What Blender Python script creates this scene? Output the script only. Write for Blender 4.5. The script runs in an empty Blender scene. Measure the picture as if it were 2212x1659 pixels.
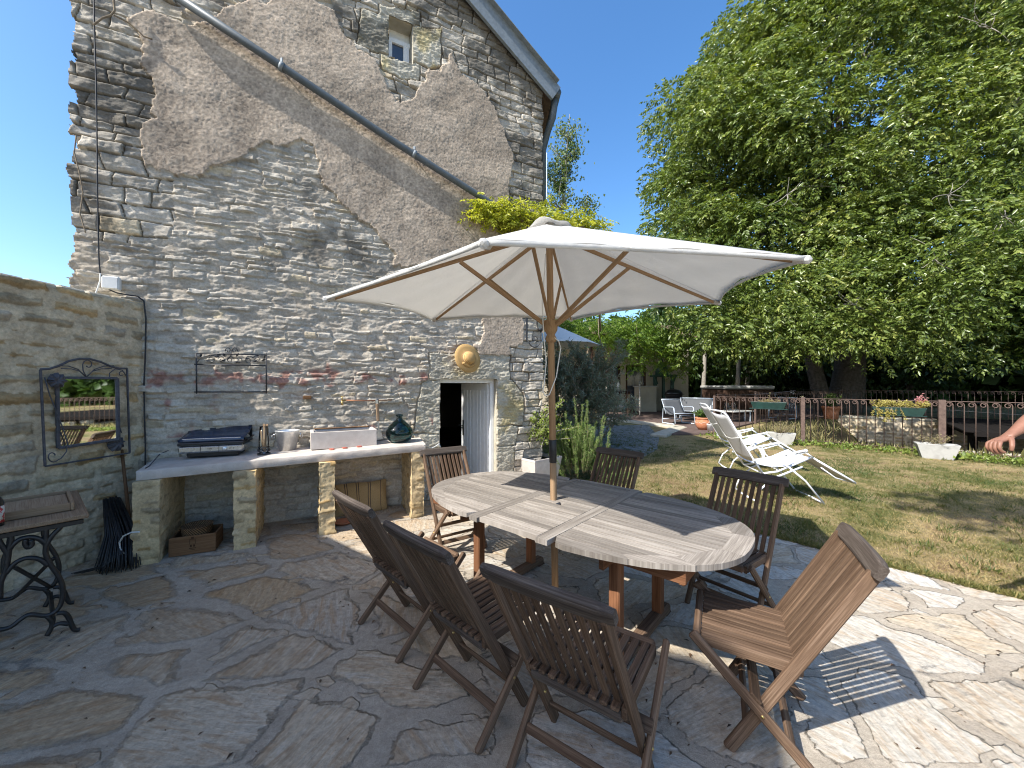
import bpy, bmesh, math, random
import numpy as np
from mathutils import Vector, Matrix

# ------------------------------------------------------------------ camera, sky, sun, exposure
scene = bpy.context.scene
COL = scene.collection
FPX, EYE, CU, CV = 831.0, 1.55, 1106.0, 829.5      # focal length (px of a 2212 px wide frame), eye height, principal point
cam_d = bpy.data.cameras.new("camera"); cam = bpy.data.objects.new("camera", cam_d); COL.objects.link(cam)
cam.location = (0, 0, EYE); cam.rotation_euler = (math.radians(90), 0, 0)
cam_d.sensor_width = 36; cam_d.lens = 36*FPX/2212; cam_d.clip_start = 0.05; cam_d.clip_end = 1000
scene.camera = cam

SUN_EL, SUN_HEAD = 45.0, 37.0                      # elevation; heading the light travels, from +X towards +Y
hd = math.radians(SUN_HEAD); el = math.radians(SUN_EL)
LDIR = Vector((math.cos(el)*math.cos(hd), math.cos(el)*math.sin(hd), -math.sin(el)))
world = bpy.data.worlds.new("World"); scene.world = world; world.use_nodes = True
wn = world.node_tree.nodes; bg = wn['Background']; sky = wn.new('ShaderNodeTexSky')
sky.sky_type = 'NISHITA'; sky.sun_disc = False
sky.sun_elevation = el; sky.sun_rotation = math.atan2(-LDIR.x, -LDIR.y)
sky.altitude = 300; sky.air_density = 1.0; sky.dust_density = 1.7; sky.ozone_density = 2.2
hs = wn.new('ShaderNodeHueSaturation'); hs.inputs['Saturation'].default_value = 1.25; hs.inputs['Value'].default_value = 1.0
world.node_tree.links.new(sky.outputs[0], hs.inputs['Color']); world.node_tree.links.new(hs.outputs[0], bg.inputs[0]); bg.inputs[1].default_value = 0.15
sun_d = bpy.data.lights.new("sun", 'SUN'); sun_d.energy = 4.2; sun_d.angle = math.radians(0.53); sun_d.color = (1.0, 0.972, 0.915)
sun = bpy.data.objects.new("sun", sun_d); COL.objects.link(sun)
sun.rotation_euler = LDIR.to_track_quat('-Z', 'Y').to_euler(); sun.location = (-8, -6, 14)
scene.view_settings.view_transform = 'Standard'; scene.view_settings.look = 'None'
scene.view_settings.exposure = 1.05; scene.view_settings.gamma = 1.0
try:
    scene.cycles.filter_width = 1.1; scene.cycles.use_denoising = True
    scene.cycles.max_bounces = 8; scene.cycles.transparent_max_bounces = 8
except Exception: pass

# ------------------------------------------------------------------ pixel <-> place helpers (survey of the place)
def P(u, v, Y): return Vector(((u-CU)/FPX*Y, Y, EYE-(v-CV)/FPX*Y))
def G(u, v, z=0.0):
    Y = (EYE-z)*FPX/(v-CV); return Vector(((u-CU)/FPX*Y, Y, z))
WA = math.radians(27.0)
WD = Vector((math.cos(WA), math.sin(WA), 0)); WM = Vector((-math.sin(WA), math.cos(WA), 0)); WO = Vector((-1.25, 5.06, 0))
def WT(u, v):                                      # pixel -> (t along house wall, z)
    k = (u-CU)/FPX
    t = (k*WO.y-WO.x)/(WD.x-k*WD.y); Y = WO.y+t*WD.y
    return t, EYE-(v-CV)/FPX*Y
def WP(t, z, off=0.0): return WO+WD*t-WM*off+Vector((0, 0, z))
def WX(u, v, off=0.0):
    t, z = WT(u, v); return WP(t, z, off)
LC = Vector((-3.661, 3.831, 0)); LE = Vector((-0.1, -0.995, 0)); LN = Vector((0.995, -0.1, 0))   # left wall: corner, run, normal
def LP(s, z, off=0.0): return LC+LE*s+LN*off+Vector((0, 0, z))
def LT(u, v):
    k = (u-CU)/FPX
    s = (k*LC.y-LC.x)/(LE.x-k*LE.y); Y = LC.y+s*LE.y
    return s, EYE-(v-CV)/FPX*Y
FD = Vector((0.743, -0.669, 0)); FN = Vector((0.669, 0.743, 0)); F0 = Vector((7.47, 9.87, 0))     # railing line
def FP(s, n=0.0, z=0.0): return F0+FD*s+FN*n+Vector((0, 0, z))
rnd = random.Random(7); RNG = np.random.default_rng(7)

# ------------------------------------------------------------------ materials
def nd(nt, t, ins=None, **at):
    n = nt.nodes.new(t)
    for k, v in at.items(): setattr(n, k, v)
    for k, v in (ins or {}).items():
        s = n.inputs[k]
        if isinstance(v, bpy.types.NodeSocket): nt.links.new(v, s)
        else: s.default_value = v
    return n
def newmat(name, rough=0.7, spec=0.3, metal=0.0):
    m = bpy.data.materials.new(name); m.use_nodes = True; nt = m.node_tree; b = nt.nodes['Principled BSDF']
    b.inputs['Roughness'].default_value = rough; b.inputs['Specular IOR Level'].default_value = spec; b.inputs['Metallic'].default_value = metal
    return m, nt, b
def ramp(nt, fac, stops, interp='LINEAR'):
    r = nd(nt, 'ShaderNodeValToRGB', {'Fac': fac}); e = r.color_ramp.elements; r.color_ramp.interpolation = interp
    while len(e) < len(stops): e.new(0.5)
    for i, (p, c) in enumerate(stops):
        e[i].position = p; e[i].color = (c[0], c[1], c[2], 1) if hasattr(c, '__len__') else (c, c, c, 1)
    return r.outputs[0]
def mix(nt, f, a, b, mode='MIX'):
    n = nt.nodes.new('ShaderNodeMix'); n.data_type = 'RGBA'; n.blend_type = mode
    for i, v in ((0, f), (6, a), (7, b)):
        s = n.inputs[i]
        if isinstance(v, bpy.types.NodeSocket): nt.links.new(v, s)
        else: s.default_value = (v[0], v[1], v[2], 1) if hasattr(v, '__len__') else v
    return n.outputs[2]
def math_(nt, op, a, b=0.5, clamp=False):
    n = nt.nodes.new('ShaderNodeMath'); n.operation = op; n.use_clamp = clamp
    for i, v in ((0, a), (1, b)):
        if isinstance(v, bpy.types.NodeSocket): nt.links.new(v, n.inputs[i])
        else: n.inputs[i].default_value = v
    return n.outputs[0]
def noise(nt, vec, sc, det=6, rough=0.6, out='Fac', dist=0.0):
    ins = {'Scale': sc, 'Detail': det, 'Roughness': rough, 'Distortion': dist}
    if vec is not None: ins['Vector'] = vec
    return nd(nt, 'ShaderNodeTexNoise', ins).outputs[out]
def bump(nt, b, h, strength=0.3, dist=0.01, prev=None):
    ins = {'Height': h, 'Strength': strength, 'Distance': dist}
    if prev is not None: ins['Normal'] = prev
    n = nd(nt, 'ShaderNodeBump', ins); nt.links.new(n.outputs[0], b.inputs['Normal']); return n.outputs[0]
def pos(nt): return nd(nt, 'ShaderNodeNewGeometry').outputs['Position']
def attr(nt, name): return nd(nt, 'ShaderNodeAttribute', attribute_name=name)
def objrand(nt): return nd(nt, 'ShaderNodeObjectInfo').outputs['Random']
def scaled(nt, vec, s, off=(0, 0, 0)):
    return nd(nt, 'ShaderNodeMapping', {'Vector': vec, 'Scale': s, 'Location': off}).outputs[0]

def mottled(name, c1, c2, sc=8, rough=0.8, spec=0.25, metal=0.0, bmp=0.15, bsc=60, bd=0.004, c3=None):
    m, nt, b = newmat(name, rough, spec, metal); p = pos(nt)
    f = noise(nt, p, sc, 8, 0.65)
    st = [(0.32, c1), (0.68, c2)] if c3 is None else [(0.3, c1), (0.55, c2), (0.72, c3)]
    nt.links.new(ramp(nt, f, st), b.inputs['Base Color'])
    if bmp: bump(nt, b, noise(nt, p, bsc, 5, 0.6), bmp, bd)
    return m
def wood(name, dark, mid, light, rough=0.85, spec=0.1, bmp=0.4, rndk=0.5):
    m, nt, b = newmat(name, rough, spec)
    g = attr(nt, 'gco').outputs['Vector']
    gs = scaled(nt, g, (4.0, 190, 190)); f = noise(nt, gs, 1.0, 6, 0.7, dist=0.4)
    f2 = noise(nt, scaled(nt, g, (1.6, 26, 26)), 1.0, 6, 0.7)
    ff = math_(nt, 'ADD', math_(nt, 'MULTIPLY', f, 0.6), math_(nt, 'MULTIPLY', f2, 0.4))
    c = ramp(nt, ff, [(0.34, dark), (0.5, mid), (0.66, light)])
    at = attr(nt, 'tint').outputs['Fac']
    k = math_(nt, 'ADD', math_(nt, 'MULTIPLY', at, rndk), 1-rndk/2)
    c = mix(nt, 1.0, c, nd(nt, 'ShaderNodeCombineColor', {0: k, 1: k, 2: k}).outputs[0], 'MULTIPLY')
    nt.links.new(c, b.inputs['Base Color']); bump(nt, b, f, bmp, 0.002)
    return m
def leafmat(name, dark, light, trans=0.35, rough=0.45, spec=0.35, yellow=None):
    m, nt, b = newmat(name, rough, spec)
    at = attr(nt, 'tint').outputs['Fac']
    st = [(0.0, dark), (0.85, light)] + ([(1.0, yellow)] if yellow else [])
    c = ramp(nt, at, st); nt.links.new(c, b.inputs['Base Color'])
    tr = nd(nt, 'ShaderNodeBsdfTranslucent', {'Color': mix(nt, 1.0, c, (1.5, 1.5, 0.6), 'MULTIPLY')})
    ms = nd(nt, 'ShaderNodeMixShader', {0: trans, 1: b.outputs[0], 2: tr.outputs[0]})
    nt.links.new(ms.outputs[0], nt.nodes['Material Output'].inputs['Surface'])
    return m
def plain(name, c, rough=0.5, spec=0.4, metal=0.0, var=0.12, sc=14):
    m, nt, b = newmat(name, rough, spec, metal)
    f = noise(nt, pos(nt), sc, 6, 0.65)
    lo = tuple(x*(1-var) for x in c); hi = tuple(min(1, x*(1+var)) for x in c)
    nt.links.new(ramp(nt, f, [(0.35, lo), (0.65, hi)]), b.inputs['Base Color'])
    r = math_(nt, 'ADD', math_(nt, 'MULTIPLY', noise(nt, pos(nt), sc*2.3, 4), 0.25), rough-0.12)
    nt.links.new(r, b.inputs['Roughness'])
    return m

M = {}
def stone_attr(name, bsc=130, bmp=0.35, bd=0.004):
    m, nt, b = newmat(name, 0.9, 0.15); p = pos(nt)
    c = attr(nt, 'Col').outputs['Color']
    f = noise(nt, p, 45, 8, 0.7); f2 = noise(nt, p, 7, 6, 0.6)
    k = ramp(nt, f, [(0.3, 0.72), (0.7, 1.22)]); c = mix(nt, 1.0, c, k, 'MULTIPLY')
    k2 = ramp(nt, f2, [(0.3, (0.86, 0.84, 0.82)), (0.7, (1.1, 1.09, 1.06))]); c = mix(nt, 1.0, c, k2, 'MULTIPLY')
    nt.links.new(c, b.inputs['Base Color'])
    bump(nt, b, noise(nt, p, bsc, 6, 0.7), bmp, bd)
    return m
M['wall'] = stone_attr('rubble_stone', 110, 0.6, 0.006)
M['wall_soft'] = stone_attr('lime_pointed_stone', 90, 0.3, 0.004)
M['teak'] = wood('weathered_teak', (0.05, 0.03, 0.019), (0.115, 0.072, 0.046), (0.215, 0.145, 0.098))
M['teak_grey'] = wood('grey_teak_top', (0.125, 0.106, 0.088), (0.235, 0.205, 0.175), (0.40, 0.36, 0.315), rndk=0.5)
M['teak_rail'] = wood('dark_grey_teak', (0.036, 0.027, 0.022), (0.085, 0.067, 0.055), (0.18, 0.15, 0.125))
M['teak_leg'] = wood('oiled_teak', (0.09, 0.038, 0.018), (0.19, 0.085, 0.042), (0.28, 0.14, 0.075))
M['bamboo'] = wood('parasol_wood', (0.20, 0.125, 0.07), (0.32, 0.205, 0.115), (0.40, 0.27, 0.16), bmp=0.15, rndk=0.2)
M['oldwood'] = wood('old_board', (0.16, 0.10, 0.06), (0.27, 0.18, 0.11), (0.36, 0.26, 0.17))
M['crate'] = wood('crate_pine', (0.09, 0.045, 0.022), (0.17, 0.088, 0.042), (0.24, 0.135, 0.07))
M['iron'] = plain('black_iron', (0.022, 0.022, 0.024), 0.5, 0.5, var=0.35, sc=40)
M['cast'] = plain('cast_iron', (0.014, 0.013, 0.013), 0.42, 0.5, var=0.4, sc=40)
M['greyiron'] = plain('grey_iron', (0.075, 0.072, 0.08), 0.6, 0.4, var=0.3, sc=30)
M['rust'] = mottled('rusty_rail', (0.07, 0.045, 0.036), (0.145, 0.098, 0.078), 20, 0.75, 0.3, bmp=0.3, bsc=120, bd=0.002)
M['white'] = plain('white_paint', (0.78, 0.78, 0.76), 0.4, 0.4, var=0.05)
M['whitealu'] = plain('white_tube', (0.72, 0.73, 0.76), 0.35, 0.5, var=0.06)
M['zinc'] = plain('zinc_sheet', (0.21, 0.235, 0.25), 0.6, 0.3, 0.2, var=0.15, sc=18)
M['pipe'] = plain('grey_pipe', (0.085, 0.10, 0.108), 0.45, 0.4, var=0.12, sc=9)
M['blackplastic'] = plain('black_plastic', (0.012, 0.012, 0.013), 0.35, 0.5)
M['cable'] = plain('cable', (0.02, 0.02, 0.022), 0.55, 0.4)
M['whiteplastic'] = plain('white_plastic', (0.7, 0.7, 0.67), 0.4, 0.4, var=0.06)
M['sling'] = plain('grey_sling', (0.075, 0.078, 0.082), 0.7, 0.3, var=0.08, sc=60)
M['alu'] = plain('pale_alu', (0.5, 0.55, 0.6), 0.35, 0.5, 0.4)
M['terracotta'] = mottled('terracotta', (0.42, 0.15, 0.07), (0.55, 0.23, 0.12), 12, 0.75, 0.25)
M['concrete'] = mottled('pale_concrete', (0.42, 0.37, 0.33), (0.58, 0.53, 0.48), 6, 0.85, 0.2, bmp=0.3, bsc=80)
M['fibro'] = mottled('pale_fibre_cement', (0.31, 0.30, 0.275), (0.40, 0.39, 0.36), 7, 0.85, 0.2, bmp=0.2, bsc=80, c3=(0.36, 0.35, 0.325))
M['sandstone'] = mottled('pink_sandstone', (0.45, 0.385, 0.33), (0.58, 0.51, 0.445), 9, 0.9, 0.15, bmp=0.6, bsc=70, bd=0.006)
M['dressed'] = mottled('dressed_limestone', (0.36, 0.32, 0.24), (0.5, 0.46, 0.37), 7, 0.92, 0.15, bmp=0.8, bsc=60, bd=0.01)
M['greenbox'] = plain('green_plastic', (0.009, 0.032, 0.026), 0.4, 0.5, var=0.3, sc=9)
M['soil'] = mottled('soil', (0.03, 0.02, 0.014), (0.07, 0.05, 0.035), 30, 0.95, 0.1)
M['bark'] = mottled('walnut_bark', (0.07, 0.06, 0.05), (0.16, 0.14, 0.12), 9, 0.95, 0.1, bmp=0.9, bsc=22, bd=0.03)
M['palebark'] = mottled('pale_bark', (0.2, 0.18, 0.15), (0.36, 0.33, 0.28), 12, 0.9, 0.15)
M['twig'] = mottled('twig', (0.16, 0.12, 0.08), (0.3, 0.24, 0.17), 25, 0.9, 0.1)
M['render'] = mottled('cream_render', (0.38, 0.335, 0.255), (0.45, 0.40, 0.31), 3, 0.9, 0.15)
M['tile'] = mottled('old_roof_tile', (0.13, 0.09, 0.07), (0.24, 0.17, 0.13), 14, 0.9, 0.15, bmp=0.5, bsc=30, bd=0.01)
M['darkwood'] = wood('dark_joinery', (0.025, 0.015, 0.01), (0.06, 0.035, 0.024), (0.09, 0.055, 0.04))
M['steel'] = plain('brushed_steel', (0.55, 0.55, 0.55), 0.3, 0.5, 1.0, var=0.1, sc=30)
M['silver'] = plain('aluminium', (0.75, 0.75, 0.74), 0.38, 0.5, 0.75, var=0.12, sc=22)
M['brass'] = plain('brass', (0.55, 0.38, 0.14), 0.35, 0.5, 1.0)
M['copper'] = plain('copper_pipe', (0.28, 0.13, 0.07), 0.45, 0.5, 0.7)
M['darkgreen'] = plain('green_cast_iron', (0.02, 0.06, 0.045), 0.5, 0.4, var=0.3)
M['skin'] = plain('skin', (0.24, 0.115, 0.075), 0.5, 0.35, var=0.08, sc=40)
M['cloth_navy'] = plain('navy_cotton', (0.03, 0.045, 0.09), 0.85, 0.15)
M['cloth_tan'] = plain('tan_cotton', (0.3, 0.24, 0.16), 0.85, 0.15)
M['hair'] = plain('brown_hair', (0.05, 0.03, 0.02), 0.6, 0.3)
M['interior'] = plain('unlit_interior', (0.05, 0.045, 0.04), 0.95, 0.05)
M['leaf_walnut'] = leafmat('walnut_leaf', (0.048, 0.084, 0.014), (0.185, 0.235, 0.05), 0.3, 0.34, 0.5, yellow=(0.28, 0.30, 0.08))
M['leaf_dark'] = leafmat('dark_leaf', (0.018, 0.04, 0.01), (0.055, 0.10, 0.022), 0.25)
M['leaf_mid'] = leafmat('hedge_leaf', (0.03, 0.07, 0.014), (0.09, 0.15, 0.03), 0.3)
M['leaf_poplar'] = leafmat('poplar_leaf', (0.08, 0.12, 0.05), (0.18, 0.23, 0.11), 0.35)
M['leaf_vine'] = leafmat('wisteria_leaf', (0.05, 0.11, 0.014), (0.16, 0.24, 0.028), 0.4)
M['leaf_yellow'] = leafmat('young_wisteria_leaf', (0.22, 0.26, 0.02), (0.48, 0.48, 0.06), 0.4)
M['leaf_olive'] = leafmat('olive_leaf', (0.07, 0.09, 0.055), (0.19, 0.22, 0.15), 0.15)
M['leaf_olive_sunlit'] = leafmat('sunlit_olive_leaf', (0.16, 0.19, 0.12), (0.36, 0.38, 0.29), 0.2)  # paler copy of the olive leaf, sunlight put into the colour
M['leaf_rosemary'] = leafmat('rosemary_leaf', (0.06, 0.125, 0.028), (0.22, 0.31, 0.085), 0.25)
M['leaf_shrub'] = leafmat('shrub_leaf', (0.09, 0.14, 0.025), (0.25, 0.30, 0.07), 0.35)
M['leaf_dry'] = leafmat('dry_weed', (0.14, 0.13, 0.05), (0.34, 0.29, 0.13), 0.3)
M['leaf_succ'] = leafmat('succulent_leaf', (0.22, 0.2, 0.04), (0.42, 0.36, 0.10), 0.3)
M['petal'] = leafmat('pink_petal', (0.45, 0.16, 0.2), (0.65, 0.3, 0.33), 0.3)
M['grassblade'] = leafmat('grass_blade', (0.06, 0.095, 0.02), (0.24, 0.20, 0.075), 0.25, yellow=(0.42, 0.32, 0.16))
def canvas():
    m, nt, b = newmat('cream_canvas', 0.85, 0.1); p = pos(nt)
    f = noise(nt, p, 5, 6, 0.6); fw = noise(nt, p, 320, 3, 0.7)
    c = mix(nt, 1.0, ramp(nt, f, [(0.3, (0.73, 0.715, 0.68)), (0.7, (0.80, 0.785, 0.75))]), ramp(nt, fw, [(0.3, 0.9), (0.7, 1.05)]), 'MULTIPLY')
    nt.links.new(c, b.inputs['Base Color'])
    tr = nd(nt, 'ShaderNodeBsdfTranslucent', {'Color': (0.74, 0.73, 0.70, 1)})
    ms = nd(nt, 'ShaderNodeMixShader', {0: 0.45, 1: b.outputs[0], 2: tr.outputs[0]})
    nt.links.new(ms.outputs[0], nt.nodes['Material Output'].inputs['Surface'])
    w = math_(nt, 'ADD', noise(nt, p, 7, 4, 0.55), math_(nt, 'MULTIPLY', fw, 0.06)); bump(nt, b, w, 0.5, 0.03)
    return m
M['canvas'] = canvas()
def glassmat(name, col, rough=0.0, tint=1.0):
    m, nt, b = newmat(name, rough, 0.5); b.inputs['Base Color'].default_value = (*col, 1)
    b.inputs['Transmission Weight'].default_value = tint; b.inputs['IOR'].default_value = 1.45
    return m
M['demijohn'] = glassmat('blue_green_glass', (0.10, 0.24, 0.25), 0.02)
def thin_glass():
    m, nt, b = newmat('clear_glass', 0.02, 0.5); b.inputs['Base Color'].default_value = (0.85, 0.9, 0.88, 1)
    tr = nd(nt, 'ShaderNodeBsdfTransparent', {'Color': (0.93, 0.96, 0.95, 1)}); gl = nd(nt, 'ShaderNodeBsdfGlossy', {'Roughness': 0.03})
    f = nd(nt, 'ShaderNodeLayerWeight', {'Blend': 0.25}).outputs['Fresnel']
    ms = nd(nt, 'ShaderNodeMixShader', {0: f, 1: tr.outputs[0], 2: gl.outputs[0]}); nt.links.new(ms.outputs[0], nt.nodes['Material Output'].inputs['Surface']); return m
M['glass'] = thin_glass()
M['shade_black'] = plain('shade_black_timber', (0.012, 0.010, 0.009), 0.9, 0.1)  # base colour taken near black to stand in for shade on the sluice
M['pane'] = plain('window_pane', (0.05, 0.06, 0.08), 0.06, 0.8, var=0.05)
m, nt, b = newmat('mirror_silver', 0.02, 0.5, 1.0); b.inputs['Base Color'].default_value = (0.9, 0.92, 0.91, 1); M['mirror'] = m
def straw():
    m, nt, b = newmat('straw', 0.8, 0.2); g = attr(nt, 'gco').outputs['Vector']
    f = nd(nt, 'ShaderNodeTexWave', {'Vector': g, 'Scale': 40.0, 'Distortion': 1.5}).outputs['Fac']
    nt.links.new(ramp(nt, f, [(0.1, (0.36, 0.2, 0.07)), (0.7, (0.6, 0.4, 0.17))]), b.inputs['Base Color']); bump(nt, b, f, 0.5, 0.004); return m
M['straw'] = straw()
def wicker():
    m, nt, b = newmat('wicker', 0.7, 0.25); g = attr(nt, 'gco').outputs['Vector']
    f = nd(nt, 'ShaderNodeTexWave', {'Vector': g, 'Scale': 22.0, 'Distortion': 1.0}, bands_direction='DIAGONAL').outputs['Fac']
    nt.links.new(ramp(nt, f, [(0.1, (0.06, 0.03, 0.015)), (0.7, (0.26, 0.15, 0.07))]), b.inputs['Base Color']); bump(nt, b, f, 0.8, 0.01); return m
M['wicker'] = wicker()
def burlap():
    m, nt, b = newmat('striped_hessian', 0.95, 0.1); g = attr(nt, 'gco').outputs['Vector']
    x = nd(nt, 'ShaderNodeSeparateXYZ', {0: g}).outputs[0]
    st = [(0.0, 0), (0.185, 1), (0.20, 0), (0.225, 1), (0.24, 0), (0.40, 1), (0.415, 0), (0.44, 1), (0.455, 0), (0.62, 1), (0.635, 0), (0.66, 1), (0.675, 0), (0.86, 1), (0.875, 0)]
    s = ramp(nt, x, st, 'CONSTANT')
    f = noise(nt, pos(nt), 140, 3, 0.7)
    c = ramp(nt, f, [(0.3, (0.33, 0.22, 0.10)), (0.7, (0.48, 0.34, 0.17))])
    nt.links.new(mix(nt, s, c, (0.10, 0.07, 0.055)), b.inputs['Base Color']); bump(nt, b, f, 0.4, 0.003); return m
M['burlap'] = burlap()
# ------------------------------------------------------------------ mesh builder and object helpers
MAT_W = {}                                         # world matrix of every thing
class MB:
    def __init__(s): s.v = []; s.f = []; s.g = []; s.t = []; s.sm = []
    def add(s, vs, fs, g=None, tint=None, smooth=False):
        o = len(s.v); s.v += [tuple(x) for x in vs]
        s.g += list(g) if g is not None else [tuple(x) for x in vs]
        s.t += [rnd.random() if tint is None else tint]*len(vs) if not isinstance(tint, list) else tint
        s.f += [tuple(i+o for i in f) for f in fs]; s.sm += [smooth]*len(fs); return s
    def bar(s, a, b, w, h, side=None, ch=0.004, tint=None, w2=None, h2=None):
        a = Vector(a); b = Vector(b); ax = b-a; L = ax.length; ax = ax/L
        side = Vector(side) if side is not None else (Vector((0, 0, 1)).cross(ax) if abs(ax.z) < 0.95 else Vector((1, 0, 0)))
        side = (side-ax*side.dot(ax)).normalized(); up = ax.cross(side)
        w2 = w if w2 is None else w2; h2 = h if h2 is None else h2
        ch = min(ch, L*0.3, w*0.3, h*0.3); vs = []; g = []; ro = rnd.random()*50
        for d, ins, W_, H_ in ((0, ch, w, h), (ch, 0, w, h), (L-ch, 0, w2, h2), (L, ch, w2, h2)):
            hw, hh = W_/2-ins, H_/2-ins
            for x, y in ((-hw+ch, -hh), (hw-ch, -hh), (hw, -hh+ch), (hw, hh-ch), (hw-ch, hh), (-hw+ch, hh), (-hw, hh-ch), (-hw, -hh+ch)):
                vs.append(a+ax*d+side*x+up*y); g.append((d+ro, x+ro, y+ro*0.7))
        fs = [tuple(range(7, -1, -1)), tuple(range(24, 32))]
        for r in range(3):
            for i in range(8):
                j = (i+1) % 8; fs.append((r*8+i, r*8+j, r*8+8+j, r*8+8+i))
        return s.add(vs, fs, g, tint)
    def box(s, c, size, xdir=(1, 0, 0), ch=0.004, tint=None, zdir=None):
        c = Vector(c); x = Vector(xdir).normalized()
        side = Vector((0, 0, 1)).cross(x) if abs(x.z) < 0.95 else Vector((0, 1, 0))
        return s.bar(c-x*size[0]/2, c+x*size[0]/2, size[1], size[2], side, ch, tint)
    def tube(s, pts, r, n=8, cap=True, closed=False, tint=None, smooth=True):
        pts = [Vector(p) for p in pts]; m = len(pts); rs = r if hasattr(r, '__len__') else [r]*m
        T = []
        for i in range(m):
            a = pts[i-1] if (i > 0 or closed) else pts[i]; b = pts[(i+1) % m] if (i < m-1 or closed) else pts[i]
            d = b-a; T.append(d.normalized() if d.length > 1e-9 else Vector((0, 0, 1)))
        up = Vector((0, 0, 1)) if abs(T[0].z) < 0.9 else Vector((1, 0, 0))
        x = T[0].cross(up).normalized(); vs = []; g = []; L = 0; ro = rnd.random()*50
        for i in range(m):
            x = x-T[i]*x.dot(T[i]); x = x.normalized() if x.length > 1e-6 else T[i].orthogonal().normalized()
            y = T[i].cross(x)
            if i: L += (pts[i]-pts[i-1]).length
            for k in range(n):
                a = 2*math.pi*k/n; vs.append(pts[i]+(x*math.cos(a)+y*math.sin(a))*rs[i]); g.append((L+ro, math.cos(a)*rs[i]+ro, math.sin(a)*rs[i]))
        fs = []
        for i in range(m if closed else m-1):
            i2 = (i+1) % m
            for k in range(n):
                k2 = (k+1) % n; fs.append((i*n+k, i*n+k2, i2*n+k2, i2*n+k))
        if cap and not closed: fs += [tuple(range(n-1, -1, -1)), tuple(range((m-1)*n, m*n))]
        return s.add(vs, fs, g, tint, smooth)
    def lathe(s, prof, o=(0, 0, 0), n=24, axis=(0, 0, 1), sq=1.0, smooth=True, tint=None):
        o = Vector(o); ax = Vector(axis).normalized(); x = ax.orthogonal().normalized()
        if abs(ax.z) > 0.99: x = Vector((1, 0, 0))
        y = ax.cross(x); vs = []; g = []
        for r, z in prof:
            for k in range(n):
                a = 2*math.pi*k/n; vs.append(o+ax*z+(x*math.cos(a)+y*math.sin(a)*sq)*r); g.append((r, a/6.2832, z))
        fs = []
        for i in range(len(prof)-1):
            for k in range(n):
                k2 = (k+1) % n; fs.append((i*n+k, i*n+k2, (i+1)*n+k2, (i+1)*n+k))
        if prof[0][0] > 1e-4: fs.append(tuple(range(n-1, -1, -1)))
        if prof[-1][0] > 1e-4: fs.append(tuple(range((len(prof)-1)*n, len(prof)*n)))
        return s.add(vs, fs, g, tint, smooth)
    def ball(s, c, r, sc=(1, 1, 1), n=12, tint=None):
        prof = [(max(1e-5, math.sin(math.pi*i/n)), -math.cos(math.pi*i/n)) for i in range(n+1)]
        vs = []; c = Vector(c)
        t = MB(); t.lathe(prof, n=n*2)
        vs = [(c.x+v[0]*r*sc[0], c.y+v[1]*r*sc[1], c.z+v[2]*r*sc[2]) for v in t.v]
        return s.add(vs, t.f, None, tint, True)
    def prism(s, poly, d, tint=None, g=None):      # poly: list of 3-D points (planar), d: extrude vector
        n = len(poly); d = Vector(d); vs = [Vector(p) for p in poly]+[Vector(p)+d for p in poly]
        fs = [tuple(range(n-1, -1, -1)), tuple(range(n, 2*n))]+[(i, (i+1) % n, n+(i+1) % n, n+i) for i in range(n)]
        return s.add(vs, fs, (g+g) if g else None, tint)
    def sheet(s, rows, smooth=True, tint=None, g=None):   # grid of points
        m, n = len(rows), len(rows[0]); vs = [p for r in rows for p in r]
        fs = [(i*n+j, i*n+j+1, (i+1)*n+j+1, (i+1)*n+j) for i in range(m-1) for j in range(n-1)]
        return s.add(vs, fs, g, tint, smooth)
    def build(s, name, mat, parent=None, fix=True, solid=0.0):
        me = bpy.data.meshes.new(name)
        inv = None
        if parent is not None:
            r = parent
            while r.parent is not None: r = r.parent
            inv = MAT_W[r.name].inverted() if r.name in MAT_W else None
        vs = [tuple(inv @ Vector(v)) for v in s.v] if inv is not None else s.v
        me.from_pydata(vs, [], s.f)
        a = me.attributes.new('gco', 'FLOAT_VECTOR', 'POINT'); a.data.foreach_set('vector', np.array(s.g, dtype=np.float32).ravel())
        a = me.attributes.new('tint', 'FLOAT', 'POINT'); a.data.foreach_set('value', np.array(s.t, dtype=np.float32))
        me.polygons.foreach_set('use_smooth', s.sm)
        if fix:
            bm = bmesh.new(); bm.from_mesh(me); bmesh.ops.recalc_face_normals(bm, faces=bm.faces); bm.to_mesh(me); bm.free()
        me.materials.append(mat if not isinstance(mat, str) else M[mat]); me.update()
        o = bpy.data.objects.new(name, me); COL.objects.link(o)
        if parent is not None: o.parent = parent
        else: MAT_W[o.name] = Matrix.Identity(4)
        if solid:
            md = o.modifiers.new('thick', 'SOLIDIFY'); md.thickness = solid; md.offset = 0
        return o
def setp(o, label=None, cat=None, group=None, kind=None):
    if label: o['label'] = label
    if cat: o['category'] = cat
    if group: o['group'] = group
    if kind: o['kind'] = kind
    return o
def thing(name, label, cat, loc=(0, 0, 0), rz=0.0, group=None):
    o = bpy.data.objects.new(name, None); COL.objects.link(o); o.location = loc; o.rotation_euler = (0, 0, rz); o.empty_display_size = 0.1
    MAT_W[o.name] = Matrix.Translation(Vector(loc)) @ Matrix.Rotation(rz, 4, 'Z')
    return setp(o, label, cat, group)
KIDS = {}
def copy_tree(o, parent=None):
    c = o.copy(); COL.objects.link(c)
    if parent is not None: c.parent = parent
    for ch in [x for x in bpy.data.objects if x.parent == o]: copy_tree(ch, c)
    return c
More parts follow.
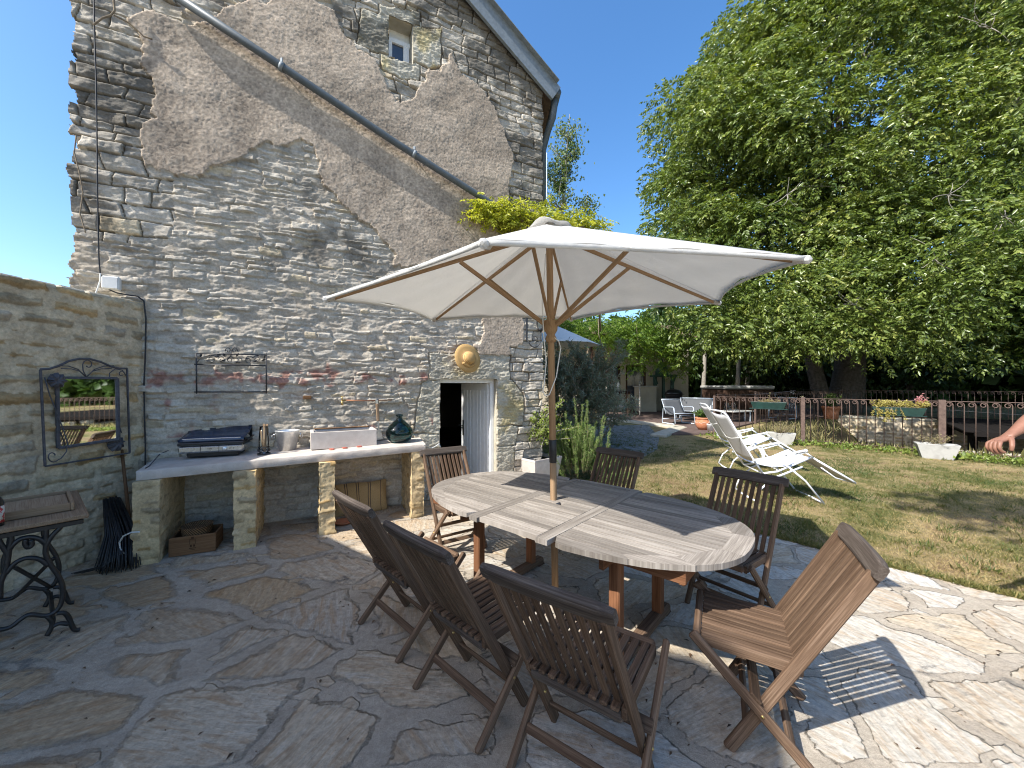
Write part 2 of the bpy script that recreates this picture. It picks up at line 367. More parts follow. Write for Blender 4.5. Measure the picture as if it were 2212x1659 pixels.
def array_mesh(name, V, Fq, mat, parent=None, attrs=None, smooth=False, tri=False):
    """fast mesh from numpy arrays; Fq: (n,3) or (n,4) faces"""
    me = bpy.data.meshes.new(name); V = np.asarray(V, dtype=np.float64)
    if parent is not None:
        r = parent
        while r.parent is not None: r = r.parent
        if r.name in MAT_W:
            A = np.array(MAT_W[r.name].inverted()); V = V @ A[:3, :3].T+A[:3, 3]
    k = Fq.shape[1]
    me.vertices.add(len(V)); me.vertices.foreach_set('co', V.astype(np.float32).ravel())
    me.loops.add(Fq.size); me.loops.foreach_set('vertex_index', Fq.astype(np.int32).ravel())
    me.polygons.add(len(Fq)); me.polygons.foreach_set('loop_start', np.arange(0, Fq.size, k, dtype=np.int32))
    try: me.polygons.foreach_set('loop_total', np.full(len(Fq), k, dtype=np.int32))
    except Exception: pass
    if smooth: me.polygons.foreach_set('use_smooth', np.ones(len(Fq), dtype=bool))
    for nm, (ty, dat) in (attrs or {}).items():
        a = me.attributes.new(nm, ty, 'POINT'); key = {'FLOAT': 'value', 'FLOAT_VECTOR': 'vector', 'FLOAT_COLOR': 'color'}[ty]
        a.data.foreach_set(key, np.asarray(dat, dtype=np.float32).ravel())
    me.materials.append(M[mat] if isinstance(mat, str) else mat); me.update(); me.validate()
    o = bpy.data.objects.new(name, me); COL.objects.link(o)
    if parent is not None: o.parent = parent
    else: MAT_W[o.name] = Matrix.Identity(4)
    return o

# ------------------------------------------------------------------ numpy noise and stone patterns
def vnoise(x, y, seed):
    r = np.random.default_rng(seed); tab = r.random((256, 256))
    xi = np.floor(x).astype(int); yi = np.floor(y).astype(int); fx = x-xi; fy = y-yi
    fx = fx*fx*(3-2*fx); fy = fy*fy*(3-2*fy)
    a = tab[xi % 256, yi % 256]; b = tab[(xi+1) % 256, yi % 256]; c = tab[xi % 256, (yi+1) % 256]; d = tab[(xi+1) % 256, (yi+1) % 256]
    return (a*(1-fx)+b*fx)*(1-fy)+(c*(1-fx)+d*fx)*fy-0.5
def fbm(x, y, sc, oct=4, seed=0, gain=0.55):
    s = 0; a = 1; f = sc
    for o in range(oct): s = s+a*vnoise(x*f+o*17.3, y*f+o*9.1, seed+o); a *= gain; f *= 2.03
    return s
def sstep(a, b, x):
    t = np.clip((x-a)/(b-a), 0, 1); return t*t*(3-2*t)
def courses(t, z, seed, hmin, hmax, wmin, wmax, warp=0.02, zmax=8.0, jx=0.35):
    """irregular coursed rubble: returns stone id, distance to the joint, course index"""
    r = np.random.default_rng(seed)
    zz = z+fbm(t, z, 1.1, 3, seed+1)*warp*2+fbm(t, z, 6, 3, seed+2)*warp
    tt = t+fbm(t, z, 5, 3, seed+3)*warp*1.2
    hs = []; tot = -0.5
    while tot < zmax+0.5: h = r.uniform(hmin, hmax); hs.append(tot); tot += h
    hs = np.array(hs+[tot]); ci = np.clip(np.searchsorted(hs, zz)-1, 0, len(hs)-2)
    dz = np.minimum(zz-hs[ci], hs[ci+1]-zz)
    ids = np.zeros(t.shape, dtype=int); dx = np.full(t.shape, 9.0); T0 = t.min()-1; T1 = t.max()+1; base = 0
    for c in range(len(hs)-1):
        mk = ci == c
        ch = hs[c+1]-hs[c]; xs = [T0-r.uniform(0, wmax)]
        while xs[-1] < T1: xs.append(xs[-1]+r.uniform(wmin, wmax)*(0.6+0.5*ch/hmax)+(r.random() < 0.12)*wmax*0.5)
        xs = np.array(xs)
        if mk.any():
            x = tt[mk]+(zz[mk]-hs[c])*r.uniform(-jx, jx); k = np.clip(np.searchsorted(xs, x)-1, 0, len(xs)-2)
            dx[mk] = np.minimum(x-xs[k], xs[k+1]-x); ids[mk] = base+k
        base += len(xs)
    return ids, np.minimum(dz, dx), ci
def inpoly(x, y, poly):
    r = np.zeros(x.shape, dtype=bool); n = len(poly); j = n-1
    for i in range(n):
        xi, yi = poly[i]; xj, yj = poly[j]
        c = ((yi > y) != (yj > y)) & (x < (xj-xi)*(y-yi)/((yj-yi) if abs(yj-yi) > 1e-9 else 1e-9)+xi)
        r ^= c; j = i
    return r
def gridfaces(n, m):
    i, j = np.meshgrid(np.arange(n-1), np.arange(m-1), indexing='ij')
    a = (i*m+j).ravel(); return np.stack([a, a+m, a+m+1, a+1], 1)

# ------------------------------------------------------------------ leaves
def leaf_arrays(c, d, size, wid, tint, fold=0.25, rng=RNG, nrm=None):
    """c base points, d unit directions, size lengths; folded diamond leaves -> verts, tris, tint"""
    n = len(c); r = rng.normal(size=(n, 3)) if nrm is None else nrm+rng.normal(size=(n, 3))*0.35
    s = np.cross(d, r); s /= np.linalg.norm(s, axis=1, keepdims=True)+1e-9; u = np.cross(s, d)
    L = size[:, None]; W = (size*wid)[:, None]
    tip = c+d*L-u*L*0.12; mid = c+d*L*0.45
    l = mid+s*W*0.5+u*W*fold; rr = mid-s*W*0.5+u*W*fold
    V = np.stack([c, l, tip, rr], 1).reshape(-1, 3)
    b = np.arange(n)[:, None]*4; F = np.concatenate([b+np.array([[0, 1, 2]]), b+np.array([[0, 2, 3]])], 1).reshape(-1, 3)
    return V, F, np.repeat(tint, 4)
class Leaves:
    def __init__(s): s.V = []; s.F = []; s.T = []; s.n = 0
    def add(s, c, d, size, wid=0.45, tint=None, fold=0.25, nrm=None):
        c = np.asarray(c, float); d = np.asarray(d, float); d = d/(np.linalg.norm(d, axis=1, keepdims=True)+1e-9)
        size = np.full(len(c), size) if np.isscalar(size) else size
        tint = RNG.random(len(c)) if tint is None else tint
        V, F, T = leaf_arrays(c, d, size, wid, tint, fold, nrm=nrm)
        s.V.append(V); s.F.append(F+s.n); s.T.append(T); s.n += len(V); return s
    def compound(s, c, d, L, nl=7, lf=0.13, wid=0.42, tint=None):
        """pinnate leaves: a drooping rachis with paired leaflets"""
        c = np.asarray(c, float); n = len(c); d = d/(np.linalg.norm(d, axis=1, keepdims=True)+1e-9)
        side = np.cross(d, np.array([0, 0, 1.0])+RNG.normal(size=(n, 3))*0.3); side /= np.linalg.norm(side, axis=1, keepdims=True)+1e-9
        tint = RNG.random(n) if tint is None else tint
        for k in range(nl):
            if k == nl-1: f = 1.0; sd = 0
            else: f = 0.35+0.6*(k//2)/max(1, nl//2-1 if nl > 3 else 1)*0.95; sd = 1 if k % 2 else -1
            b = c+d*(L*f)[:, None]+np.array([0, 0, -1.0])*(L*f*f*0.35)[:, None]
            dd = d*(0.45 if sd else 1.0)+side*sd*0.9+np.array([0, 0, -0.55])+RNG.normal(size=(n, 3))*0.18
            s.add(b, dd, lf*(0.75+0.5*RNG.random(n)), wid, np.clip(tint+RNG.normal(size=n)*0.12, 0, 1))
        return s
    def build(s, name, mat, parent=None):
        return array_mesh(name, np.concatenate(s.V), np.concatenate(s.F), mat, parent, {'tint': ('FLOAT', np.concatenate(s.T))})
def ellip_pts(c, r, n, up=0.25, inner=0.35):
    """points spread through an ellipsoid, denser near its outside and its top"""
    d = RNG.normal(size=(n, 3)); d[:, 2] += up; d /= np.linalg.norm(d, axis=1, keepdims=True)
    k = (inner+(1-inner)*RNG.random(n)**0.5)[:, None]
    return np.asarray(c)+d*np.asarray(r)*k, d
def curve(a, b, sag=0.0, n=8, wob=0.0, up=None):
    a = Vector(a); b = Vector(b); out = []
    w1 = Vector((rnd.uniform(-1, 1), rnd.uniform(-1, 1), rnd.uniform(-0.4, 0.4)))*wob
    for i in range(n+1):
        f = i/n; p = a.lerp(b, f); k = math.sin(math.pi*f); p = p+Vector((0, 0, -sag*k))+w1*k
        if up: p.z += up*(f**0.6-f)
        out.append(p)
    return out
def spiral(c, r0, r1, a0, a1, ex, ez, n=16):
    c = Vector(c); ex = Vector(ex); ez = Vector(ez)
    return [c+(ex*math.cos(a0+(a1-a0)*i/n)+ez*math.sin(a0+(a1-a0)*i/n))*(r0+(r1-r0)*i/n) for i in range(n+1)]
# ------------------------------------------------------------------ ground
def fdn(d, n, z=0.0): return FD*d+FN*n+Vector((0, 0, z))
FNo = F0.dot(FN)                                   # n of the railing line (about 12.3)
def lawn_mat():
    m, nt, b = newmat('dry_lawn', 0.95, 0.1); p = pos(nt)
    f = noise(nt, p, 0.55, 5, 0.6, dist=0.4); f2 = noise(nt, p, 3.2, 6, 0.65); f3 = noise(nt, scaled(nt, p, (60, 60, 60)), 1, 4, 0.7)
    a = math_(nt, 'ADD', math_(nt, 'MULTIPLY', f, 0.55), math_(nt, 'MULTIPLY', f2, 0.45))
    c = ramp(nt, a, [(0.38, (0.085, 0.105, 0.03)), (0.46, (0.17, 0.155, 0.06)), (0.52, (0.33, 0.255, 0.13)), (0.62, (0.22, 0.145, 0.08))])
    c = mix(nt, 1.0, c, ramp(nt, f3, [(0.25, 0.5), (0.75, 1.4)]), 'MULTIPLY')
    nt.links.new(c, b.inputs['Base Color']); bump(nt, b, math_(nt, 'ADD', f3, f2), 0.8, 0.03); return m
def patio_mat():
    m, nt, b = newmat('crazy_paving', 0.88, 0.2); p = pos(nt)
    w1 = noise(nt, p, 1.7, 2, 0.5, 'Color'); w2 = noise(nt, p, 14, 5, 0.65, 'Color')
    def shift(vec, w, k):
        s = nd(nt, 'ShaderNodeVectorMath', {0: w, 1: (0.5, 0.5, 0.5)}, operation='SUBTRACT').outputs[0]
        s = nd(nt, 'ShaderNodeVectorMath', {0: s, 'Scale': k}, operation='SCALE').outputs[0]
        return nd(nt, 'ShaderNodeVectorMath', {0: vec, 1: s}, operation='ADD').outputs[0]
    rot = nd(nt, 'ShaderNodeMapping', {'Vector': p, 'Rotation': (0, 0, math.radians(33)), 'Scale': (1.65, 2.45, 1)}).outputs[0]
    q = shift(shift(rot, w1, 0.75), w2, 0.13)
    de = nd(nt, 'ShaderNodeTexVoronoi', {'Vector': q, 'Scale': 1.0, 'Randomness': 1.0}, feature='DISTANCE_TO_EDGE', voronoi_dimensions='2D').outputs['Distance']
    ce = nd(nt, 'ShaderNodeTexVoronoi', {'Vector': q, 'Scale': 1.0, 'Randomness': 1.0}, feature='F1', voronoi_dimensions='2D').outputs['Color']
    sx = nd(nt, 'ShaderNodeSeparateXYZ', {0: p}); rr = nd(nt, 'ShaderNodeSeparateColor', {0: ce})
    wide = noise(nt, p, 0.9, 3, 0.6); fine = noise(nt, p, 34, 7, 0.72); coarse = noise(nt, p, 9, 6, 0.65)
    left = nd(nt, 'ShaderNodeMapRange', {0: sx.outputs[0], 1: 0.0, 2: -2.2, 3: 0.0, 4: 1.0}).outputs[0]
    thr = math_(nt, 'ADD', math_(nt, 'ADD', math_(nt, 'MULTIPLY', wide, 0.08), 0.0), math_(nt, 'ADD', math_(nt, 'MULTIPLY', left, 0.03), math_(nt, 'MULTIPLY', math_(nt, 'POWER', rr.outputs[2], 2.0), 0.12)))
    de2 = math_(nt, 'ADD', math_(nt, 'ADD', de, math_(nt, 'MULTIPLY', math_(nt, 'SUBTRACT', fine, 0.5), 0.06)), math_(nt, 'MULTIPLY', math_(nt, 'SUBTRACT', coarse, 0.5), math_(nt, 'ADD', 0.05, math_(nt, 'MULTIPLY', left, 0.16))))
    dd = math_(nt, 'SUBTRACT', de2, thr)
    soft = math_(nt, 'ADD', 0.010, math_(nt, 'MULTIPLY', left, 0.05))
    msk = nd(nt, 'ShaderNodeMapRange', {0: dd, 1: math_(nt, 'MULTIPLY', soft, -0.4), 2: soft, 3: 0, 4: 1}).outputs[0]
    # chips of stone set in the mortar
    q2 = shift(nd(nt, 'ShaderNodeMapping', {'Vector': p, 'Rotation': (0, 0, 0.9), 'Scale': (8, 12, 1)}).outputs[0], w2, 0.7)
    d2 = nd(nt, 'ShaderNodeTexVoronoi', {'Vector': q2, 'Scale': 1.0}, feature='DISTANCE_TO_EDGE', voronoi_dimensions='2D').outputs['Distance']
    c2_ = nd(nt, 'ShaderNodeSeparateColor', {0: nd(nt, 'ShaderNodeTexVoronoi', {'Vector': q2, 'Scale': 1.0}, feature='F1', voronoi_dimensions='2D').outputs['Color']})
    chip = math_(nt, 'MULTIPLY', nd(nt, 'ShaderNodeMapRange', {0: d2, 1: 0.10, 2: 0.16, 3: 0, 4: 1}).outputs[0], math_(nt, 'GREATER_THAN', c2_.outputs[1], 0.83))
    msk2 = math_(nt, 'MAXIMUM', msk, math_(nt, 'MULTIPLY', chip, 0.8))
    base = ramp(nt, rr.outputs[0], [(0.0, (0.58, 0.53, 0.45)), (0.22, (0.47, 0.385, 0.28)), (0.4, (0.60, 0.57, 0.51)), (0.58, (0.54, 0.45, 0.33)), (0.75, (0.62, 0.58, 0.50)), (0.9, (0.50, 0.47, 0.42)), (1.0, (0.56, 0.47, 0.35))])
    # bedding streaks run a different way in every stone
    pv = nd(nt, 'ShaderNodeVectorRotate', {'Vector': p, 'Angle': math_(nt, 'MULTIPLY', rr.outputs[1], 6.0)}, rotation_type='Z_AXIS').outputs[0]
    st = noise(nt, nd(nt, 'ShaderNodeMapping', {'Vector': pv, 'Scale': (3.2, 15, 1)}).outputs[0], 1.2, 8, 0.72, dist=1.0)
    st2 = noise(nt, nd(nt, 'ShaderNodeMapping', {'Vector': pv, 'Scale': (7, 50, 1)}).outputs[0], 1.0, 6, 0.7, dist=0.6)
    base = mix(nt, ramp(nt, st, [(0.47, 0.0), (0.62, 0.65)]), base, (0.43, 0.30, 0.18))
    base = mix(nt, ramp(nt, st, [(0.30, 0.85), (0.43, 0.0)]), base, (0.63, 0.61, 0.56))
    dirt = nd(nt, 'ShaderNodeMapRange', {0: math_(nt, 'ADD', sx.outputs[0], noise(nt, p, 1.4, 3)), 1: 0.9, 2: -1.6, 3: 0.0, 4: 1.0}).outputs[0]
    base = mix(nt, dirt, base, mix(nt, 1.0, base, (0.84, 0.73, 0.60), 'MULTIPLY'))
    stone = mix(nt, 1.0, base, ramp(nt, fine, [(0.28, 0.66), (0.7, 1.18)]), 'MULTIPLY'); stone = mix(nt, 1.0, stone, ramp(nt, st2, [(0.3, 0.8), (0.65, 1.1)]), 'MULTIPLY')
    grain = noise(nt, p, 230, 3, 0.8); blot = noise(nt, p, 3.3, 6, 0.65)
    mort = mix(nt, 1.0, ramp(nt, blot, [(0.3, (0.34, 0.285, 0.22)), (0.7, (0.48, 0.415, 0.33))]), ramp(nt, grain, [(0.3, 0.68), (0.7, 1.28)]), 'MULTIPLY')
    mort = mix(nt, 1.0, mort, ramp(nt, fine, [(0.3, 0.78), (0.7, 1.12)]), 'MULTIPLY')
    blk = noise(nt, p, 4.2, 8, 0.78); blk2 = noise(nt, p, 0.8, 3, 0.5)
    lich = ramp(nt, math_(nt, 'ADD', math_(nt, 'MULTIPLY', blk, 0.6), math_(nt, 'MULTIPLY', blk2, 0.4)), [(0.57, 0.0), (0.63, 0.8)])
    c = mix(nt, msk2, mort, stone); c = mix(nt, lich, c, mix(nt, fine, (0.05, 0.047, 0.042), (0.22, 0.21, 0.19)))
    # dark crevice where stone meets the joint
    crev = nd(nt, 'ShaderNodeMapRange', {0: math_(nt, 'ABSOLUTE', dd), 1: 0.0, 2: 0.012, 3: 1.0, 4: 0.0}).outputs[0]
    crev = math_(nt, 'MULTIPLY', math_(nt, 'MULTIPLY', crev, ramp(nt, coarse, [(0.45, 0.0), (0.6, 0.75)])), math_(nt, 'SUBTRACT', 1.0, math_(nt, 'MULTIPLY', left, 0.8)))
    c = mix(nt, crev, c, (0.09, 0.075, 0.055))
    nt.links.new(c, b.inputs['Base Color'])
    h = math_(nt, 'ADD', math_(nt, 'MULTIPLY', msk2, 0.7), math_(nt, 'ADD', math_(nt, 'MULTIPLY', coarse, 0.8), math_(nt, 'ADD', math_(nt, 'MULTIPLY', st2, math_(nt, 'MULTIPLY', msk2, 0.35)), math_(nt, 'ADD', math_(nt, 'MULTIPLY', fine, 0.35), math_(nt, 'MULTIPLY', grain, 0.14)))))
    bump(nt, b, h, 1.0, 0.022); return m
M['lawn'] = lawn_mat(); M['patio'] = patio_mat()
LAWN_END = FNo+0.45
def flat(name, poly, z, mat, kind='structure', thick=None):
    mb = MB()
    if thick: mb.prism([Vector((p[0], p[1], z-thick)) for p in poly], (0, 0, thick))
    else: mb.add([Vector((p[0], p[1], z)) for p in poly], [tuple(range(len(poly)))])
    o = mb.build(name, mat); setp(o, kind=kind)
    if not thick:
        me = o.data
        if me.polygons[0].normal.z < 0: me.flip_normals()
    return o
CH_L0, CH_L1, CH_FAR = -2.6, -0.7, 23.2
g = MB(); B_ = 300
g.add([fdn(-B_, -B_), fdn(B_, -B_), fdn(B_, LAWN_END), fdn(CH_L0, LAWN_END), fdn(-B_, LAWN_END)], [(0, 1, 2, 3, 4)])
g.add([fdn(-B_, LAWN_END), fdn(CH_L0, LAWN_END), fdn(CH_L0-0.1, 18.3), fdn(CH_L1, CH_FAR), fdn(-B_, CH_FAR)], [(0, 1, 2, 3, 4)])
g.add([fdn(-B_, CH_FAR), fdn(CH_L1, CH_FAR), fdn(B_, CH_FAR), fdn(B_, B_), fdn(-B_, B_)], [(0, 1, 2, 3, 4)])
lawn = g.build('lawn', 'lawn'); setp(lawn, kind='structure')
if lawn.data.polygons[0].normal.z < 0: lawn.data.flip_normals()
# sunken millrace beyond the railing
g = MB()
def strip(a, b, z0, z1, n=10):
    rows = []
    for i in range(7):
        f = i/6; rows.append([a.lerp(b, j/n)+Vector((0, 0, z1+(z0-z1)*f)) for j in range(n+1)])
    return rows
g.sheet(strip(fdn(CH_L0, LAWN_END), fdn(40, LAWN_END), -1.7, 0))
lb = [fdn(CH_L0, LAWN_END), fdn(CH_L0-0.1, 18.3), fdn(CH_L1, CH_FAR)]
for a, b_ in ((lb[0], lb[1]), (lb[1], lb[2])):
    rows = strip(a, b_, -1.7, 0)
    for i, r in enumerate(rows):
        for p in r: p += FD*(i/6*1.5); 
    g.sheet(rows)
setp(g.build('terrain', 'lawn'), kind='structure')
m, nt, b = newmat('still_water', 0.05, 0.5); b.inputs['Base Color'].default_value = (0.012, 0.018, 0.012, 1)
bump(nt, b, noise(nt, pos(nt), 3, 4), 0.1, 0.02); M['water'] = m
flat('water', [fdn(CH_L0-0.5, LAWN_END), fdn(40, LAWN_END), fdn(40, CH_FAR), fdn(CH_L0-0.5, CH_FAR)], -1.4, 'water')
# patio
PA, PB = G(1662, 1159), G(2212, 1298); pdv = (PB-PA).normalized()
patio_poly = [PA-pdv*2.9, PB+pdv*8, Vector((-1, -8, 0)), Vector((-7, -5, 0)), Vector((-5.2, 4.2, 0)), WP(-3.2, 0, -0.4), WP(1.75, 0, -0.4)]
flat('patio', patio_poly, 0.006, 'patio')
# cobble patch in the lawn
def cobble_mat():
    m, nt, b = newmat('cobbles', 0.9, 0.2); p = pos(nt)
    q = scaled(nt, p, (4.5, 9, 1)); ww = noise(nt, p, 3, 3, 0.5, 'Color'); q = nd(nt, 'ShaderNodeVectorMath', {0: q, 1: ww}, operation='ADD').outputs[0]
    de = nd(nt, 'ShaderNodeTexVoronoi', {'Vector': q, 'Scale': 1.0}, feature='DISTANCE_TO_EDGE', voronoi_dimensions='2D').outputs['Distance']
    f = noise(nt, p, 2.0, 5, 0.7); k = ramp(nt, math_(nt, 'ADD', de, math_(nt, 'MULTIPLY', math_(nt, 'SUBTRACT', f, 0.5), 0.6)), [(0.05, 0.0), (0.12, 1.0)])
    c = mix(nt, k, (0.06, 0.08, 0.025), ramp(nt, noise(nt, p, 9, 6), [(0.3, (0.16, 0.16, 0.16)), (0.7, (0.3, 0.3, 0.3))]))
    nt.links.new(c, b.inputs['Base Color']); bump(nt, b, k, 0.8, 0.03); return m
M['cobble'] = cobble_mat()
flat('path', [G(1268, 920), G(1400, 918), G(1424, 945), G(1420, 972), G(1385, 990), G(1300, 990), G(1262, 955)], 0.008, 'cobble')
# deck terrace with its pale kerb
deck_poly = [G(1322, 903, 0.05), G(1470, 917, 0.05), fdn(-4.4, 11.6), fdn(-3.4, 12.6), fdn(-2.95, 18.3), fdn(-0.85, 23.2), fdn(-2, 30), fdn(-14, 26), G(1290, 894, 0.05)]
M['deck'] = mottled('brown_deck', (0.085, 0.06, 0.05), (0.15, 0.105, 0.088), 5, 0.85, 0.2, bmp=0.3, bsc=50)
flat('terrace', deck_poly, 0.055, 'deck', thick=0.12)
kp = MB(); kk = [G(1300, 902), G(1322, 908), G(1400, 917), G(1470, 926), fdn(-4.35, 11.2)]
for a, b_ in zip(kk, kk[1:]): kp.bar(a+Vector((0, 0, 0.03)), b_+Vector((0, 0, 0.03)), 0.45, 0.10, ch=0.02)
setp(kp.build('kerb', 'dressed'), kind='structure')

# ------------------------------------------------------------------ stone house
HOUSE = thing('stone_house', 'tall stone farmhouse gable with patchy brown render and a diagonal drainpipe', 'house', WP(-0.66, 0))
TL, TR = WT(147, 600)[0], WT(1170, 600)[0]
T_EAVE, Z_EAVE = WT(1176, 197)
RS = 0.66; T_RIDGE = (TL+TR)/2; Z_RIDGE = Z_EAVE+(T_EAVE-T_RIDGE)*RS
def roofz(t): return Z_RIDGE-np.abs(t-T_RIDGE)*RS
D0, D1, DZ = WT(950, 900)[0], WT(1071, 900)[0], WT(1010, 818)[1]
w0, w1 = WT(839, 90)[0], WT(891, 90)[0]; wz1, wz0 = WT(865, 46)[1], WT(865, 134)[1]
def wpoly(pts): return [WT(u, v) for u, v in pts]
def c1(x, y): return (x*0.33333*0.9996, y/3.0*0.9996)          # close-up coordinates -> survey pixels
def c2(x, y): return (737.3+x/3.0, y/3.0)
plaster = [c1(*p) for p in ((820, 130), (1000, 95), (1200, 165), (1380, 180), (1390, 140), (1500, 60), (1640, 20), (1740, 40), (1790, 5), (2000, 10), (2160, 100))] + \
          [c2(*p) for p in ((0, 200), (100, 330), (230, 430), (290, 560), (330, 650), (380, 680), (470, 650), (520, 560), (560, 460), (640, 470), (700, 350), (780, 490), (870, 560), (960, 650), (1000, 760), (1060, 900), (1110, 1040), (1085, 1180), (1080, 1320), (1000, 1480), (1000, 1720), (350, 1730), (330, 1630), (270, 1560), (180, 1450), (60, 1390), (0, 1320))] + \
          [c1(*p) for p in ((2140, 1220), (2060, 1130), (2070, 1020), (1980, 930), (1850, 950), (1700, 960), (1500, 1060), (1380, 1100), (1330, 1150), (1200, 1150), (960, 1100), (940, 1030), (930, 870), (1000, 760), (980, 700), (1020, 640), (1000, 560), (950, 500), (920, 420), (940, 300), (880, 200))]
plaster2 = [(1042, 640), (1132, 640), (1128, 742), (1102, 746), (1101, 771), (1030, 768), (1022, 748), (1040, 722)]
blocks = [[(928, 763), (1100, 768), (1100, 822), (928, 822)], [(910, 826), (950, 822), (950, 936), (893, 934), (900, 880)], [(893, 938), (950, 938), (950, 975), (915, 972), (890, 955)],
          [(1072, 822), (1105, 822), (1128, 850), (1130, 880), (1128, 918), (1072, 918)], [(1072, 921), (1118, 921), (1112, 960), (1072, 962)], [(1072, 964), (1108, 964), (1112, 1060), (1072, 1060)],
          [c2(*p) for p in ((130, 70), (300, 110), (300, 360), (200, 340), (100, 290))], [c2(*p) for p in ((460, 190), (640, 200), (640, 440), (560, 450), (460, 400))],
          [c2(*p) for p in ((250, 40), (500, 90), (510, 180), (300, 140), (240, 100))], [c2(*p) for p in ((255, 365), (500, 430), (500, 530), (380, 520), (260, 460))]]
def house_wall():
    res = 0.0092
    nt_ = int((TR-TL+0.06)/res); nz = int(7.45/res)
    t = TL-0.04+np.arange(nt_)*res; z = -0.06+np.arange(nz)*res
    T, Z = np.meshgrid(t, z, indexing='ij')
    Tw = T+fbm(T, Z, 9, 4, 50)*0.06; Zw = Z+fbm(T, Z, 9, 4, 60)*0.06
    pl = inpoly(Tw, Zw, wpoly(plaster)) | inpoly(Tw, Zw, wpoly(plaster2))
    ids, d, ci = courses(T, Z, 11, 0.042, 0.105, 0.10, 0.36, 0.024)
    ids2, d2, _ = courses(T, Z, 23, 0.075, 0.17, 0.16, 0.42, 0.016)
    # large dry-laid quoins: the left corner above the junction and the right corner
    zl = 3.05+fbm(T, Z, 2, 2, 33)*0.25
    quo = ((T < TL+0.75+fbm(T, Z, 1.5, 2, 31)*0.2) & (Z > zl)) | ((T > TR-0.95-np.clip(Z-3, 0, 9)*0.02) & (Z > 1.6)) | (Z > 4.55+0.0*T) & (T > -0.9) | ((T > WT(1105, 850)[0]))
    ids = np.where(quo, ids2+5000, ids); d = np.where(quo, d2, d)
    r = np.random.default_rng(5); N = ids.max()+1
    prot = r.uniform(-1, 1, N); tx = r.uniform(-1, 1, N); tz = r.uniform(-1, 1, N); tone = r.uniform(0, 1, N); warm = r.uniform(0, 1, N)
    blk = np.full(T.shape, -1)
    for i, b_ in enumerate(blocks): blk[inpoly(T+fbm(T, Z, 12, 2, 70)*0.02, Z+fbm(T, Z, 12, 2, 71)*0.02, wpoly(b_))] = i
    grv = np.zeros(T.shape, bool)
    for i, b_ in enumerate(blocks):
        bw = wpoly(b_); cx_ = sum(q[0] for q in bw)/len(bw); cz_ = sum(q[1] for q in bw)/len(bw); big = []
        for q in bw:
            dl = math.hypot(q[0]-cx_, q[1]-cz_); k_ = (dl+0.022)/dl; big.append((cx_+(q[0]-cx_)*k_, cz_+(q[1]-cz_)*k_))
        grv |= inpoly(T+fbm(T, Z, 12, 2, 70)*0.02, Z+fbm(T, Z, 12, 2, 71)*0.02, big)
    grv &= blk < 0
    f_lo = fbm(T, Z, 3.2, 4, 80); f_md = fbm(T*0.5, Z*1.35, 14, 4, 81); f_hi = fbm(T*0.7, Z*1.5, 40, 3, 82)
    ridge = np.abs(fbm(T*0.55, Z*1.6, 8, 4, 90))
    edge = sstep(0.0, 0.013, d)
    hs = 0.016*edge+prot[ids]*0.010+f_md*0.011+f_hi*0.005-ridge*0.018+0.012
    hs = hs+(tx[ids]*0.05*(f_lo)+tz[ids]*0.01*f_md)
    # slanting cleft faces
    ph = (T*np.cos(tx[ids]*1.2)*7+Z*11*(0.6+0.6*prot[ids]))+tone[ids]*9
    hs = hs+0.007*(np.abs((ph % 2)-1)-0.5)*edge
    zone = sstep(0.0, 0.3, np.where(quo, -1.0, 1.0)*0.3)
    mort_b = 0.017+f_lo*0.012+f_md*0.015+f_hi*0.005
    mort_a = -0.018+f_md*0.01
    hm = np.where(quo, mort_a, mort_b)
    jw = np.where(quo, 0.004, 0.010)
    hs = np.where(d < jw, -1.0, hs)
    ismort = hm > hs
    h = np.maximum(hs, hm)
    bmask = blk >= 0
    h = np.where(bmask, 0.026+f_md*0.012+f_hi*0.012+(r.uniform(-1, 1, 40)[np.clip(blk, 0, 39)])*0.004, h)
    hp = 0.048+f_lo*0.009+f_md*0.0028+fbm(T, Z, 55, 3, 95)*0.003
    h = np.where(pl & ~bmask, hp, h); ismort &= ~bmask & ~pl
    h = np.where(grv & ~pl, -0.006+f_md*0.006, h); ismort |= grv & ~pl
    h = np.where(pl & bmask & (Z > 3), 0.045+f_md*0.012+f_hi*0.012, h)
    # slow bulges of an old wall
    h = h+fbm(T, Z, 0.55, 2, 99)*0.02
    # colours
    C = np.zeros(T.shape+(3,))
    st = np.array([0.47, 0.425, 0.355])[None, None]*(0.78+0.42*tone[ids])[..., None]
    wmk = (warm[ids] > 0.94)[..., None]; st = np.where(wmk, st*np.array([1.08, 1.0, 0.84]), st)
    mo = np.array([0.46, 0.40, 0.32])[None, None]*(1+0.35*f_md)[..., None]
    mo = np.where(quo[..., None], mo*np.array([0.5, 0.46, 0.42]), mo)
    C = np.where(ismort[..., None], mo, st)
    C = np.where((pl & ~bmask)[..., None], np.array([0.43, 0.35, 0.27])[None, None]*(1+0.35*f_lo+0.55*fbm(T, Z, 55, 3, 95))[..., None], C)
    dr = np.array([0.45, 0.415, 0.335]); C = np.where(bmask[..., None], dr*(1+0.3*f_lo+0.3*f_md)[..., None], C)
    yel = sstep(0.1, 0.5, fbm(T, Z, 4, 3, 120))[..., None]; C = np.where(bmask[..., None], C*(1-yel*np.array([0.05, 0.13, 0.38])), C)
    # lichen-dark weathering up under the verge and on the left corner
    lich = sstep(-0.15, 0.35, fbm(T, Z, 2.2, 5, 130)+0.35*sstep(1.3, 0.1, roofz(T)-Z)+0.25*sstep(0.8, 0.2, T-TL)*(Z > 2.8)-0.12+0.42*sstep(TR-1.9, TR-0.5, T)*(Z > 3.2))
    lich = lich*np.where(pl, 0.35, 1.0)*sstep(2.2, 3.4, Z); C = C*(1-0.62*lich[..., None])
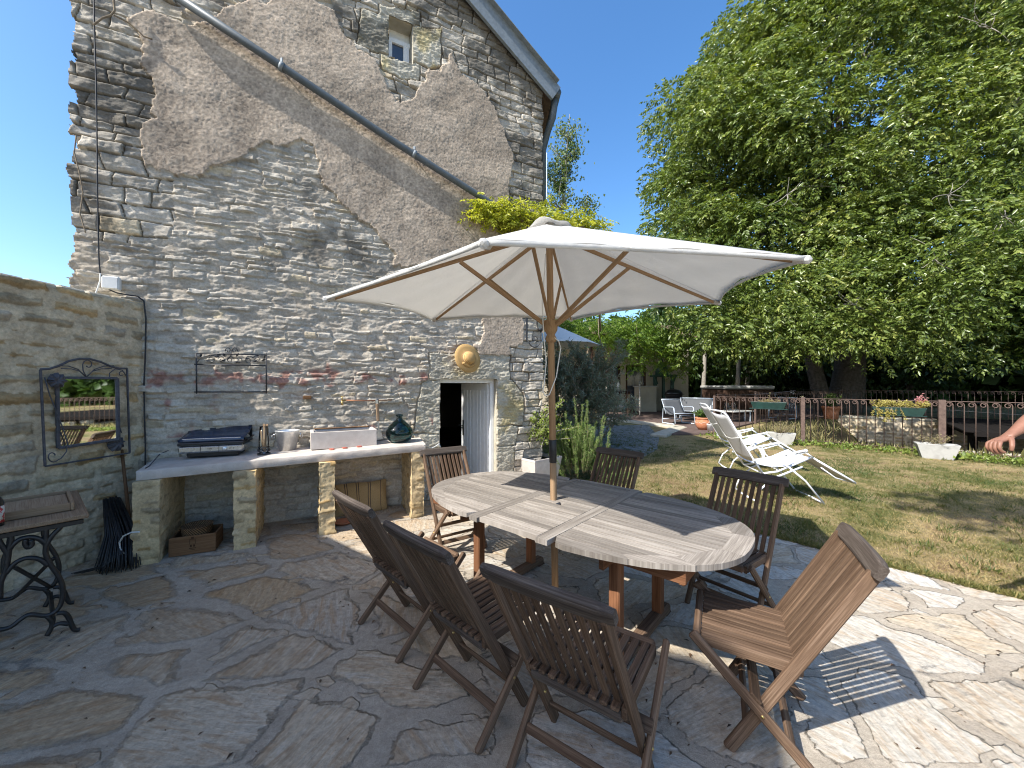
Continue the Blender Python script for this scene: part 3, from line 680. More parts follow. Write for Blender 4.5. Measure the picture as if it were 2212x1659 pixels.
    # splashes of old red paint behind the counter
    red = sstep(0.08, 0.3, fbm(T, Z*0.6, 3.6, 4, 140)+0.5*np.exp(-((Z-1.62)/0.10)**2)-0.22)*(Z > 1.0)*(Z < 1.8)*(T > WT(318, 800)[0])*(T < WT(935, 800)[0])*sstep(-0.3, 0.2, fbm(T, Z, 14, 3, 141)+0.1)
    C = C*(1-red[..., None]*0.75*(1-np.array([0.62, 0.27, 0.25])))
    C = np.clip(C, 0.01, 0.8)
    V = np.stack([WO.x+WD.x*T-WM.x*h, WO.y+WD.y*T-WM.y*h, Z], -1)
    n, m_ = T.shape; F = gridfaces(n, m_)
    Tc = T[:-1, :-1].ravel()+res/2; Zc = Z[:-1, :-1].ravel()+res/2
    jit = (np.random.default_rng(3).uniform(0, 1, 4000)[(ids2[0, :] % 4000)])
    ej = np.interp(Zc, z, TL+0.005+jit*0.05+fbm(z*0, z, 9, 3, 7)*0.03)
    keep = (Zc < roofz(Tc)-0.02) & (Tc > ej) & (Tc < TR+fbm(Tc, Zc, 8, 2, 8)*0.02)
    keep &= ~((Tc > D0) & (Tc < D1) & (Zc < DZ)) & ~((Tc > w0) & (Tc < w1) & (Zc > wz0) & (Zc < wz1))
    F = F[keep][:, [0, 1, 2, 3]]
    used = np.unique(F); rm = np.full(n*m_, -1); rm[used] = np.arange(len(used))
    C4 = np.concatenate([C, np.ones(C.shape[:2]+(1,))], -1).reshape(-1, 4)
    return array_mesh('gable_wall', V.reshape(-1, 3)[used], rm[F], 'wall', HOUSE, {'Col': ('FLOAT_COLOR', C4[used])}, smooth=True)
house_wall()
# body behind the face, open at the front
BK = Vector((-0.07, 0.998, 0))*9
def hp(t, z, k=0.0): return WP(t, z, -0.03)+BK*k
prof = [(TL+0.07, 0), (TL+0.07, float(roofz(TL))-0.05), (T_RIDGE, Z_RIDGE-0.05), (TR-0.02, float(roofz(TR))-0.05), (TR-0.02, 0)]
mb = MB()
for (ta, za), (tb, zb) in zip(prof, prof[1:]):
    mb.add([hp(ta, za), hp(tb, zb), hp(tb, zb, 1), hp(ta, za, 1)], [(0, 1, 2, 3)])
mb.add([hp(t, z, 1) for t, z in prof], [(0, 1, 2, 3, 4)])
mb.build('side_walls', 'render', HOUSE, fix=False)
mb = MB(); th = 0.14
for (ta, tb) in ((T_RIDGE, T_EAVE+0.12), (T_RIDGE, TL-0.35)):
    za, zb = float(roofz(ta)), float(roofz(tb))
    mb.prism([WP(ta, za, 0.05), WP(tb, zb, 0.05), WP(tb, zb, 0.05)+BK*1.04, WP(ta, za, 0.05)+BK*1.04], (0, 0, th))
RF = mb.build('roof', 'tile', HOUSE)
mb = MB(); ta, tb = T_RIDGE+0.02, T_EAVE+0.14
for a, b_ in ((ta, tb),):
    p0, p1 = WP(a, float(roofz(a))+0.02, 0.11), WP(b_, float(roofz(b_))+0.02, 0.11)
    mb.bar(p0, p1, 0.05, 0.27, side=WM, ch=0.004)
    mb.bar(p0+Vector((0, 0, 0.15)), p1+Vector((0, 0, 0.15)), 0.2, 0.012, side=WM, ch=0.002)
mb.build('verge', 'zinc', RF)
ge = WP(T_EAVE+0.17, Z_EAVE-0.02, 0.1)
mb = MB(); mb.tube([ge, ge+BK*1.03], 0.065, 10); mb.build('gutter', 'pipe', RF)
mb = MB(); q = WP(T_EAVE+0.17, Z_EAVE-0.05, 0.02)
mb.tube([q, q+Vector((0.0, 0, -0.16)), q+Vector((-0.02, 0.03, -0.3)), q+Vector((-0.10, 0.12, -0.48)), q+Vector((-0.16, 0.2, -0.62)), q+Vector((-0.17, 0.2, -3.0))], 0.05, 10); mb.build('downpipe', 'pipe', HOUSE)
# diagonal drainpipe with clamps
pa, pb = WX(330, -22, 0.135), WX(1040, 440, 0.135)
pe = pb+(pb-pa).normalized()*1.25
mb = MB(); mb.tube([pa, pa.lerp(pb, 0.3)+Vector((0, 0, -0.01)), pa.lerp(pb, 0.66)+Vector((0, 0, -0.025)), pb, pe], 0.042, 14)
DP = mb.build('drainpipe', 'pipe', HOUSE)
for u, v in ((609, 158), (895, 345)):
    f = (u-330)/(1040-330); c = min((pa.lerp(pb, i/200) for i in range(200)), key=lambda p: abs((p.x/p.y)*FPX+CU-u)); dr = (pb-pa).normalized()
    mb = MB(); mb.tube([c-dr*0.02+Vector((0, 0, -0.015)), c+dr*0.02+Vector((0, 0, -0.015))], 0.05, 14); mb.bar(c+Vector((0, 0, 0.04)), c+Vector((0, 0, 0.085)), 0.03, 0.014); mb.bar(c, c+WM*0.12, 0.014, 0.014)
    mb.build('pipe_clamp', 'zinc', DP)
# reveals of the doorway and window
mb = MB()
for t in (D0-0.10, D1+0.10): mb.box(WP(t, DZ/2+0.02, -0.17), (0.2, 0.36, DZ+0.1), WD, 0.01)
mb.box(WP((D0+D1)/2, DZ+0.10, -0.17), (D1-D0+0.4, 0.36, 0.2), WD, 0.01)
mb.build('door_surround', 'dressed', HOUSE)
mb = MB(); zm = (wz0+wz1)/2; tm = (w0+w1)/2
for t in (w0-0.06, w1+0.06): mb.box(WP(t, zm, -0.14), (0.12, 0.3, wz1-wz0+0.2), WD, 0.008)
for z in (wz0-0.06, wz1+0.06): mb.box(WP(tm, z, -0.142), (w1-w0-0.002, 0.298, 0.12), WD, 0.008)
mb.build('window_surround', 'dressed', HOUSE)
mb = MB(); fw = 0.06; zt = wz1-0.13
for t in (w0+fw/2, w1-fw/2-0.02): mb.box(WP(t, (wz0+zt)/2, -0.16), (fw+0.02, 0.05, zt-wz0), WD, 0.004)
for z in (wz0+fw/2, zt-fw/2): mb.box(WP(tm, z, -0.158), (w1-w0, 0.052, fw), WD, 0.004)
mb.box(WP(tm, wz1-0.06, -0.19), (w1-w0, 0.03, 0.14), WD, 0.004)
WF = mb.build('window', 'white', HOUSE)
mb = MB(); mb.box(WP(tm, (wz0+zt)/2, -0.165), (w1-w0-0.1, 0.01, zt-wz0-0.08), WD, 0.001); mb.build('pane', 'pane', WF)
# door frame and leaf, standing ajar
mb = MB()
mb.box(WP((D0+D1)/2, DZ-0.03, -0.10), (D1-D0, 0.07, 0.06), WD, 0.005); mb.box(WP(D1-0.03, DZ/2, -0.102), (0.06, 0.07, DZ-0.06), WD, 0.005)
mb.build('door_frame', 'white', HOUSE)
hinge = WP(D1-0.06, 0, -0.12); wl = (D1-D0)*0.80; best = None
for k in range(0, 90):
    a = math.radians(k); e_ = hinge-WD*wl*math.cos(a)+WM*wl*math.sin(a); u = CU+FPX*e_.x/e_.y
    if best is None or abs(u-998) < best[0]: best = (abs(u-998), a)
da = best[1]; dd = -WD*math.cos(da)+WM*math.sin(da)
mb = MB(); nb = 8; bw = wl/nb; dn = Vector((-dd.y, dd.x, 0))
for i in range(nb):
    c = hinge+dd*(bw*(i+0.5)); mb.box(c+Vector((0, 0, DZ/2-0.01)), (bw-0.004, 0.034, DZ-0.09), dd, 0.005)
mb.box(hinge+dd*wl/2+Vector((0, 0, DZ/2))-dn*0.0, (wl-0.01, 0.022, DZ-0.12), dd, 0.002)
for z in (DZ-0.12,): mb.box(hinge+dd*wl/2+Vector((0, 0, z)), (wl, 0.040, 0.10), dd, 0.004)
DO = mb.build('door', 'white', HOUSE)
mb = MB(); hc = hinge+dd*(wl-0.06)+Vector((0, 0, 0.86)); sn = dn if dn.dot(Vector((0, -1, 0))) > 0 else -dn
mb.box(hc+sn*0.024, (0.035, 0.008, 0.24), dd, 0.002); mb.tube([hc+sn*0.02+Vector((0, 0, 0.04)), hc+sn*0.06+Vector((0, 0, 0.04)), hc+sn*0.06+Vector((0, 0, 0.04))-dd*-0.09], 0.009, 8)
mb.build('handle', 'blackplastic', DO)

# ------------------------------------------------------------------ left garden wall and the barn it runs into
def lime_face(sd, T, Z, hmin, hmax, wmin, wmax):
    ids, d, ci = courses(T, Z, sd, hmin, hmax, wmin, wmax, 0.02)
    r = np.random.default_rng(sd+1); N = ids.max()+1; tone = r.uniform(0, 1, N); prot = r.uniform(-1, 1, N); wr = r.uniform(0, 1, N)
    f_md = fbm(T, Z, 13, 4, sd+2); f_hi = fbm(T, Z*1.5, 40, 3, sd+3); f_lo = fbm(T, Z, 2.5, 3, sd+4)
    thr = 0.018+0.02*wr[ids]+0.02*f_md
    edge = sstep(0.0, 0.03, d-thr)
    hs = 0.004+edge*0.020+prot[ids]*0.006+f_md*0.014+f_hi*0.009; hm = 0.008+f_md*0.008+f_hi*0.006+f_lo*0.012
    st_ = d > thr; h = np.where(st_, np.maximum(hs, hm-0.004), hm)
    C = np.array([0.45, 0.36, 0.235])[None, None]*(0.74+0.42*tone[ids])[..., None]
    C = np.where((wr[ids] > 0.75)[..., None], C*np.array([1.04, 0.92, 0.74]), C); C = np.where((wr[ids] < 0.2)[..., None], C*np.array([0.9, 0.95, 1.08]), C)
    mo = np.array([0.54, 0.445, 0.31])*(1+0.3*f_md)[..., None]
    C = np.where((st_ & (hs > hm-0.006))[..., None], C*(1+0.4*f_md)[..., None], mo); return h, np.clip(C, 0.02, 0.8)
GW = thing('garden_wall', 'beige lime-pointed stone wall at the left edge carrying the iron mirror', 'wall', LP(0.7, 0))
ZTOP = 2.36
def garden_wall():
    res = 0.0095; s = np.arange(int(1.45/res))*res-0.02; z = -0.05+np.arange(int((ZTOP+0.06)/res))*res
    S, Z = np.meshgrid(s, z, indexing='ij'); h, C = lime_face(301, S, Z, 0.07, 0.165, 0.12, 0.34)
    V = np.stack([LC.x+LE.x*S+LN.x*h, LC.y+LE.y*S+LN.y*h, Z], -1); n, m_ = S.shape; F = gridfaces(n, m_)
    Sc = S[:-1, :-1].ravel(); Zc = Z[:-1, :-1].ravel(); keep = Zc < ZTOP-0.01+0.035*fbm(Sc, Sc*0, 5, 3, 9)
    F = F[keep]
    C4 = np.concatenate([C, np.ones(C.shape[:2]+(1,))], -1).reshape(-1, 4)
    array_mesh('stone_face', V.reshape(-1, 3), F, 'wall_soft', GW, {'Col': ('FLOAT_COLOR', C4)}, smooth=True)
garden_wall()
mb = MB()
mb.prism([LP(-0.3, -0.05, -0.01), LP(1.43, -0.05, -0.01), LP(1.43, ZTOP-0.03, -0.01), LP(-0.3, ZTOP-0.03, -0.01)], LN*-0.45)
for i in range(8):
    s0 = -0.1+i*0.195; mb.bar(LP(s0, ZTOP-0.02, -0.22), LP(s0+0.185, ZTOP-0.02+rnd.uniform(-.01, .01), -0.22), 0.46, 0.05, side=LN, ch=0.015)
mb.build('wall_core', 'dressed', GW)
BARN = thing('stone_barn', 'stone barn gable continuing the left wall beside the seating area', 'barn', LP(5, 0))
bp = [(1.44, -0.05), (1.44, 2.36), (4.48, 5.08), (5.66, 6.5), (6.2, 6.9), (11.5, 2.6), (11.5, -0.05)]
mb = MB(); mb.prism([LP(s, z, 0.0) for s, z in bp], LN*-0.5); mb.build('gable_wall', 'dressed', BARN)
mb = MB()
for (s0, z0), (s1, z1) in zip(bp[1:5], bp[2:6]):
    mb.prism([LP(s0, z0+0.01, -0.02), LP(s1, z1+0.01, -0.02), LP(s1, z1+0.01, -1.6), LP(s0, z0+0.01, -1.6)], (0, 0, 0.10))
mb.build('roof', 'tile', BARN)

# ------------------------------------------------------------------ outdoor stone counter
def rough_box(mb_list, base, xd, yd, size, seed, res=0.012, amp=0.012, hmin=0.06, hmax=0.13):
    """box of coursed stone: base = floor centre, xd/yd horizontal axes"""
    sx, sy, sz = size; Vs = []; Fs = []; Cs = []; off = 0
    def face(o, a, b, la, lb, nrm):
        nonlocal off
        na, nb_ = max(2, int(la/res)+1), max(2, int(lb/res)+1)
        A, B = np.meshgrid(np.linspace(0, la, na), np.linspace(0, lb, nb_), indexing='ij')
        L = np.array(o)[None, None]+A[..., None]*np.array(a)+B[..., None]*np.array(b)
        Vs.append(L.reshape(-1, 3)); Fs.append(gridfaces(na, nb_)+off); off += na*nb_
    hx, hy = sx/2, sy/2
    face((-hx, -hy, 0), (1, 0, 0), (0, 0, 1), sx, sz, 0); face((hx, -hy, 0), (0, 1, 0), (0, 0, 1), sy, sz, 0)
    face((hx, hy, 0), (-1, 0, 0), (0, 0, 1), sx, sz, 0); face((-hx, hy, 0), (0, -1, 0), (0, 0, 1), sy, sz, 0)
    face((-hx, -hy, sz), (1, 0, 0), (0, 1, 0), sx, sy, 0)
    V = np.concatenate(Vs); F = np.concatenate(Fs); e = 1e-4
    N = np.stack([(V[:, 0] > hx-e)*1.0-(V[:, 0] < -hx+e), (V[:, 1] > hy-e)*1.0-(V[:, 1] < -hy+e), (V[:, 2] > sz-e)*1.0], 1)
    N /= np.linalg.norm(N, axis=1, keepdims=True)+1e-9
    t = V[:, 0]+V[:, 1]*1.13; z = V[:, 2]
    h, C = lime_face(seed, t[None], z[None], hmin, hmax, 0.10, 0.26); h = h[0]; C = C[0]
    V = V+N*(h*amp/0.012*0.9-0.012)[:, None]*np.array([1, 1, 0.3])
    X = np.array([[xd[0], xd[1], 0], [yd[0], yd[1], 0], [0, 0, 1]]); V = V @ X+np.array(base)
    return V, F, C
CT = thing('stone_counter', 'outdoor stone counter on four rough piers along the house wall', 'counter', WP(-1.2, 0, 0.4))
cFL, cFR, cBR, cBL = P(294, 1018, 3.30), P(919, 960, 4.50), WP(0.03, 0.85, 0.03), WP(-2.62, 0.80, 0.03)
cFL.z, cFR.z = 0.80, 0.85
cdir = Vector((cFR.x-cFL.x, cFR.y-cFL.y, 0)).normalized(); cnor = Vector((-cdir.y, cdir.x, 0))
def slab():
    rows = []; n = 70; mrows = 16; g = MB()
    def pt(fx, fy, dz): 
        a = cFL.lerp(cFR, fx); b_ = cBL.lerp(cBR, fx); p = a.lerp(b_, fy); return p+Vector((0, 0, dz))
    prof = [(0.02, -0.085), (0.004, -0.083), (0.0, -0.078), (-0.003, -0.04), (-0.002, -0.006), (0.006, 0.0)]+[(0.006+0.994*(k+1)/mrows, 0.0) for k in range(mrows)]
    rows = []
    for fy, dz in prof:
        r = []
        for i in range(n+1):
            fx = i/n; p = pt(fx, fy, dz); k = vnoise(np.array([fx*40]), np.array([fy*30+dz*200]), 5)[0]
            p += Vector((0, 0, k*0.004)) - cnor*(k*0.010 if dz < -0.003 else 0); r.append(p)
        rows.append(r)
    g.sheet(rows)
    rows2 = [[pt(0.0, max(0, f), d) for f in (0.02, 0.3, 0.6, 1.0)] for d in (-0.085, 0.0)]; g.sheet(rows2, False)
    rows2 = [[pt(1.0, max(0, f), d) for f in (0.02, 0.3, 0.6, 1.0)] for d in (-0.085, 0.0)]; g.sheet(rows2, False)
    g.add([pt(0, 0.02, -0.085), pt(1, 0.02, -0.085), pt(1, 1, -0.085), pt(0, 1, -0.085)], [(0, 1, 2, 3)])
    return g.build('counter_slab', 'sandstone', CT, fix=False)
SLAB = slab()
for i, (ul, ur, vb) in enumerate(((289, 341, 1222), (506, 551, 1187), (691, 722, 1156), (889, 917, 1119))):
    a = G(ul, vb+1.5); b_ = G(ur, vb-1.5); w = max(0.15, min(0.24, (b_-a).length)); mid = (a+b_)/2
    fx = min(1, max(0, (mid-cFL).dot(cdir)/(cFR-cFL).length)); top = cFL.z+(cFR.z-cFL.z)*fx-0.086
    t = (mid-WO).dot(WD); back = WP(t, 0); dep = max(0.12, abs((mid-WO).dot(WM))-0.01)
    bc = mid+WM*(dep/2)
    V, F, C = rough_box(None, (bc.x, bc.y, -0.02), WD, WM, (w, dep, top+0.02), 400+i*7)
    C4 = np.concatenate([C*np.array([1.05, 0.98, 0.82]), np.ones((len(C), 1))], 1)
    array_mesh('pier', V, F, 'wall_soft', CT, {'Col': ('FLOAT_COLOR', C4)}, smooth=True)
# ------------------------------------------------------------------ teak dining table
TD = Vector((0.753, -0.658, 0)); TN = Vector((0.658, 0.753, 0)); TC = Vector((0.36, 2.645, 0)); TL2, TW2 = 1.11, 0.62
TABLE = thing('dining_table', 'long oval weathered grey teak table with a parasol pole through its middle', 'table', TC)
def tp(x, y, z=0.0): return TC+TD*x+TN*y+Vector((0, 0, z))
def oval(n=96):
    out = []
    for i in range(n):
        a = 2*math.pi*i/n; c, s = math.cos(a), math.sin(a); e = 2/2.55
        out.append((TL2*math.copysign(abs(c)**e, c), TW2*math.copysign(abs(s)**e, s)))
    return out
def clip(poly, a, b, c):                           # keep a*x+b*y<=c
    out = []
    for i in range(len(poly)):
        p, q = poly[i], poly[(i+1) % len(poly)]; dp = a*p[0]+b*p[1]-c; dq = a*q[0]+b*q[1]-c
        if dp <= 0: out.append(p)
        if (dp < 0 < dq) or (dq < 0 < dp): f = dp/(dp-dq); out.append((p[0]+(q[0]-p[0])*f, p[1]+(q[1]-p[1])*f))
    return out
def tabletop():
    mb = MB(); ov = oval(); Z0, TH = 0.712, 0.028
    def put(poly, along):
        if len(poly) < 3: return
        ro = rnd.random()*40; tint = rnd.random()
        g = [((p[0] if along == 'x' else p[1])+ro, (p[1] if along == 'x' else p[0])+ro, ro) for p in poly]
        mb.prism([tp(p[0], p[1], Z0+rnd.uniform(-0.0006, 0.0006)) for p in poly], (0, 0, TH), tint, g)
    gap = 0.0034
    for sx in (1, -1):
        inner = [(0.30, -0.53), (0.66, -0.50), (0.86, -0.36), (1.0, -0.13), (1.0, 0.13), (0.86, 0.36), (0.66, 0.50), (0.30, 0.53)]
        y = -0.56
        while y < 0.55:
            st = clip(clip(inner, 0, 1, y+0.0585-gap), 0, -1, -(y+gap)); put([(p[0]*sx, p[1]) for p in st], 'x'); y += 0.0585
        # mitred border pieces between the boards and the rim
        rim = [(p[0]*1.0, p[1]) for p in ov if p[0] >= 0.30]
        rim.sort(key=lambda p: math.atan2(p[1], p[0]))
        seg = [inner[i] for i in range(len(inner))]
        for i in range(len(seg)-1):
            a, b_ = seg[i], seg[i+1]; aa, ab = math.atan2(a[1], a[0]), math.atan2(b_[1], b_[0])
            mid = [p for p in rim if aa < math.atan2(p[1], p[0]) < ab]
            def out_pt(q):
                k = min(rim, key=lambda p: abs(math.atan2(p[1], p[0])-math.atan2(q[1], q[0]))); s = math.hypot(*k)/math.hypot(*q)
                return (q[0]*s, q[1]*s)
            poly = [a, out_pt(a)]+mid+[out_pt(b_), b_]
            cx = sum(p[0] for p in poly)/len(poly); cy = sum(p[1] for p in poly)/len(poly)
            poly = [(cx+(p[0]-cx)*0.996, cy+(p[1]-cy)*0.996) for p in poly]
            put([(p[0]*sx, p[1]) for p in poly], 'y' if abs(b_[1]-a[1]) > abs(b_[0]-a[0]) else 'x')
        band = clip(clip(ov, 1, 0, 0.30-gap), -1, 0, -(0.222)); put([(p[0]*sx, p[1]) for p in band], 'y')
    y = -0.60; mid = clip(clip(ov, 1, 0, 0.219), -1, 0, 0.219)
    while y < 0.62:
        st = clip(clip(mid, 0, 1, y+0.0585-gap), 0, -1, -(y+gap))
        if st and min(abs(p[1]) for p in st) < 0.03 and st[0][1]*st[-1][1] <= 0.0009:
            put(clip(st, 1, 0, -0.024), 'x'); put(clip(st, -1, 0, -0.024), 'x')
        else: put(st, 'x')
        y += 0.0585
    return mb.build('tabletop', 'teak_grey', TABLE)
tabletop()
mb = MB()
for yy in (-0.40, 0.40): mb.bar(tp(-0.92, yy, 0.675), tp(0.92, yy, 0.675), 0.025, 0.07)
for xx in (-0.90, -0.53, -0.2, 0.2, 0.53, 0.90): mb.bar(tp(xx, -0.41, 0.672), tp(xx, 0.41, 0.672), 0.028, 0.075)
for xx in (-0.53, 0.53):
    for yy in (-0.30, 0.30): mb.bar(tp(xx, yy-0.17, 0.655), tp(xx, yy+0.17, 0.655), 0.03, 0.09)
mb.build('apron', 'teak_leg', TABLE)
for xx in (-0.53, 0.53):
    for yy in (-0.30, 0.30):
        mb = MB(); mb.bar(tp(xx, yy, 0.05), tp(xx, yy, 0.70), 0.062, 0.062, side=TD, ch=0.006); mb.build('leg', 'teak_leg', TABLE)
    mb = MB(); mb.bar(tp(xx, -0.44, 0.04), tp(xx, 0.44, 0.04), 0.075, 0.055, ch=0.012)
    for yy in (-0.41, 0.41): mb.bar(tp(xx, yy-0.04, 0.008), tp(xx, yy+0.04, 0.008), 0.07, 0.016)
    mb.build('foot', 'teak', TABLE)

# ------------------------------------------------------------------ folding teak chairs
def make_chair(name):
    t = thing(name, 'folding teak chair', 'chair', (0, 0, 0)); W2 = 0.215
    U = lambda f: Vector((0, -0.36+0.47*f, 0.85*(1-f)))            # long upright: back top -> front foot
    R = lambda f: Vector((0, 0.23-0.45*f, 0.445*(1-f)))            # short leg: seat front -> rear foot
    un = Vector((0, 0.875, 0.484)); X = Vector((1, 0, 0))
    # top rail, bowed and rounded
    mb = MB(); n = 10
    pts = [Vector((-0.25+0.5*i/n, -0.367-0.006*(1-(2*i/n-1)**2), 0.864)) for i in range(n+1)]
    vs = []; gg = []
    for i, p in enumerate(pts):
        k = 0.8 if i in (0, n) else 1.0
        for j in range(12):
            a = 2*math.pi*j/12; ca, sa = math.cos(a), math.sin(a)
            x = math.copysign(abs(ca)**0.55, ca)*0.019*k; y = math.copysign(abs(sa)**0.55, sa)*0.036*k
            q = p+un*x+Vector((0, -0.484, 0.875))*y; vs.append(q); gg.append((p.x+3, x, y))
    fs = [tuple(range(11, -1, -1)), tuple(range(n*12, n*12+12))]+[(i*12+j, i*12+(j+1) % 12, (i+1)*12+(j+1) % 12, (i+1)*12+j) for i in range(n) for j in range(12)]
    mb.add(vs, fs, gg, 0.4); mb.build('top_rail', 'teak_rail', t)
    for s in (-1, 1):
        o = X*(s*W2)
        mb = MB(); mb.bar(U(0.0)+o, U(1.0)+o, 0.024, 0.046, side=X, ch=0.005); mb.build('back_upright', 'teak', t)
        o = X*(s*(W2+0.027))
        mb = MB(); mb.bar(R(-0.045)+o, R(1.0)+o, 0.024, 0.042, side=X, ch=0.008); mb.build('leg', 'teak', t)
    mb = MB(); z0 = 0.50
    for i in range(9):
        x = -0.168+0.042*i; mb.bar(U(0.0)+X*x-un*0.006, U(0.535)+X*x, 0.026, 0.013, side=X, ch=0.003)
    mb.build('back_slats', 'teak', t)
    lo = U(0.545)
    mb = MB(); mb.bar(lo-X*(W2+0.0), lo+X*(W2+0.0), 0.03, 0.044, side=un, ch=0.006)
    mb.bar(lo-X*0.19-un*0.03+Vector((0, 0, 0.004)), lo+X*0.19-un*0.03+Vector((0, 0, 0.004)), 0.03, 0.05, side=un, ch=0.012); mb.build('lower_back_rail', 'teak_rail', t)
    mb = MB()
    for i in range(9):
        x = -0.168+0.042*i; mb.bar((x, -0.165, 0.418), (x, 0.215, 0.438), 0.030, 0.016, side=X, ch=0.004)
    mb.build('seat_slats', 'teak', t)
    mb = MB()
    for s in (-1, 1): mb.bar((s*0.198, -0.15, 0.405), (s*0.198, 0.215, 0.424), 0.020, 0.045, side=X, ch=0.003)
    mb.bar((-0.198, 0.232, 0.43), (0.198, 0.232, 0.43), 0.03, 0.042, side=(0, 1, 0), ch=0.008); mb.bar((-0.188, 0.03, 0.402), (0.188, 0.03, 0.402), 0.025, 0.02, ch=0.003)
    mb.build('seat_frame', 'teak', t)
    rn = Vector((0, -0.70, 0.71))
    mb = MB(); p = R(0.44)+rn*0.026; mb.bar(p-X*(W2+0.035), p+X*(W2+0.035), 0.014, 0.05, side=rn, ch=0.003); mb.build('crossbar', 'teak', t)
    mb = MB(); p = R(0.75); mb.bar(p-X*(W2+0.016), p+X*(W2+0.016), 0.016, 0.036, side=rn, ch=0.003); mb.build('stretcher', 'teak', t)
    mb = MB(); p = U(0.86); mb.bar(p-X*(W2-0.011), p+X*(W2-0.011), 0.016, 0.034, side=un, ch=0.003); mb.build('front_stretcher', 'teak', t)
    for s in (-1, 1):
        mb = MB(); mb.tube([R(0.53)+X*(s*(W2-0.02)), R(0.53)+X*(s*(W2+0.043))], 0.006, 8); mb.build('pivot_bolt', 'brass', t)
    return t
chair0 = make_chair('folding_chair')
chair_px = [((1055, 1241), (1306, 1334), 'dark folding teak chair nearest the camera, its slatted back towards us'),
            ((833, 1140), (966, 1211), 'folding teak chair, middle of the three whose backs face the camera'),
            ((721, 1070), (801, 1113), 'folding teak chair nearest the stone counter, leftmost at the near side of the table'),
            ((1825, 1146), (1907, 1240), 'sunlit brown folding teak chair at the right end of the table, seen side on'),
            ((914, 980), (999, 971), 'folding teak chair at the far table end before the ajar door'),
            ((1292, 973), (1388, 986), 'folding teak chair behind the table in front of the rosemary bush'),
            ((1552, 1019), (1691, 1043), 'folding teak chair behind the table, in front of the white loungers')]
for i, (a, b_, lab) in enumerate(chair_px):
    pa_, pb_ = G(*a, 0.865), G(*b_, 0.865); c = (pa_+pb_)/2; d = pb_-pa_; f = Vector((-d.y, d.x, 0)).normalized()
    if f.dot(TC-c) < 0: f = -f
    rz = math.atan2(f.y, f.x)-math.pi/2; org = Vector((c.x, c.y, 0))+f*0.375
    o = chair0 if i == 0 else copy_tree(chair0)
    o.location = (org.x, org.y, 0.007); o.rotation_euler = (0, 0, rz); setp(o, lab, 'chair', 'folding teak chairs around the table')

# ------------------------------------------------------------------ parasol over the table
PC = Vector((0.272, 2.69, 0)); EZ = 2.128
PAR = thing('parasol', 'large cream canvas parasol with wooden ribs and pole over the table', 'parasol', Vector((0.30, 2.70, 0)))
pole_b, pole_t = Vector((0.305, 2.70, 0.0)), Vector((0.258, 2.69, 2.70))
APEX = Vector((0.262, 2.69, 2.655))
tips = []
for k in range(6):
    a = -1.826-k*math.pi/3; x, y = 1.447*math.cos(a), 1.447*math.sin(a); tips.append(Vector((0.267+x, 2.6927+y, EZ+0.0314*x+0.0658*y)))
def pole_at(z): return pole_b.lerp(pole_t, z/2.70)
mb = MB(); mb.tube([pole_b, pole_at(0.4), pole_at(0.9), pole_at(1.02)], 0.0235, 16); mb.build('lower_pole', 'bamboo', PAR)
mb = MB(); mb.tube([pole_at(1.15), pole_at(1.8), pole_at(2.5), pole_at(2.63)], 0.0235, 16); mb.build('upper_pole', 'bamboo', PAR)
mb = MB(); mb.tube([pole_at(1.0), pole_at(1.005), pole_at(1.155), pole_at(1.16)], [0.0245, 0.0265, 0.0265, 0.0245], 16); mb.build('sleeve', 'cast', PAR)
HUB = pole_at(1.94)
mb = MB(); ax = (pole_t-pole_b).normalized()
mb.lathe([(0.024, -0.10), (0.034, -0.095), (0.040, -0.08), (0.040, -0.07), (0.032, -0.055), (0.028, -0.045), (0.036, -0.03), (0.046, -0.015), (0.048, 0.0), (0.048, 0.045), (0.044, 0.055), (0.024, 0.06)], HUB, 20, ax); mb.build('runner_hub', 'bamboo', PAR)
mb = MB(); mb.lathe([(0.024, -0.03), (0.05, -0.025), (0.05, 0.025), (0.024, 0.03)], pole_at(2.59), 20, ax); mb.build('top_hub', 'bamboo', PAR)
for k, tpnt in enumerate(tips):
    dr = (tpnt-APEX); dh = Vector((dr.x, dr.y, 0)).normalized(); sd = Vector((-dh.y, dh.x, 0))
    a = pole_at(2.59)+dh*0.045; b_ = tpnt-Vector((0, 0, 0.014))-dr.normalized()*0.02
    mb = MB(); mb.bar(a, b_, 0.018, 0.028, side=sd, ch=0.003, w2=0.014, h2=0.02); rb = mb.build('rib', 'bamboo', PAR)
    j = a.lerp(b_, 0.42)-Vector((0, 0, 0.012)); h_ = HUB+dh*0.045+Vector((0, 0, 0.025))
    mb = MB(); mb.bar(h_+sd*0.0, j, 0.018, 0.026, side=sd, ch=0.003); mb.build('strut', 'bamboo', PAR)
    mb = MB(); mb.bar(b_-dr.normalized()*0.05, tpnt+dr.normalized()*0.01, 0.034, 0.034, side=sd, ch=0.01); mb.build('rib_cap', 'canvas', rb)
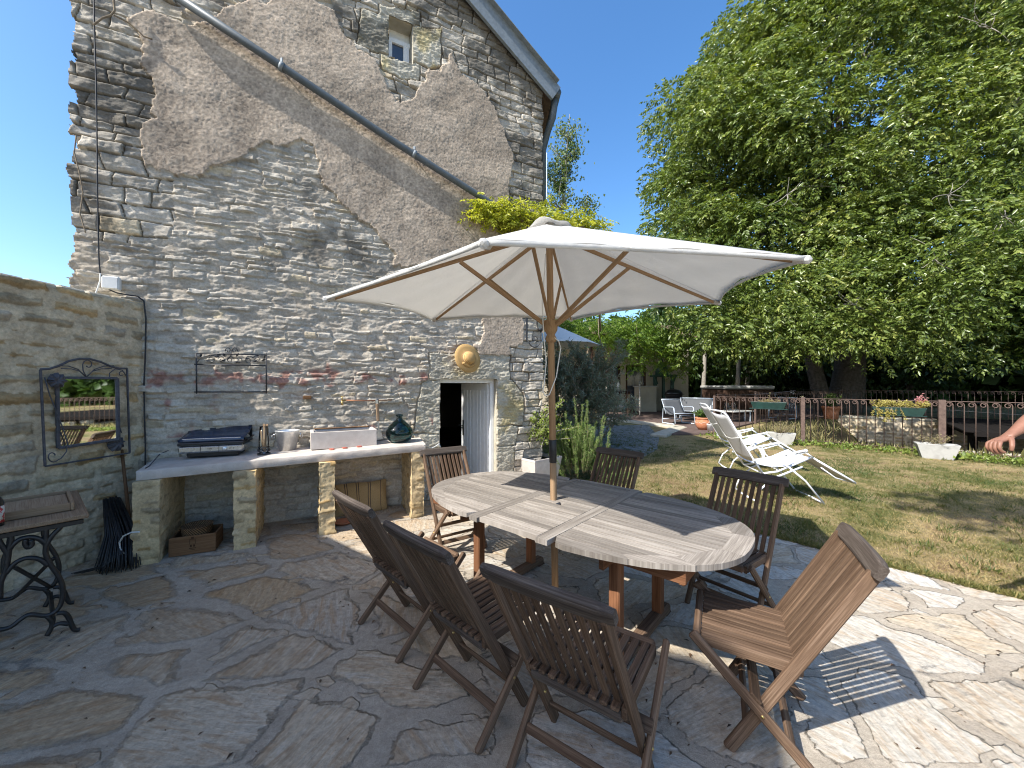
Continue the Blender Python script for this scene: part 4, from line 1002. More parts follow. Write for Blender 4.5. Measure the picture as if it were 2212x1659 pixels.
def canopy():
    mb = MB(); ap = APEX+Vector((0, 0, 0.015)); NS, NR = 22, 26
    for k in range(6):
        A, B = tips[k]+Vector((0, 0, 0.012)), tips[(k+1) % 6]+Vector((0, 0, 0.012)); rows = []
        for i in range(NR+1):
            f = 0.035+0.965*i/NR; row = []
            for j in range(NS+1):
                s = j/NS; e = A.lerp(B, s); q = 4*s*(1-s)
                inn = 1-0.062*q*f                              # scalloped hem between the ribs
                p = ap.lerp(e, f*inn); dx = e-ap
                p.z -= 0.05*q*f*(1.1-f)-0.006*math.sin(s*22+k*3+f*9)*q*f-0.004*math.sin(s*9+k*2-f*23)*q*f      # sag and faint creases
                if k in (3, 4): p.z += 0.006*math.sin(f*70+s*4)*q*max(0, 1-abs(f-0.62)/0.25)*max(0, 1-abs(s-0.3)/0.3)
                row.append(p)
            rows.append(row)
        mb.sheet(rows)
    return mb
CAN = canopy().build('canopy', 'canvas', PAR, solid=0.0016)
mb = MB()
for k in range(6):                                 # hem fold along each edge
    A, B = tips[k]+Vector((0, 0, 0.012)), tips[(k+1) % 6]+Vector((0, 0, 0.012)); ap = APEX+Vector((0, 0, 0.015)); r1 = []; r2 = []
    for j in range(23):
        s = j/22; e = A.lerp(B, s); q = 4*s*(1-s); p = ap.lerp(e, 1-0.062*q); p.z -= 0.05*q*0.1; r1.append(p); r2.append(p+Vector((0, 0, -0.022))-(e-ap).normalized()*0.006)
    mb.sheet([r1, r2])
mb.build('hem', 'canvas', CAN, solid=0.002)
mb = MB(); rows = []
for i in range(9):
    r = 0.02+0.135*i/8; row = []
    for j in range(31):
        a = 2*math.pi*j/30; row.append(APEX+Vector((math.cos(a)*r, math.sin(a)*r, 0.026-0.27*r+0.011*math.sin(a*5+i*0.7)*i/8+0.010*math.sin(a*3+1)*i/8)))
    rows.append(row)
mb.sheet(rows); mb.lathe([(0.0, 0.040), (0.02, 0.038), (0.03, 0.03), (0.03, 0.01)], APEX, 14); mb.build('vent_cap', 'canvas', CAN, solid=0.002)
mb = MB(); q = pole_at(2.45)+Vector((-0.03, -0.03, 0))
mb.tube([q, pole_at(2.1)+Vector((-0.06, -0.04, 0)), pole_at(1.9)+Vector((-0.055, -0.045, 0)), pole_at(1.7)+Vector((-0.04, -0.04, 0)), pole_at(1.55)+Vector((-0.055, -0.03, 0)), pole_at(1.5)+Vector((-0.065, -0.02, 0)), pole_at(1.47)+Vector((-0.05, -0.02, 0)), pole_at(1.475)+Vector((-0.02, -0.025, 0)), pole_at(1.6)+Vector((0.03, -0.025, 0)), pole_at(1.8)+Vector((0.065, -0.02, 0)), pole_at(1.85)+Vector((0.05, -0.02, 0)), pole_at(1.87)+Vector((0.02, -0.03, 0))], 0.0042, 6); mb.build('pull_cord', 'whiteplastic', PAR)

# ------------------------------------------------------------------ white reclining loungers
def make_lounger():
    t = thing('garden_lounger', 'white reclining lounger', 'lounger', (0, 0, 0)); y0, y1 = 0.0, 0.58; T = 0.013
    bt, bb, sb, sf, fe = (-0.43, 1.16), (-0.02, 0.53), (0.10, 0.37), (0.77, 0.60), (1.37, 0.28)
    def V(p, y): return Vector((p[0], y, p[1]))
    mb = MB()
    mb.tube([V(sb, y0), V(bb, y0), V((-0.40, 1.12), y0), V(bt, y0+0.03), V((-0.44, 1.175), y0+0.10), V((-0.44, 1.175), y1-0.10), V(bt, y1-0.03), V((-0.40, 1.12), y1), V(bb, y1), V(sb, y1)], T, 10); mb.build('back_frame', 'whitealu', t)
    mb = MB()
    for y in (y0+0.01, y1-0.01): mb.tube([V(sb, y), V((0.3, 0.40), y), V(sf, y)], T, 10)
    mb.tube([V(sb, y0), V(sb, y1)], T, 8); mb.build('seat_frame', 'whitealu', t)
    mb = MB(); mb.tube([V(sf, y0), V((1.30, 0.315), y0), V(fe, y0+0.04), V(fe, y1-0.04), V((1.30, 0.315), y1), V(sf, y1)], T, 10)
    mb.tube([V((0.9, 0.47), y0+0.02), V((1.1, 0.34), y0+0.03), V((1.36, 0.275), y0+0.06)], 0.008, 8); mb.build('foot_frame', 'whitealu', t)
    for y, nm in ((y0-0.03, 'leg'), (y1+0.03, 'leg')):
        mb = MB(); mb.tube([V((0.40, 0.50), y), V((0.66, 0.30), y), V((0.91, 0.012), y)], T, 10)
        mb.tube([V((0.62, 0.48), y), V((0.25, 0.33), y), V((0.06, 0.18), y), V((-0.02, 0.012), y)], T, 10); mb.build(nm, 'whitealu', t)
    for x in (0.91, -0.02):
        mb = MB(); mb.tube([V((x, 0.012), y0-0.03), V((x+(0.03 if x > 0 else -0.03), 0.014), (y0+y1)/2), V((x, 0.012), y1+0.03)], T, 10)
        mb.build('floor_bar', 'whitealu', t)
    for y in (y0-0.04, y1+0.04):
        mb = MB(); rows = []
        mb.bar(V((-0.06, 0.545), y), V((0.66, 0.695), y), 0.045, 0.022, side=(0, 1, 0), ch=0.008); a = mb.build('armrest', 'whitealu', t)
        mb = MB(); mb.bar(V((0.38, 0.615), y), V((0.44, 0.50), y), 0.03, 0.07, side=(0, 1, 0), ch=0.01); mb.tube([V((0.64, 0.68), y), V((0.76, 0.60), y)], 0.012, 8); mb.ball(V((0.66, 0.69), y), 0.025); mb.bar(V((0.42, 0.60), y), V((0.66, 0.672), y), 0.016, 0.02, side=(0, 1, 0)); mb.build('bracket', 'whiteplastic', a)
    def slingsheet(path, ya, yb, name, sag):
        mb = MB(); rows = []
        for i in range(len(path)):
            rows.append([Vector((path[i][0]+sag*0.5*4*s*(1-s), ya+(yb-ya)*s, path[i][1]-sag*4*s*(1-s))) for s in [k/8 for k in range(9)]])
        mb.sheet(rows); return mb.build(name, 'slingwhite', t, solid=0.003)
    slingsheet([(-0.43+0.41*f, 1.15-0.62*f) for f in [i/10 for i in range(11)]], y0+0.01, y1-0.01, 'back_sling', 0.03)
    slingsheet([(0.0+0.77*f, 0.50+(0.10*f)-0.13*4*f*(1-f)*0.62) for f in [i/12 for i in range(13)]], y0+0.012, y1-0.012, 'seat_sling', 0.02)
    slingsheet([(0.79+0.57*f, 0.59-0.30*f) for f in [i/8 for i in range(9)]], y0+0.01, y1-0.01, 'foot_sling', 0.02)
    mb = MB(); mb.tube([V((-0.22, 0.84), y0-0.01), V((-0.26, 0.80), y0+0.2), V((-0.26, 0.80), y1-0.2), V((-0.22, 0.84), y1+0.01)], 0.005, 6); mb.build('cord', 'whiteplastic', t)
    return t
M['slingwhite'] = plain('white_mesh_sling', (0.68, 0.68, 0.70), 0.75, 0.2, var=0.05, sc=80)
lg = make_lounger(); lg.location = (3.22, 5.08, 0.0); lg.rotation_euler = (0, 0, math.radians(-9)); lg.scale = (0.87, 1, 1)
setp(lg, 'white reclining lounger on the lawn nearer to the dining table', 'lounger', 'pair of white loungers on the lawn')
l2 = copy_tree(lg); l2.location = (3.92, 6.92, 0.0); l2.rotation_euler = (0, 0, math.radians(-13))
setp(l2, 'white reclining lounger partly hidden behind the nearer lounger', 'lounger', 'pair of white loungers on the lawn')
# ------------------------------------------------------------------ far structures
# stone bank of the millrace facing us
BW = thing('bank_wall', 'pale sunlit stone bank wall of the sunken millrace behind the railing', 'wall', fdn(6, CH_FAR, -1.5))
def bank():
    L, Hh, res = 16.0, 1.62, 0.03; s = np.arange(int(L/res))*res; z = np.arange(int(Hh/res))*res
    S, Z = np.meshgrid(s, z, indexing='ij'); h, C = lime_face(611, S, Z, 0.10, 0.22, 0.2, 0.5); h = h*1.5
    o = fdn(CH_L1, CH_FAR-0.3, -1.5); V = np.stack([o.x+FD.x*S-FN.x*h, o.y+FD.y*S-FN.y*h, o.z+Z], -1); C = np.clip(C*np.array([1.12, 1.14, 1.2]), 0, 0.75)
    n, m_ = S.shape; C4 = np.concatenate([C, np.ones(C.shape[:2]+(1,))], -1).reshape(-1, 4)
    array_mesh('stone_face', V.reshape(-1, 3), gridfaces(n, m_), 'wall_soft', BW, {'Col': ('FLOAT_COLOR', C4)}, smooth=True)
    mb = MB(); a, b_ = fdn(CH_L1, CH_FAR+0.0), fdn(CH_L1+16, CH_FAR+0.0)
    mb.bar(a+Vector((0, 0, -0.72)), b_+Vector((0, 0, -0.72)), 0.56, 1.5, ch=0.02); mb.bar(a+Vector((0, 0, 0.07)), b_+Vector((0, 0, 0.07)), 0.7, 0.1, ch=0.03)
    mb.build('coping', 'dressed', BW)
bank()
# timber sluice across the race; its near-black colour stands in for shade
SL = thing('timber_sluice', 'timber roofed sluice coloured near-black in place of shade, over shaded water behind the right railing panels', 'sluice', fdn(6.5, 19, -1.4))
mb = MB()
for n in (18.2, 20.2, 22.4):
    mb.bar(fdn(2.4, n, 0.12), fdn(14, n, 0.12), 0.16, 0.14); 
for d in (2.6, 4.6, 6.6, 8.6, 10.6): 
    mb.bar(fdn(d, 16.7, 0.0), fdn(d, 22.9, 0.0), 0.14, 0.14)
    for n in (18.2, 22.4): mb.bar(fdn(d, n, -1.5), fdn(d, n, 0.05), 0.15, 0.15)
mb.build('frame', 'shade_black', SL)
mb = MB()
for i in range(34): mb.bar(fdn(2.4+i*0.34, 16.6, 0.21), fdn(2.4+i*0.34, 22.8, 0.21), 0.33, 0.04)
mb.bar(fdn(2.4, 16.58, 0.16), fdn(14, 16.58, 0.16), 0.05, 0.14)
mb.build('deck_boards', 'shade_black', SL)
# pale coping stones along the foot of the railing on the right
CP = thing('coping_stone', 'pale stone coping along the foot of the railing at the right edge', 'kerb', FP(3.5, 0.32))
mb = MB()
for i in range(9): mb.bar(FP(2.45+i*0.72, 0.33, 0.04), FP(2.45+i*0.72+0.69, 0.33, 0.04), 0.26, rnd.uniform(0.13, 0.17), ch=0.02)
mb.build('stone_course', 'dressed', CP)

# ------------------------------------------------------------------ iron railings
def railing(label, posts, zt, zb, spacing, p0, d, thick, side=1, base=0.0, r=0.009, nseg=14):
    """posts: list of (distance, width); scrolled balusters between them"""
    nn = Vector((-d.y, d.x, 0)); t = thing('iron_railing', label, 'railing', p0+d*posts[0][0]+Vector((0, 0, base)))
    at = lambda s, z: p0+d*s+Vector((0, 0, z+base))
    s0, s1 = posts[0][0], posts[-1][0]
    mb = MB(); mb.bar(at(s0, zt), at(s1, zt), 0.03, 0.014, ch=0.002); mb.build('top_rail', 'rust', t)
    mb = MB(); mb.bar(at(s0, zb), at(s1, zb), 0.025, 0.012, ch=0.002); mb.build('bottom_rail', 'rust', t)
    for s, w in posts:
        mb = MB(); mb.bar(at(s, -0.05), at(s, zt+0.03), w, w, side=d, ch=0.004); mb.build('post', 'rust', t)
    for (a, wa), (b_, wb) in zip(posts, posts[1:]):
        n = max(1, round((b_-a-0.06)/spacing)); st = (b_-a)/n; mb = MB()
        for i in range(n):
            x = a+(i+1)*st-(0.045 if i == n-1 else 0); R_ = min(0.055, st*0.36); top = zt-0.012
            pts = [at(x, zb), at(x, top-R_*1.15)]
            cx = x-R_*1.0
            for k in range(nseg+1):
                f = k/nseg; ang = f*math.pi*2.55; rad = R_*(1.0-0.62*f)
                pts.append(at(cx+math.cos(ang)*rad-0.0*f, top-R_*1.1+math.sin(ang)*rad*1.05))
            mb.tube(pts, r, 6)
        mb.build('scroll_panel', 'rust', t)
    return t
railing('long rusty scrolled iron railing edging the lawn, nearest the camera', [(-2.08, 0.06), (0, 0.085), (2.39, 0.11), (4.9, 0.06), (7.4, 0.06), (9.9, 0.06)], 1.18, 0.12, 0.150, F0, FD, 0.02)
fr0 = fdn(-2.95, 17.3); fd2 = (fdn(-0.5, CH_FAR)-fr0).normalized()
railing('rusty scrolled railing at the far edge of the deck, running away from us', [(0, 0.06), (2.0, 0.05), (4.0, 0.05), (6.2, 0.06)], 1.18, 0.10, 0.155, fr0, fd2, 0.02, base=0.05, r=0.010, nseg=9)
fr1 = fr0+fd2*6.25
railing('scrolled railing in deep shade in front of the walnut trunk', [(0, 0.06), (2.6, 0.05), (5.2, 0.10)], 1.22, 0.10, 0.155, fr1, FD, 0.02, base=0.05, r=0.011, nseg=9)
# festoon wire with bulbs strung behind the railing
ST = thing('string_lights', 'festoon wire with clear glass bulbs strung behind the railing', 'string lights', FP(-2.0, 0.5, 1.28))
wp_ = [FP(-2.05, 0.04, 1.23), FP(-0.3, 1.4, 1.36), fr0+fd2*2.2+Vector((0, 0, 1.36)), fr0+fd2*6.2+Vector((0, 0, 1.36))]
mb = MB(); allp = []
for a, b_ in zip(wp_, wp_[1:]):
    c = curve(a, b_, 0.05, 8); allp += c
mb.tube(allp, 0.006, 5)
wq = curve(FP(2.3, 0.06, 1.0), FP(9, 0.2, 0.72), 0.03, 10); mb2 = MB(); mb2.tube(wq, 0.005, 5)
WIRE = mb.build('wire', 'cable', ST)
for p in (allp[2], allp[6], allp[11], allp[14], allp[20]):
    mb = MB(); mb.lathe([(0.012, 0.03), (0.014, 0.0), (0.03, -0.035), (0.034, -0.06), (0.022, -0.085), (0.001, -0.095)], p, 10); mb.build('bulb', 'glass', ST)
ST2 = thing('string_lights', 'single bulb hanging on a wire behind the right hand railing panels', 'string lights', wq[0])
mb2.build('wire', 'cable', ST2); mb = MB(); mb.lathe([(0.012, 0.03), (0.014, 0.0), (0.03, -0.035), (0.036, -0.06), (0.024, -0.09), (0.001, -0.10)], wq[3], 12); mb.build('bulb', 'glass', ST2)

# ------------------------------------------------------------------ cottage behind the garden
YC = 21.6
COT = thing('cottage', 'cream rendered cottage across the lawn half hidden by a wisteria porch', 'cottage', (6, YC, 0))
cx0, cx1 = -1.5, (1487-CU)/FPX*YC
dx0, dx1 = (1352-CU)/FPX*YC, (1396-CU)/FPX*YC; wx0, wx1 = (1225-CU)/FPX*YC, (1341-CU)/FPX*YC
mb = MB(); zc = 4.25
for a, b_, z0, z1 in ((cx0, wx0, 0, zc), (wx0, wx1, 0, 0.95), (wx0, wx1, 2.55, zc), (wx1, dx0, 0, zc), (dx0, dx1, 2.6, zc), (dx1, cx1, 0, zc)):
    mb.box(((a+b_)/2, YC+0.2, (z0+z1)/2), (b_-a, 0.4, z1-z0), (1, 0, 0), 0.003)
mb.box((cx1-0.2, YC+2.9, zc/2), (0.4, 5, zc), (1, 0, 0), 0.003); mb.box((cx0+0.2, YC+2.9, zc/2), (0.4, 5, zc), (1, 0, 0), 0.003)
mb.box(((cx0+cx1)/2, YC+5.4, 0.5), (cx1-cx0, 0.3, 1.0), (1, 0, 0), 0.003)
mb.build('wall', 'render', COT)
mb = MB(); mb.prism([Vector((cx0-0.4, YC-0.3, zc-0.1)), Vector((cx1+0.35, YC-0.3, zc-0.1)), Vector((cx1+0.35, YC+3, zc+0.9)), Vector((cx0-0.4, YC+3, zc+0.9))], (0, 0, 0.14))
mb.prism([Vector((cx0-0.4, YC+6.2, zc-0.1)), Vector((cx1+0.35, YC+6.2, zc-0.1)), Vector((cx1+0.35, YC+3, zc+0.9)), Vector((cx0-0.4, YC+3, zc+0.9))], (0, 0, 0.14)); mb.build('roof', 'tile', COT)
# porch roof carrying the wisteria
mb = MB(); q = [Vector((3.2, 16.6, 3.75)), Vector((7.0, 16.9, 3.55)), Vector((9.0, YC-0.05, 3.95)), Vector((1.5, YC-0.05, 4.1))]
mb.prism(q, (0, 0, 0.1)); PORCH = mb.build('porch_roof', 'tile', COT)
mb = MB(); mb.tube([q[1]+Vector((0.03, 0, 0.02)), q[2]+Vector((0.03, 0, 0.02))], 0.06, 8); mb.build('gutter', 'pipe', PORCH)
for p in (Vector((3.5, 16.9, 0)),):
    mb = MB(); mb.bar(p, p+Vector((0, 0, 3.8)), 0.12, 0.12); mb.build('porch_post', 'darkwood', COT)
mb = MB()
for x in (dx0+0.05, dx1-0.05): mb.box((x, YC+0.12, 1.3), (0.1, 0.12, 2.6), (1, 0, 0))
mb.box(((dx0+dx1)/2, YC+0.12, 2.55), (dx1-dx0, 0.12, 0.1), (1, 0, 0)); DF = mb.build('door', 'darkwood', COT)
mb = MB(); mb.box(((dx0+dx1)/2, YC+0.16, 1.2), (dx1-dx0-0.2, 0.02, 2.3), (1, 0, 0)); mb.build('glazing', 'pane', DF)
mb = MB()
for x in (wx0+0.05, (wx0+wx1)/2, wx1-0.05): mb.box((x, YC+0.12, 1.75), (0.14, 0.1, 1.6), (1, 0, 0))
for z in (1.0, 2.5): mb.box(((wx0+wx1)/2, YC+0.12, z), (wx1-wx0, 0.1, 0.09), (1, 0, 0))
WN = mb.build('window', 'darkwood', COT)
mb = MB(); mb.box(((wx0+wx1)/2, YC+0.15, 1.75), (wx1-wx0-0.1, 0.015, 1.5), (1, 0, 0)); mb.build('pane', 'pane', WN)
# low rendered cabinet, green stand with bell jars, kettle barbecue, iron daybed
def at(u, Y, z=0.05): return Vector(((u-CU)/FPX*Y, Y, z))
LW = thing('masonry_worktop', 'low cream masonry worktop beside the cottage door', 'worktop', at(1394, YC-0.5))
mb = MB(); mb.box(at(1394, YC-0.5, 0.72), (0.95, 0.8, 1.34), (1, 0, 0), 0.01); mb.build('body', 'render', LW); mb = MB(); mb.box(at(1394, YC-0.5, 1.42), (1.1, 0.9, 0.07), (1, 0, 0), 0.01); mb.build('top', 'fibro', LW)
for u, s in ((1384, 0.16), (1391, 0.12)):
    b_ = at(u, YC-0.5, 1.456); mb = MB(); mb.lathe([(s*0.5, 0), (s*0.55, s*1.3), (s*0.3, s*1.8), (s*0.3, s*2.1)], b_, 12); setp(mb.build('glass_jar', 'glass'), 'small clear jar on the cream worktop by the cottage door', 'jar', 'jars on the worktop')
GS = thing('cast_stand', 'dark green cast iron stand against the cottage wall', 'stand', at(1433, YC-0.5))
mb = MB()
for u in (1415, 1452): mb.bar(at(u, YC-0.5, 0.05), at(u, YC-0.5, 1.95), 0.16, 0.16)
mb.bar(at(1433, YC-0.5, 0.05), at(1433, YC-0.5, 1.95), 0.14, 0.14); mb.build('legs', 'darkgreen', GS)
mb = MB(); mb.box(at(1433, YC-0.5, 2.0), (1.3, 0.6, 0.12), (1, 0, 0), 0.02)
for sgn in (-1, 1): mb.bar(at(1433, YC-0.5, 1.95)+Vector((sgn*0.55, -0.2, 0)), at(1433, YC-0.5, 1.55)+Vector((sgn*0.42, -0.2, 0)), 0.06, 0.2)
mb.build('top', 'darkgreen', GS)
def belljar(name, u, Y, z, r, lab):
    mb = MB(); mb.lathe([(r, 0), (r*1.0, r*0.9), (r*0.9, r*1.5), (r*0.55, r*2.0), (r*0.22, r*2.2), (r*0.25, r*2.5), (r*0.12, r*2.65), (0.001, r*2.7)], at(u, Y, z), 18); setp(mb.build(name, 'darkgreen'), lab, 'bell')
belljar('garden_bell', 1429, YC-0.5, 2.061, 0.33, 'dark green metal cloche bell on the green iron stand')
belljar('garden_bell', 1303, YC-1.2, 1.16, 0.33, 'green cloche bell on the dark wooden table by the window')
WT_ = thing('rustic_table', 'dark wooden table under the cottage window', 'table', at(1320, YC-1.2))
mb = MB(); mb.box(at(1318, YC-1.2, 1.1), (2.0, 0.7, 0.12), (1, 0, 0)); mb.build('top', 'darkwood', WT_)
for dx in (-0.9, 0.9):
    for dy in (-0.25, 0.25):
        mb = MB(); mb.bar(at(1318, YC-1.2, 0.05)+Vector((dx, dy, 0)), at(1318, YC-1.2, 1.05)+Vector((dx, dy, 0)), 0.12, 0.12); mb.build('leg', 'oldwood', WT_)
mb = MB(); mb.lathe([(0.10, 0), (0.11, 0.3), (0.04, 0.48), (0.04, 0.62)], at(1336, YC-1.2, 1.16), 12); setp(mb.build('bottle', 'whiteplastic'), 'pale bottle on the dark wooden table by the cottage', 'bottle')
KB = thing('kettle_barbecue', 'black kettle barbecue on legs in front of the cottage', 'barbecue', at(1452, 19.2))
c = at(1455, 19.2, 1.0); mb = MB(); mb.lathe([(0.001, -0.34), (0.22, -0.30), (0.37, -0.15), (0.42, 0.0), (0.42, 0.012)], c, 24); mb.build('bowl', 'blackplastic', KB)
mb = MB(); mb.lathe([(0.425, 0.015), (0.41, 0.12), (0.30, 0.24), (0.10, 0.30), (0.001, 0.305)], c, 24); mb.lathe([(0.03, 0.30), (0.03, 0.36), (0.001, 0.37)], c, 8)
for s in (-1, 1): mb.tube([c+Vector((s*0.42, -0.08, 0.05)), c+Vector((s*0.50, -0.08, 0.04)), c+Vector((s*0.50, 0.08, 0.04)), c+Vector((s*0.42, 0.08, 0.05))], 0.015, 6)
mb.build('lid', 'blackplastic', KB)
for a in (0.5, 2.6, 4.7):
    mb = MB(); mb.tube([c+Vector((math.cos(a)*0.25, math.sin(a)*0.25, -0.25)), c+Vector((math.cos(a)*0.36, math.sin(a)*0.36, -0.95))], 0.014, 8); mb.build('leg', 'cast', KB)
BD = thing('iron_daybed', 'old iron daybed frame on the terrace before the cottage', 'daybed', at(1345, 17.8, 0.06))
for ua in (1310, 1382):
    mb = MB(); p = at(ua, 17.8, 0.055); mb.tube([p, p+Vector((0, 0, 0.25)), p+Vector((0, 0, 1.35))], [0.03, 0.035, 0.028], 10); mb.lathe([(0.03, 0), (0.045, 0.03), (0.03, 0.08), (0.04, 0.12), (0.001, 0.17)], p+Vector((0, 0, 1.35)), 10); mb.lathe([(0.03, 0), (0.055, 0.03), (0.03, 0.06)], p+Vector((0, 0, 0.25)), 10); mb.build('post', 'palebark', BD)
a, b_ = at(1310, 17.8, 0.5), at(1382, 17.8, 0.5); mb = MB(); mb.bar(a, b_, 0.05, 0.08); mb.bar(a+Vector((0, 1.0, 0)), b_+Vector((0, 1.0, 0)), 0.05, 0.08)
for i in range(7): x = a.lerp(b_, (i+0.5)/7); mb.bar(x, x+Vector((0, 1, 0)), 0.12, 0.02)
mb.build('bed_frame', 'greyiron', BD)
mb = MB(); mb.bar(a+Vector((0, 1, 0.75)), b_+Vector((0, 1, 0.75)), 0.03, 0.03)
for i in range(9):
    x = a.lerp(b_, (i+0.5)/9)+Vector((0, 1, 0)); mb.tube([x, x+Vector((0.03, 0, 0.3)), x+Vector((-0.03, 0, 0.55)), x+Vector((0, 0, 0.75))], 0.012, 6)
mb.build('back_scrolls', 'greyiron', BD)
# second parasol, by the cottage
P2 = thing('parasol', 'pale blue-white parasol beside the cottage, seen through the olive branches', 'parasol', (1.7, 13.0, 0))
mb = MB(); cx, cy = 1.55, 13.0
for k in range(6):
    a0, a1 = k*math.pi/3, (k+1)*math.pi/3; A = Vector((cx+1.55*math.cos(a0), cy+1.55*math.sin(a0), 2.83)); B = Vector((cx+1.55*math.cos(a1), cy+1.55*math.sin(a1), 2.83)); ap = Vector((cx, cy, 3.5)); rows = []
    for i in range(7):
        f = 0.02+0.98*i/6; rows.append([ap.lerp(A.lerp(B, j/8), f*(1-0.06*4*(j/8)*(1-j/8)))-Vector((0, 0, 0.05*4*(j/8)*(1-j/8)*f*(1.2-f))) for j in range(9)])
    mb.sheet(rows)
M['canvas_blue'] = plain('pale_canvas', (0.7, 0.69, 0.66), 0.85, 0.1, var=0.05)
mb.build('canopy', 'canvas_blue', P2, solid=0.003)
mb = MB(); mb.tube([Vector((cx, cy, 0)), Vector((cx, cy, 3.5))], 0.025, 10); mb.build('pole', 'bamboo', P2)
for k in range(6):
    a0 = k*math.pi/3; mb = MB(); mb.bar(Vector((cx, cy, 3.46)), Vector((cx+1.53*math.cos(a0), cy+1.53*math.sin(a0), 2.81)), 0.02, 0.025); mb.build('rib', 'bamboo', P2)

# ------------------------------------------------------------------ hot tub and terrace seats
HT = thing('hot_tub', 'square brown panelled hot tub with a pale grey cover on the deck', 'hot tub', at(1588, 20.0))
c = at(1588, 20.0, 0.05); mb = MB(); mb.box(c+Vector((0, 0, 0.62)), (2.35, 2.35, 1.24), (1, 0, 0), 0.06)
for i in range(12): mb.bar(c+Vector((-1.1+i*0.2, -1.18, 0.08)), c+Vector((-1.1+i*0.2, -1.18, 1.18)), 0.17, 0.03, side=(1, 0, 0))
mb.build('cabinet', 'darkwood', HT)
mb = MB(); mb.box(c+Vector((0, 0, 1.33)), (2.5, 2.5, 0.17), (1, 0, 0), 0.05); mb.build('cover', 'fibro', HT)
def sling_chair(name, label, p, ang, w, group=None):
    t = thing(name, label, 'garden seat', p, ang, group)
    Rm = Matrix.Rotation(ang, 4, 'Z'); A = lambda x, y, z: Vector(p)+Rm @ Vector((x, y, z)); h = w/2
    for s in (-1, 1):
        mb = MB(); x = s*h
        mb.tube([A(x, -0.32, 0.02), A(x, -0.36, 0.05), A(x, -0.28, 0.60), A(x, -0.22, 0.64), A(x, 0.28, 0.62), A(x, 0.33, 0.56), A(x, 0.38, 0.06), A(x, 0.36, 0.02), A(x, -0.32, 0.02)], 0.018, 8); mb.build('side_frame', 'alu', t)
    mb = MB(); mb.tube([A(-h, -0.30, 0.40), A(h, -0.30, 0.40)], 0.015, 8); mb.build('front_bar', 'alu', t)
    mb = MB(); mb.tube([A(-h, 0.36, 0.16), A(h, 0.36, 0.16)], 0.015, 8); mb.build('rear_bar', 'alu', t)
    mb = MB(); mb.tube([A(-h, 0.44, 0.9), A(h, 0.44, 0.9)], 0.018, 8)
    for s in (-1, 1): mb.tube([A(s*h*0.97, 0.18, 0.36), A(s*h*0.97, 0.44, 0.9)], 0.016, 8)
    mb.build('back_frame', 'alu', t)
    mb = MB(); rows = []
    for i in range(13):
        f = i/12
        y, z = (-0.3+0.46*(f/0.5), 0.41-0.06*math.sin(math.pi*min(1, f/0.5))) if f <= 0.5 else (0.16+0.28*((f-0.5)/0.5), 0.35+0.55*((f-0.5)/0.5))
        rows.append([A(-h*0.95+1.9*h*k/6, y, z-0.02*4*(k/6)*(1-k/6)) for k in range(7)])
    mb.sheet(rows); mb.build('sling', 'sling', t, solid=0.006); return t
sling_chair('sling_chair', 'grey sling armchair with tube frame at the left on the brown deck', at(1466, 14.4, 0.062), math.radians(15), 0.85)
sling_chair('sling_bench', 'wide two-seat grey sling bench facing us on the deck', at(1500, 15.6, 0.062), math.radians(-35), 1.25)
sling_chair('sling_chair', 'grey sling chair seen through the railing bars', at(1690, 16.6, 0.062), math.radians(-60), 0.75)
LT_ = thing('low_table', 'low pale table behind the railing with glass jars on it', 'table', at(1590, 15.4, 0.06))
mb = MB(); mb.box(at(1590, 15.4, 0.47), (1.2, 0.7, 0.04), (0.9, 0.4, 0)); mb.build('top', 'fibro', LT_)
for dx, dy in ((-0.5, -0.2), (0.5, -0.1), (-0.45, 0.25), (0.5, 0.25)):
    mb = MB(); mb.bar(at(1590, 15.4, 0.06)+Vector((dx, dy, 0)), at(1590, 15.4, 0.45)+Vector((dx, dy, 0)), 0.04, 0.04); mb.build('leg', 'alu', LT_)
for u in (1570, 1584):
    mb = MB(); mb.lathe([(0.11, 0), (0.13, 0.05), (0.13, 0.2), (0.06, 0.27), (0.07, 0.32)], at(u, 15.4, 0.491), 14); setp(mb.build('glass_jar', 'glass'), 'clear glass jar on the low pale table behind the railing', 'jar', 'jars on the low table')

# ------------------------------------------------------------------ pots, troughs and railing boxes
def pot(name, label, p, prof, mat, rim=True, group=None, n=20, soilz=0.9):
    t = thing(name, label, 'flower pot', p, 0, group); h = prof[-1][1]
    mb = MB(); r_ = prof[-1][0]; mb.lathe(prof+[(r_*0.86, h), (r_*0.84, h*soilz)], p, n); mb.build('body', mat, t)
    mb = MB(); mb.lathe([(0.001, h*soilz), (r_*0.86, h*soilz)], p, n); mb.build('soil', 'soil', t); return t
pot('round_pot', 'round terracotta pot with pale wavy band on the terrace edge', at(1519, 12.6, 0.06), [(0.13, 0), (0.2, 0.08), (0.245, 0.2), (0.235, 0.31), (0.22, 0.34), (0.25, 0.36), (0.25, 0.40)], 'terracotta')
m, nt, b = newmat('pale_slip', 0.8, 0.2); b.inputs['Base Color'].default_value = (0.62, 0.42, 0.32, 1)
nt.links.new(ramp(nt, noise(nt, pos(nt), 30, 3), [(0.3, (0.5, 0.3, 0.2)), (0.7, (0.66, 0.48, 0.38))]), b.inputs['Base Color']); M['slip'] = m
mb = MB(); pc = at(1519, 12.6, 0.06); prt = [o for o in bpy.data.objects if o.name == 'round_pot'][0]
mb.tube([pc+Vector((0.243*math.cos(a), 0.243*math.sin(a), 0.235+0.02*math.sin(a*9))) for a in [i*2*math.pi/72 for i in range(72)]], 0.009, 6, closed=True); mb.build('painted_band', 'slip', prt)
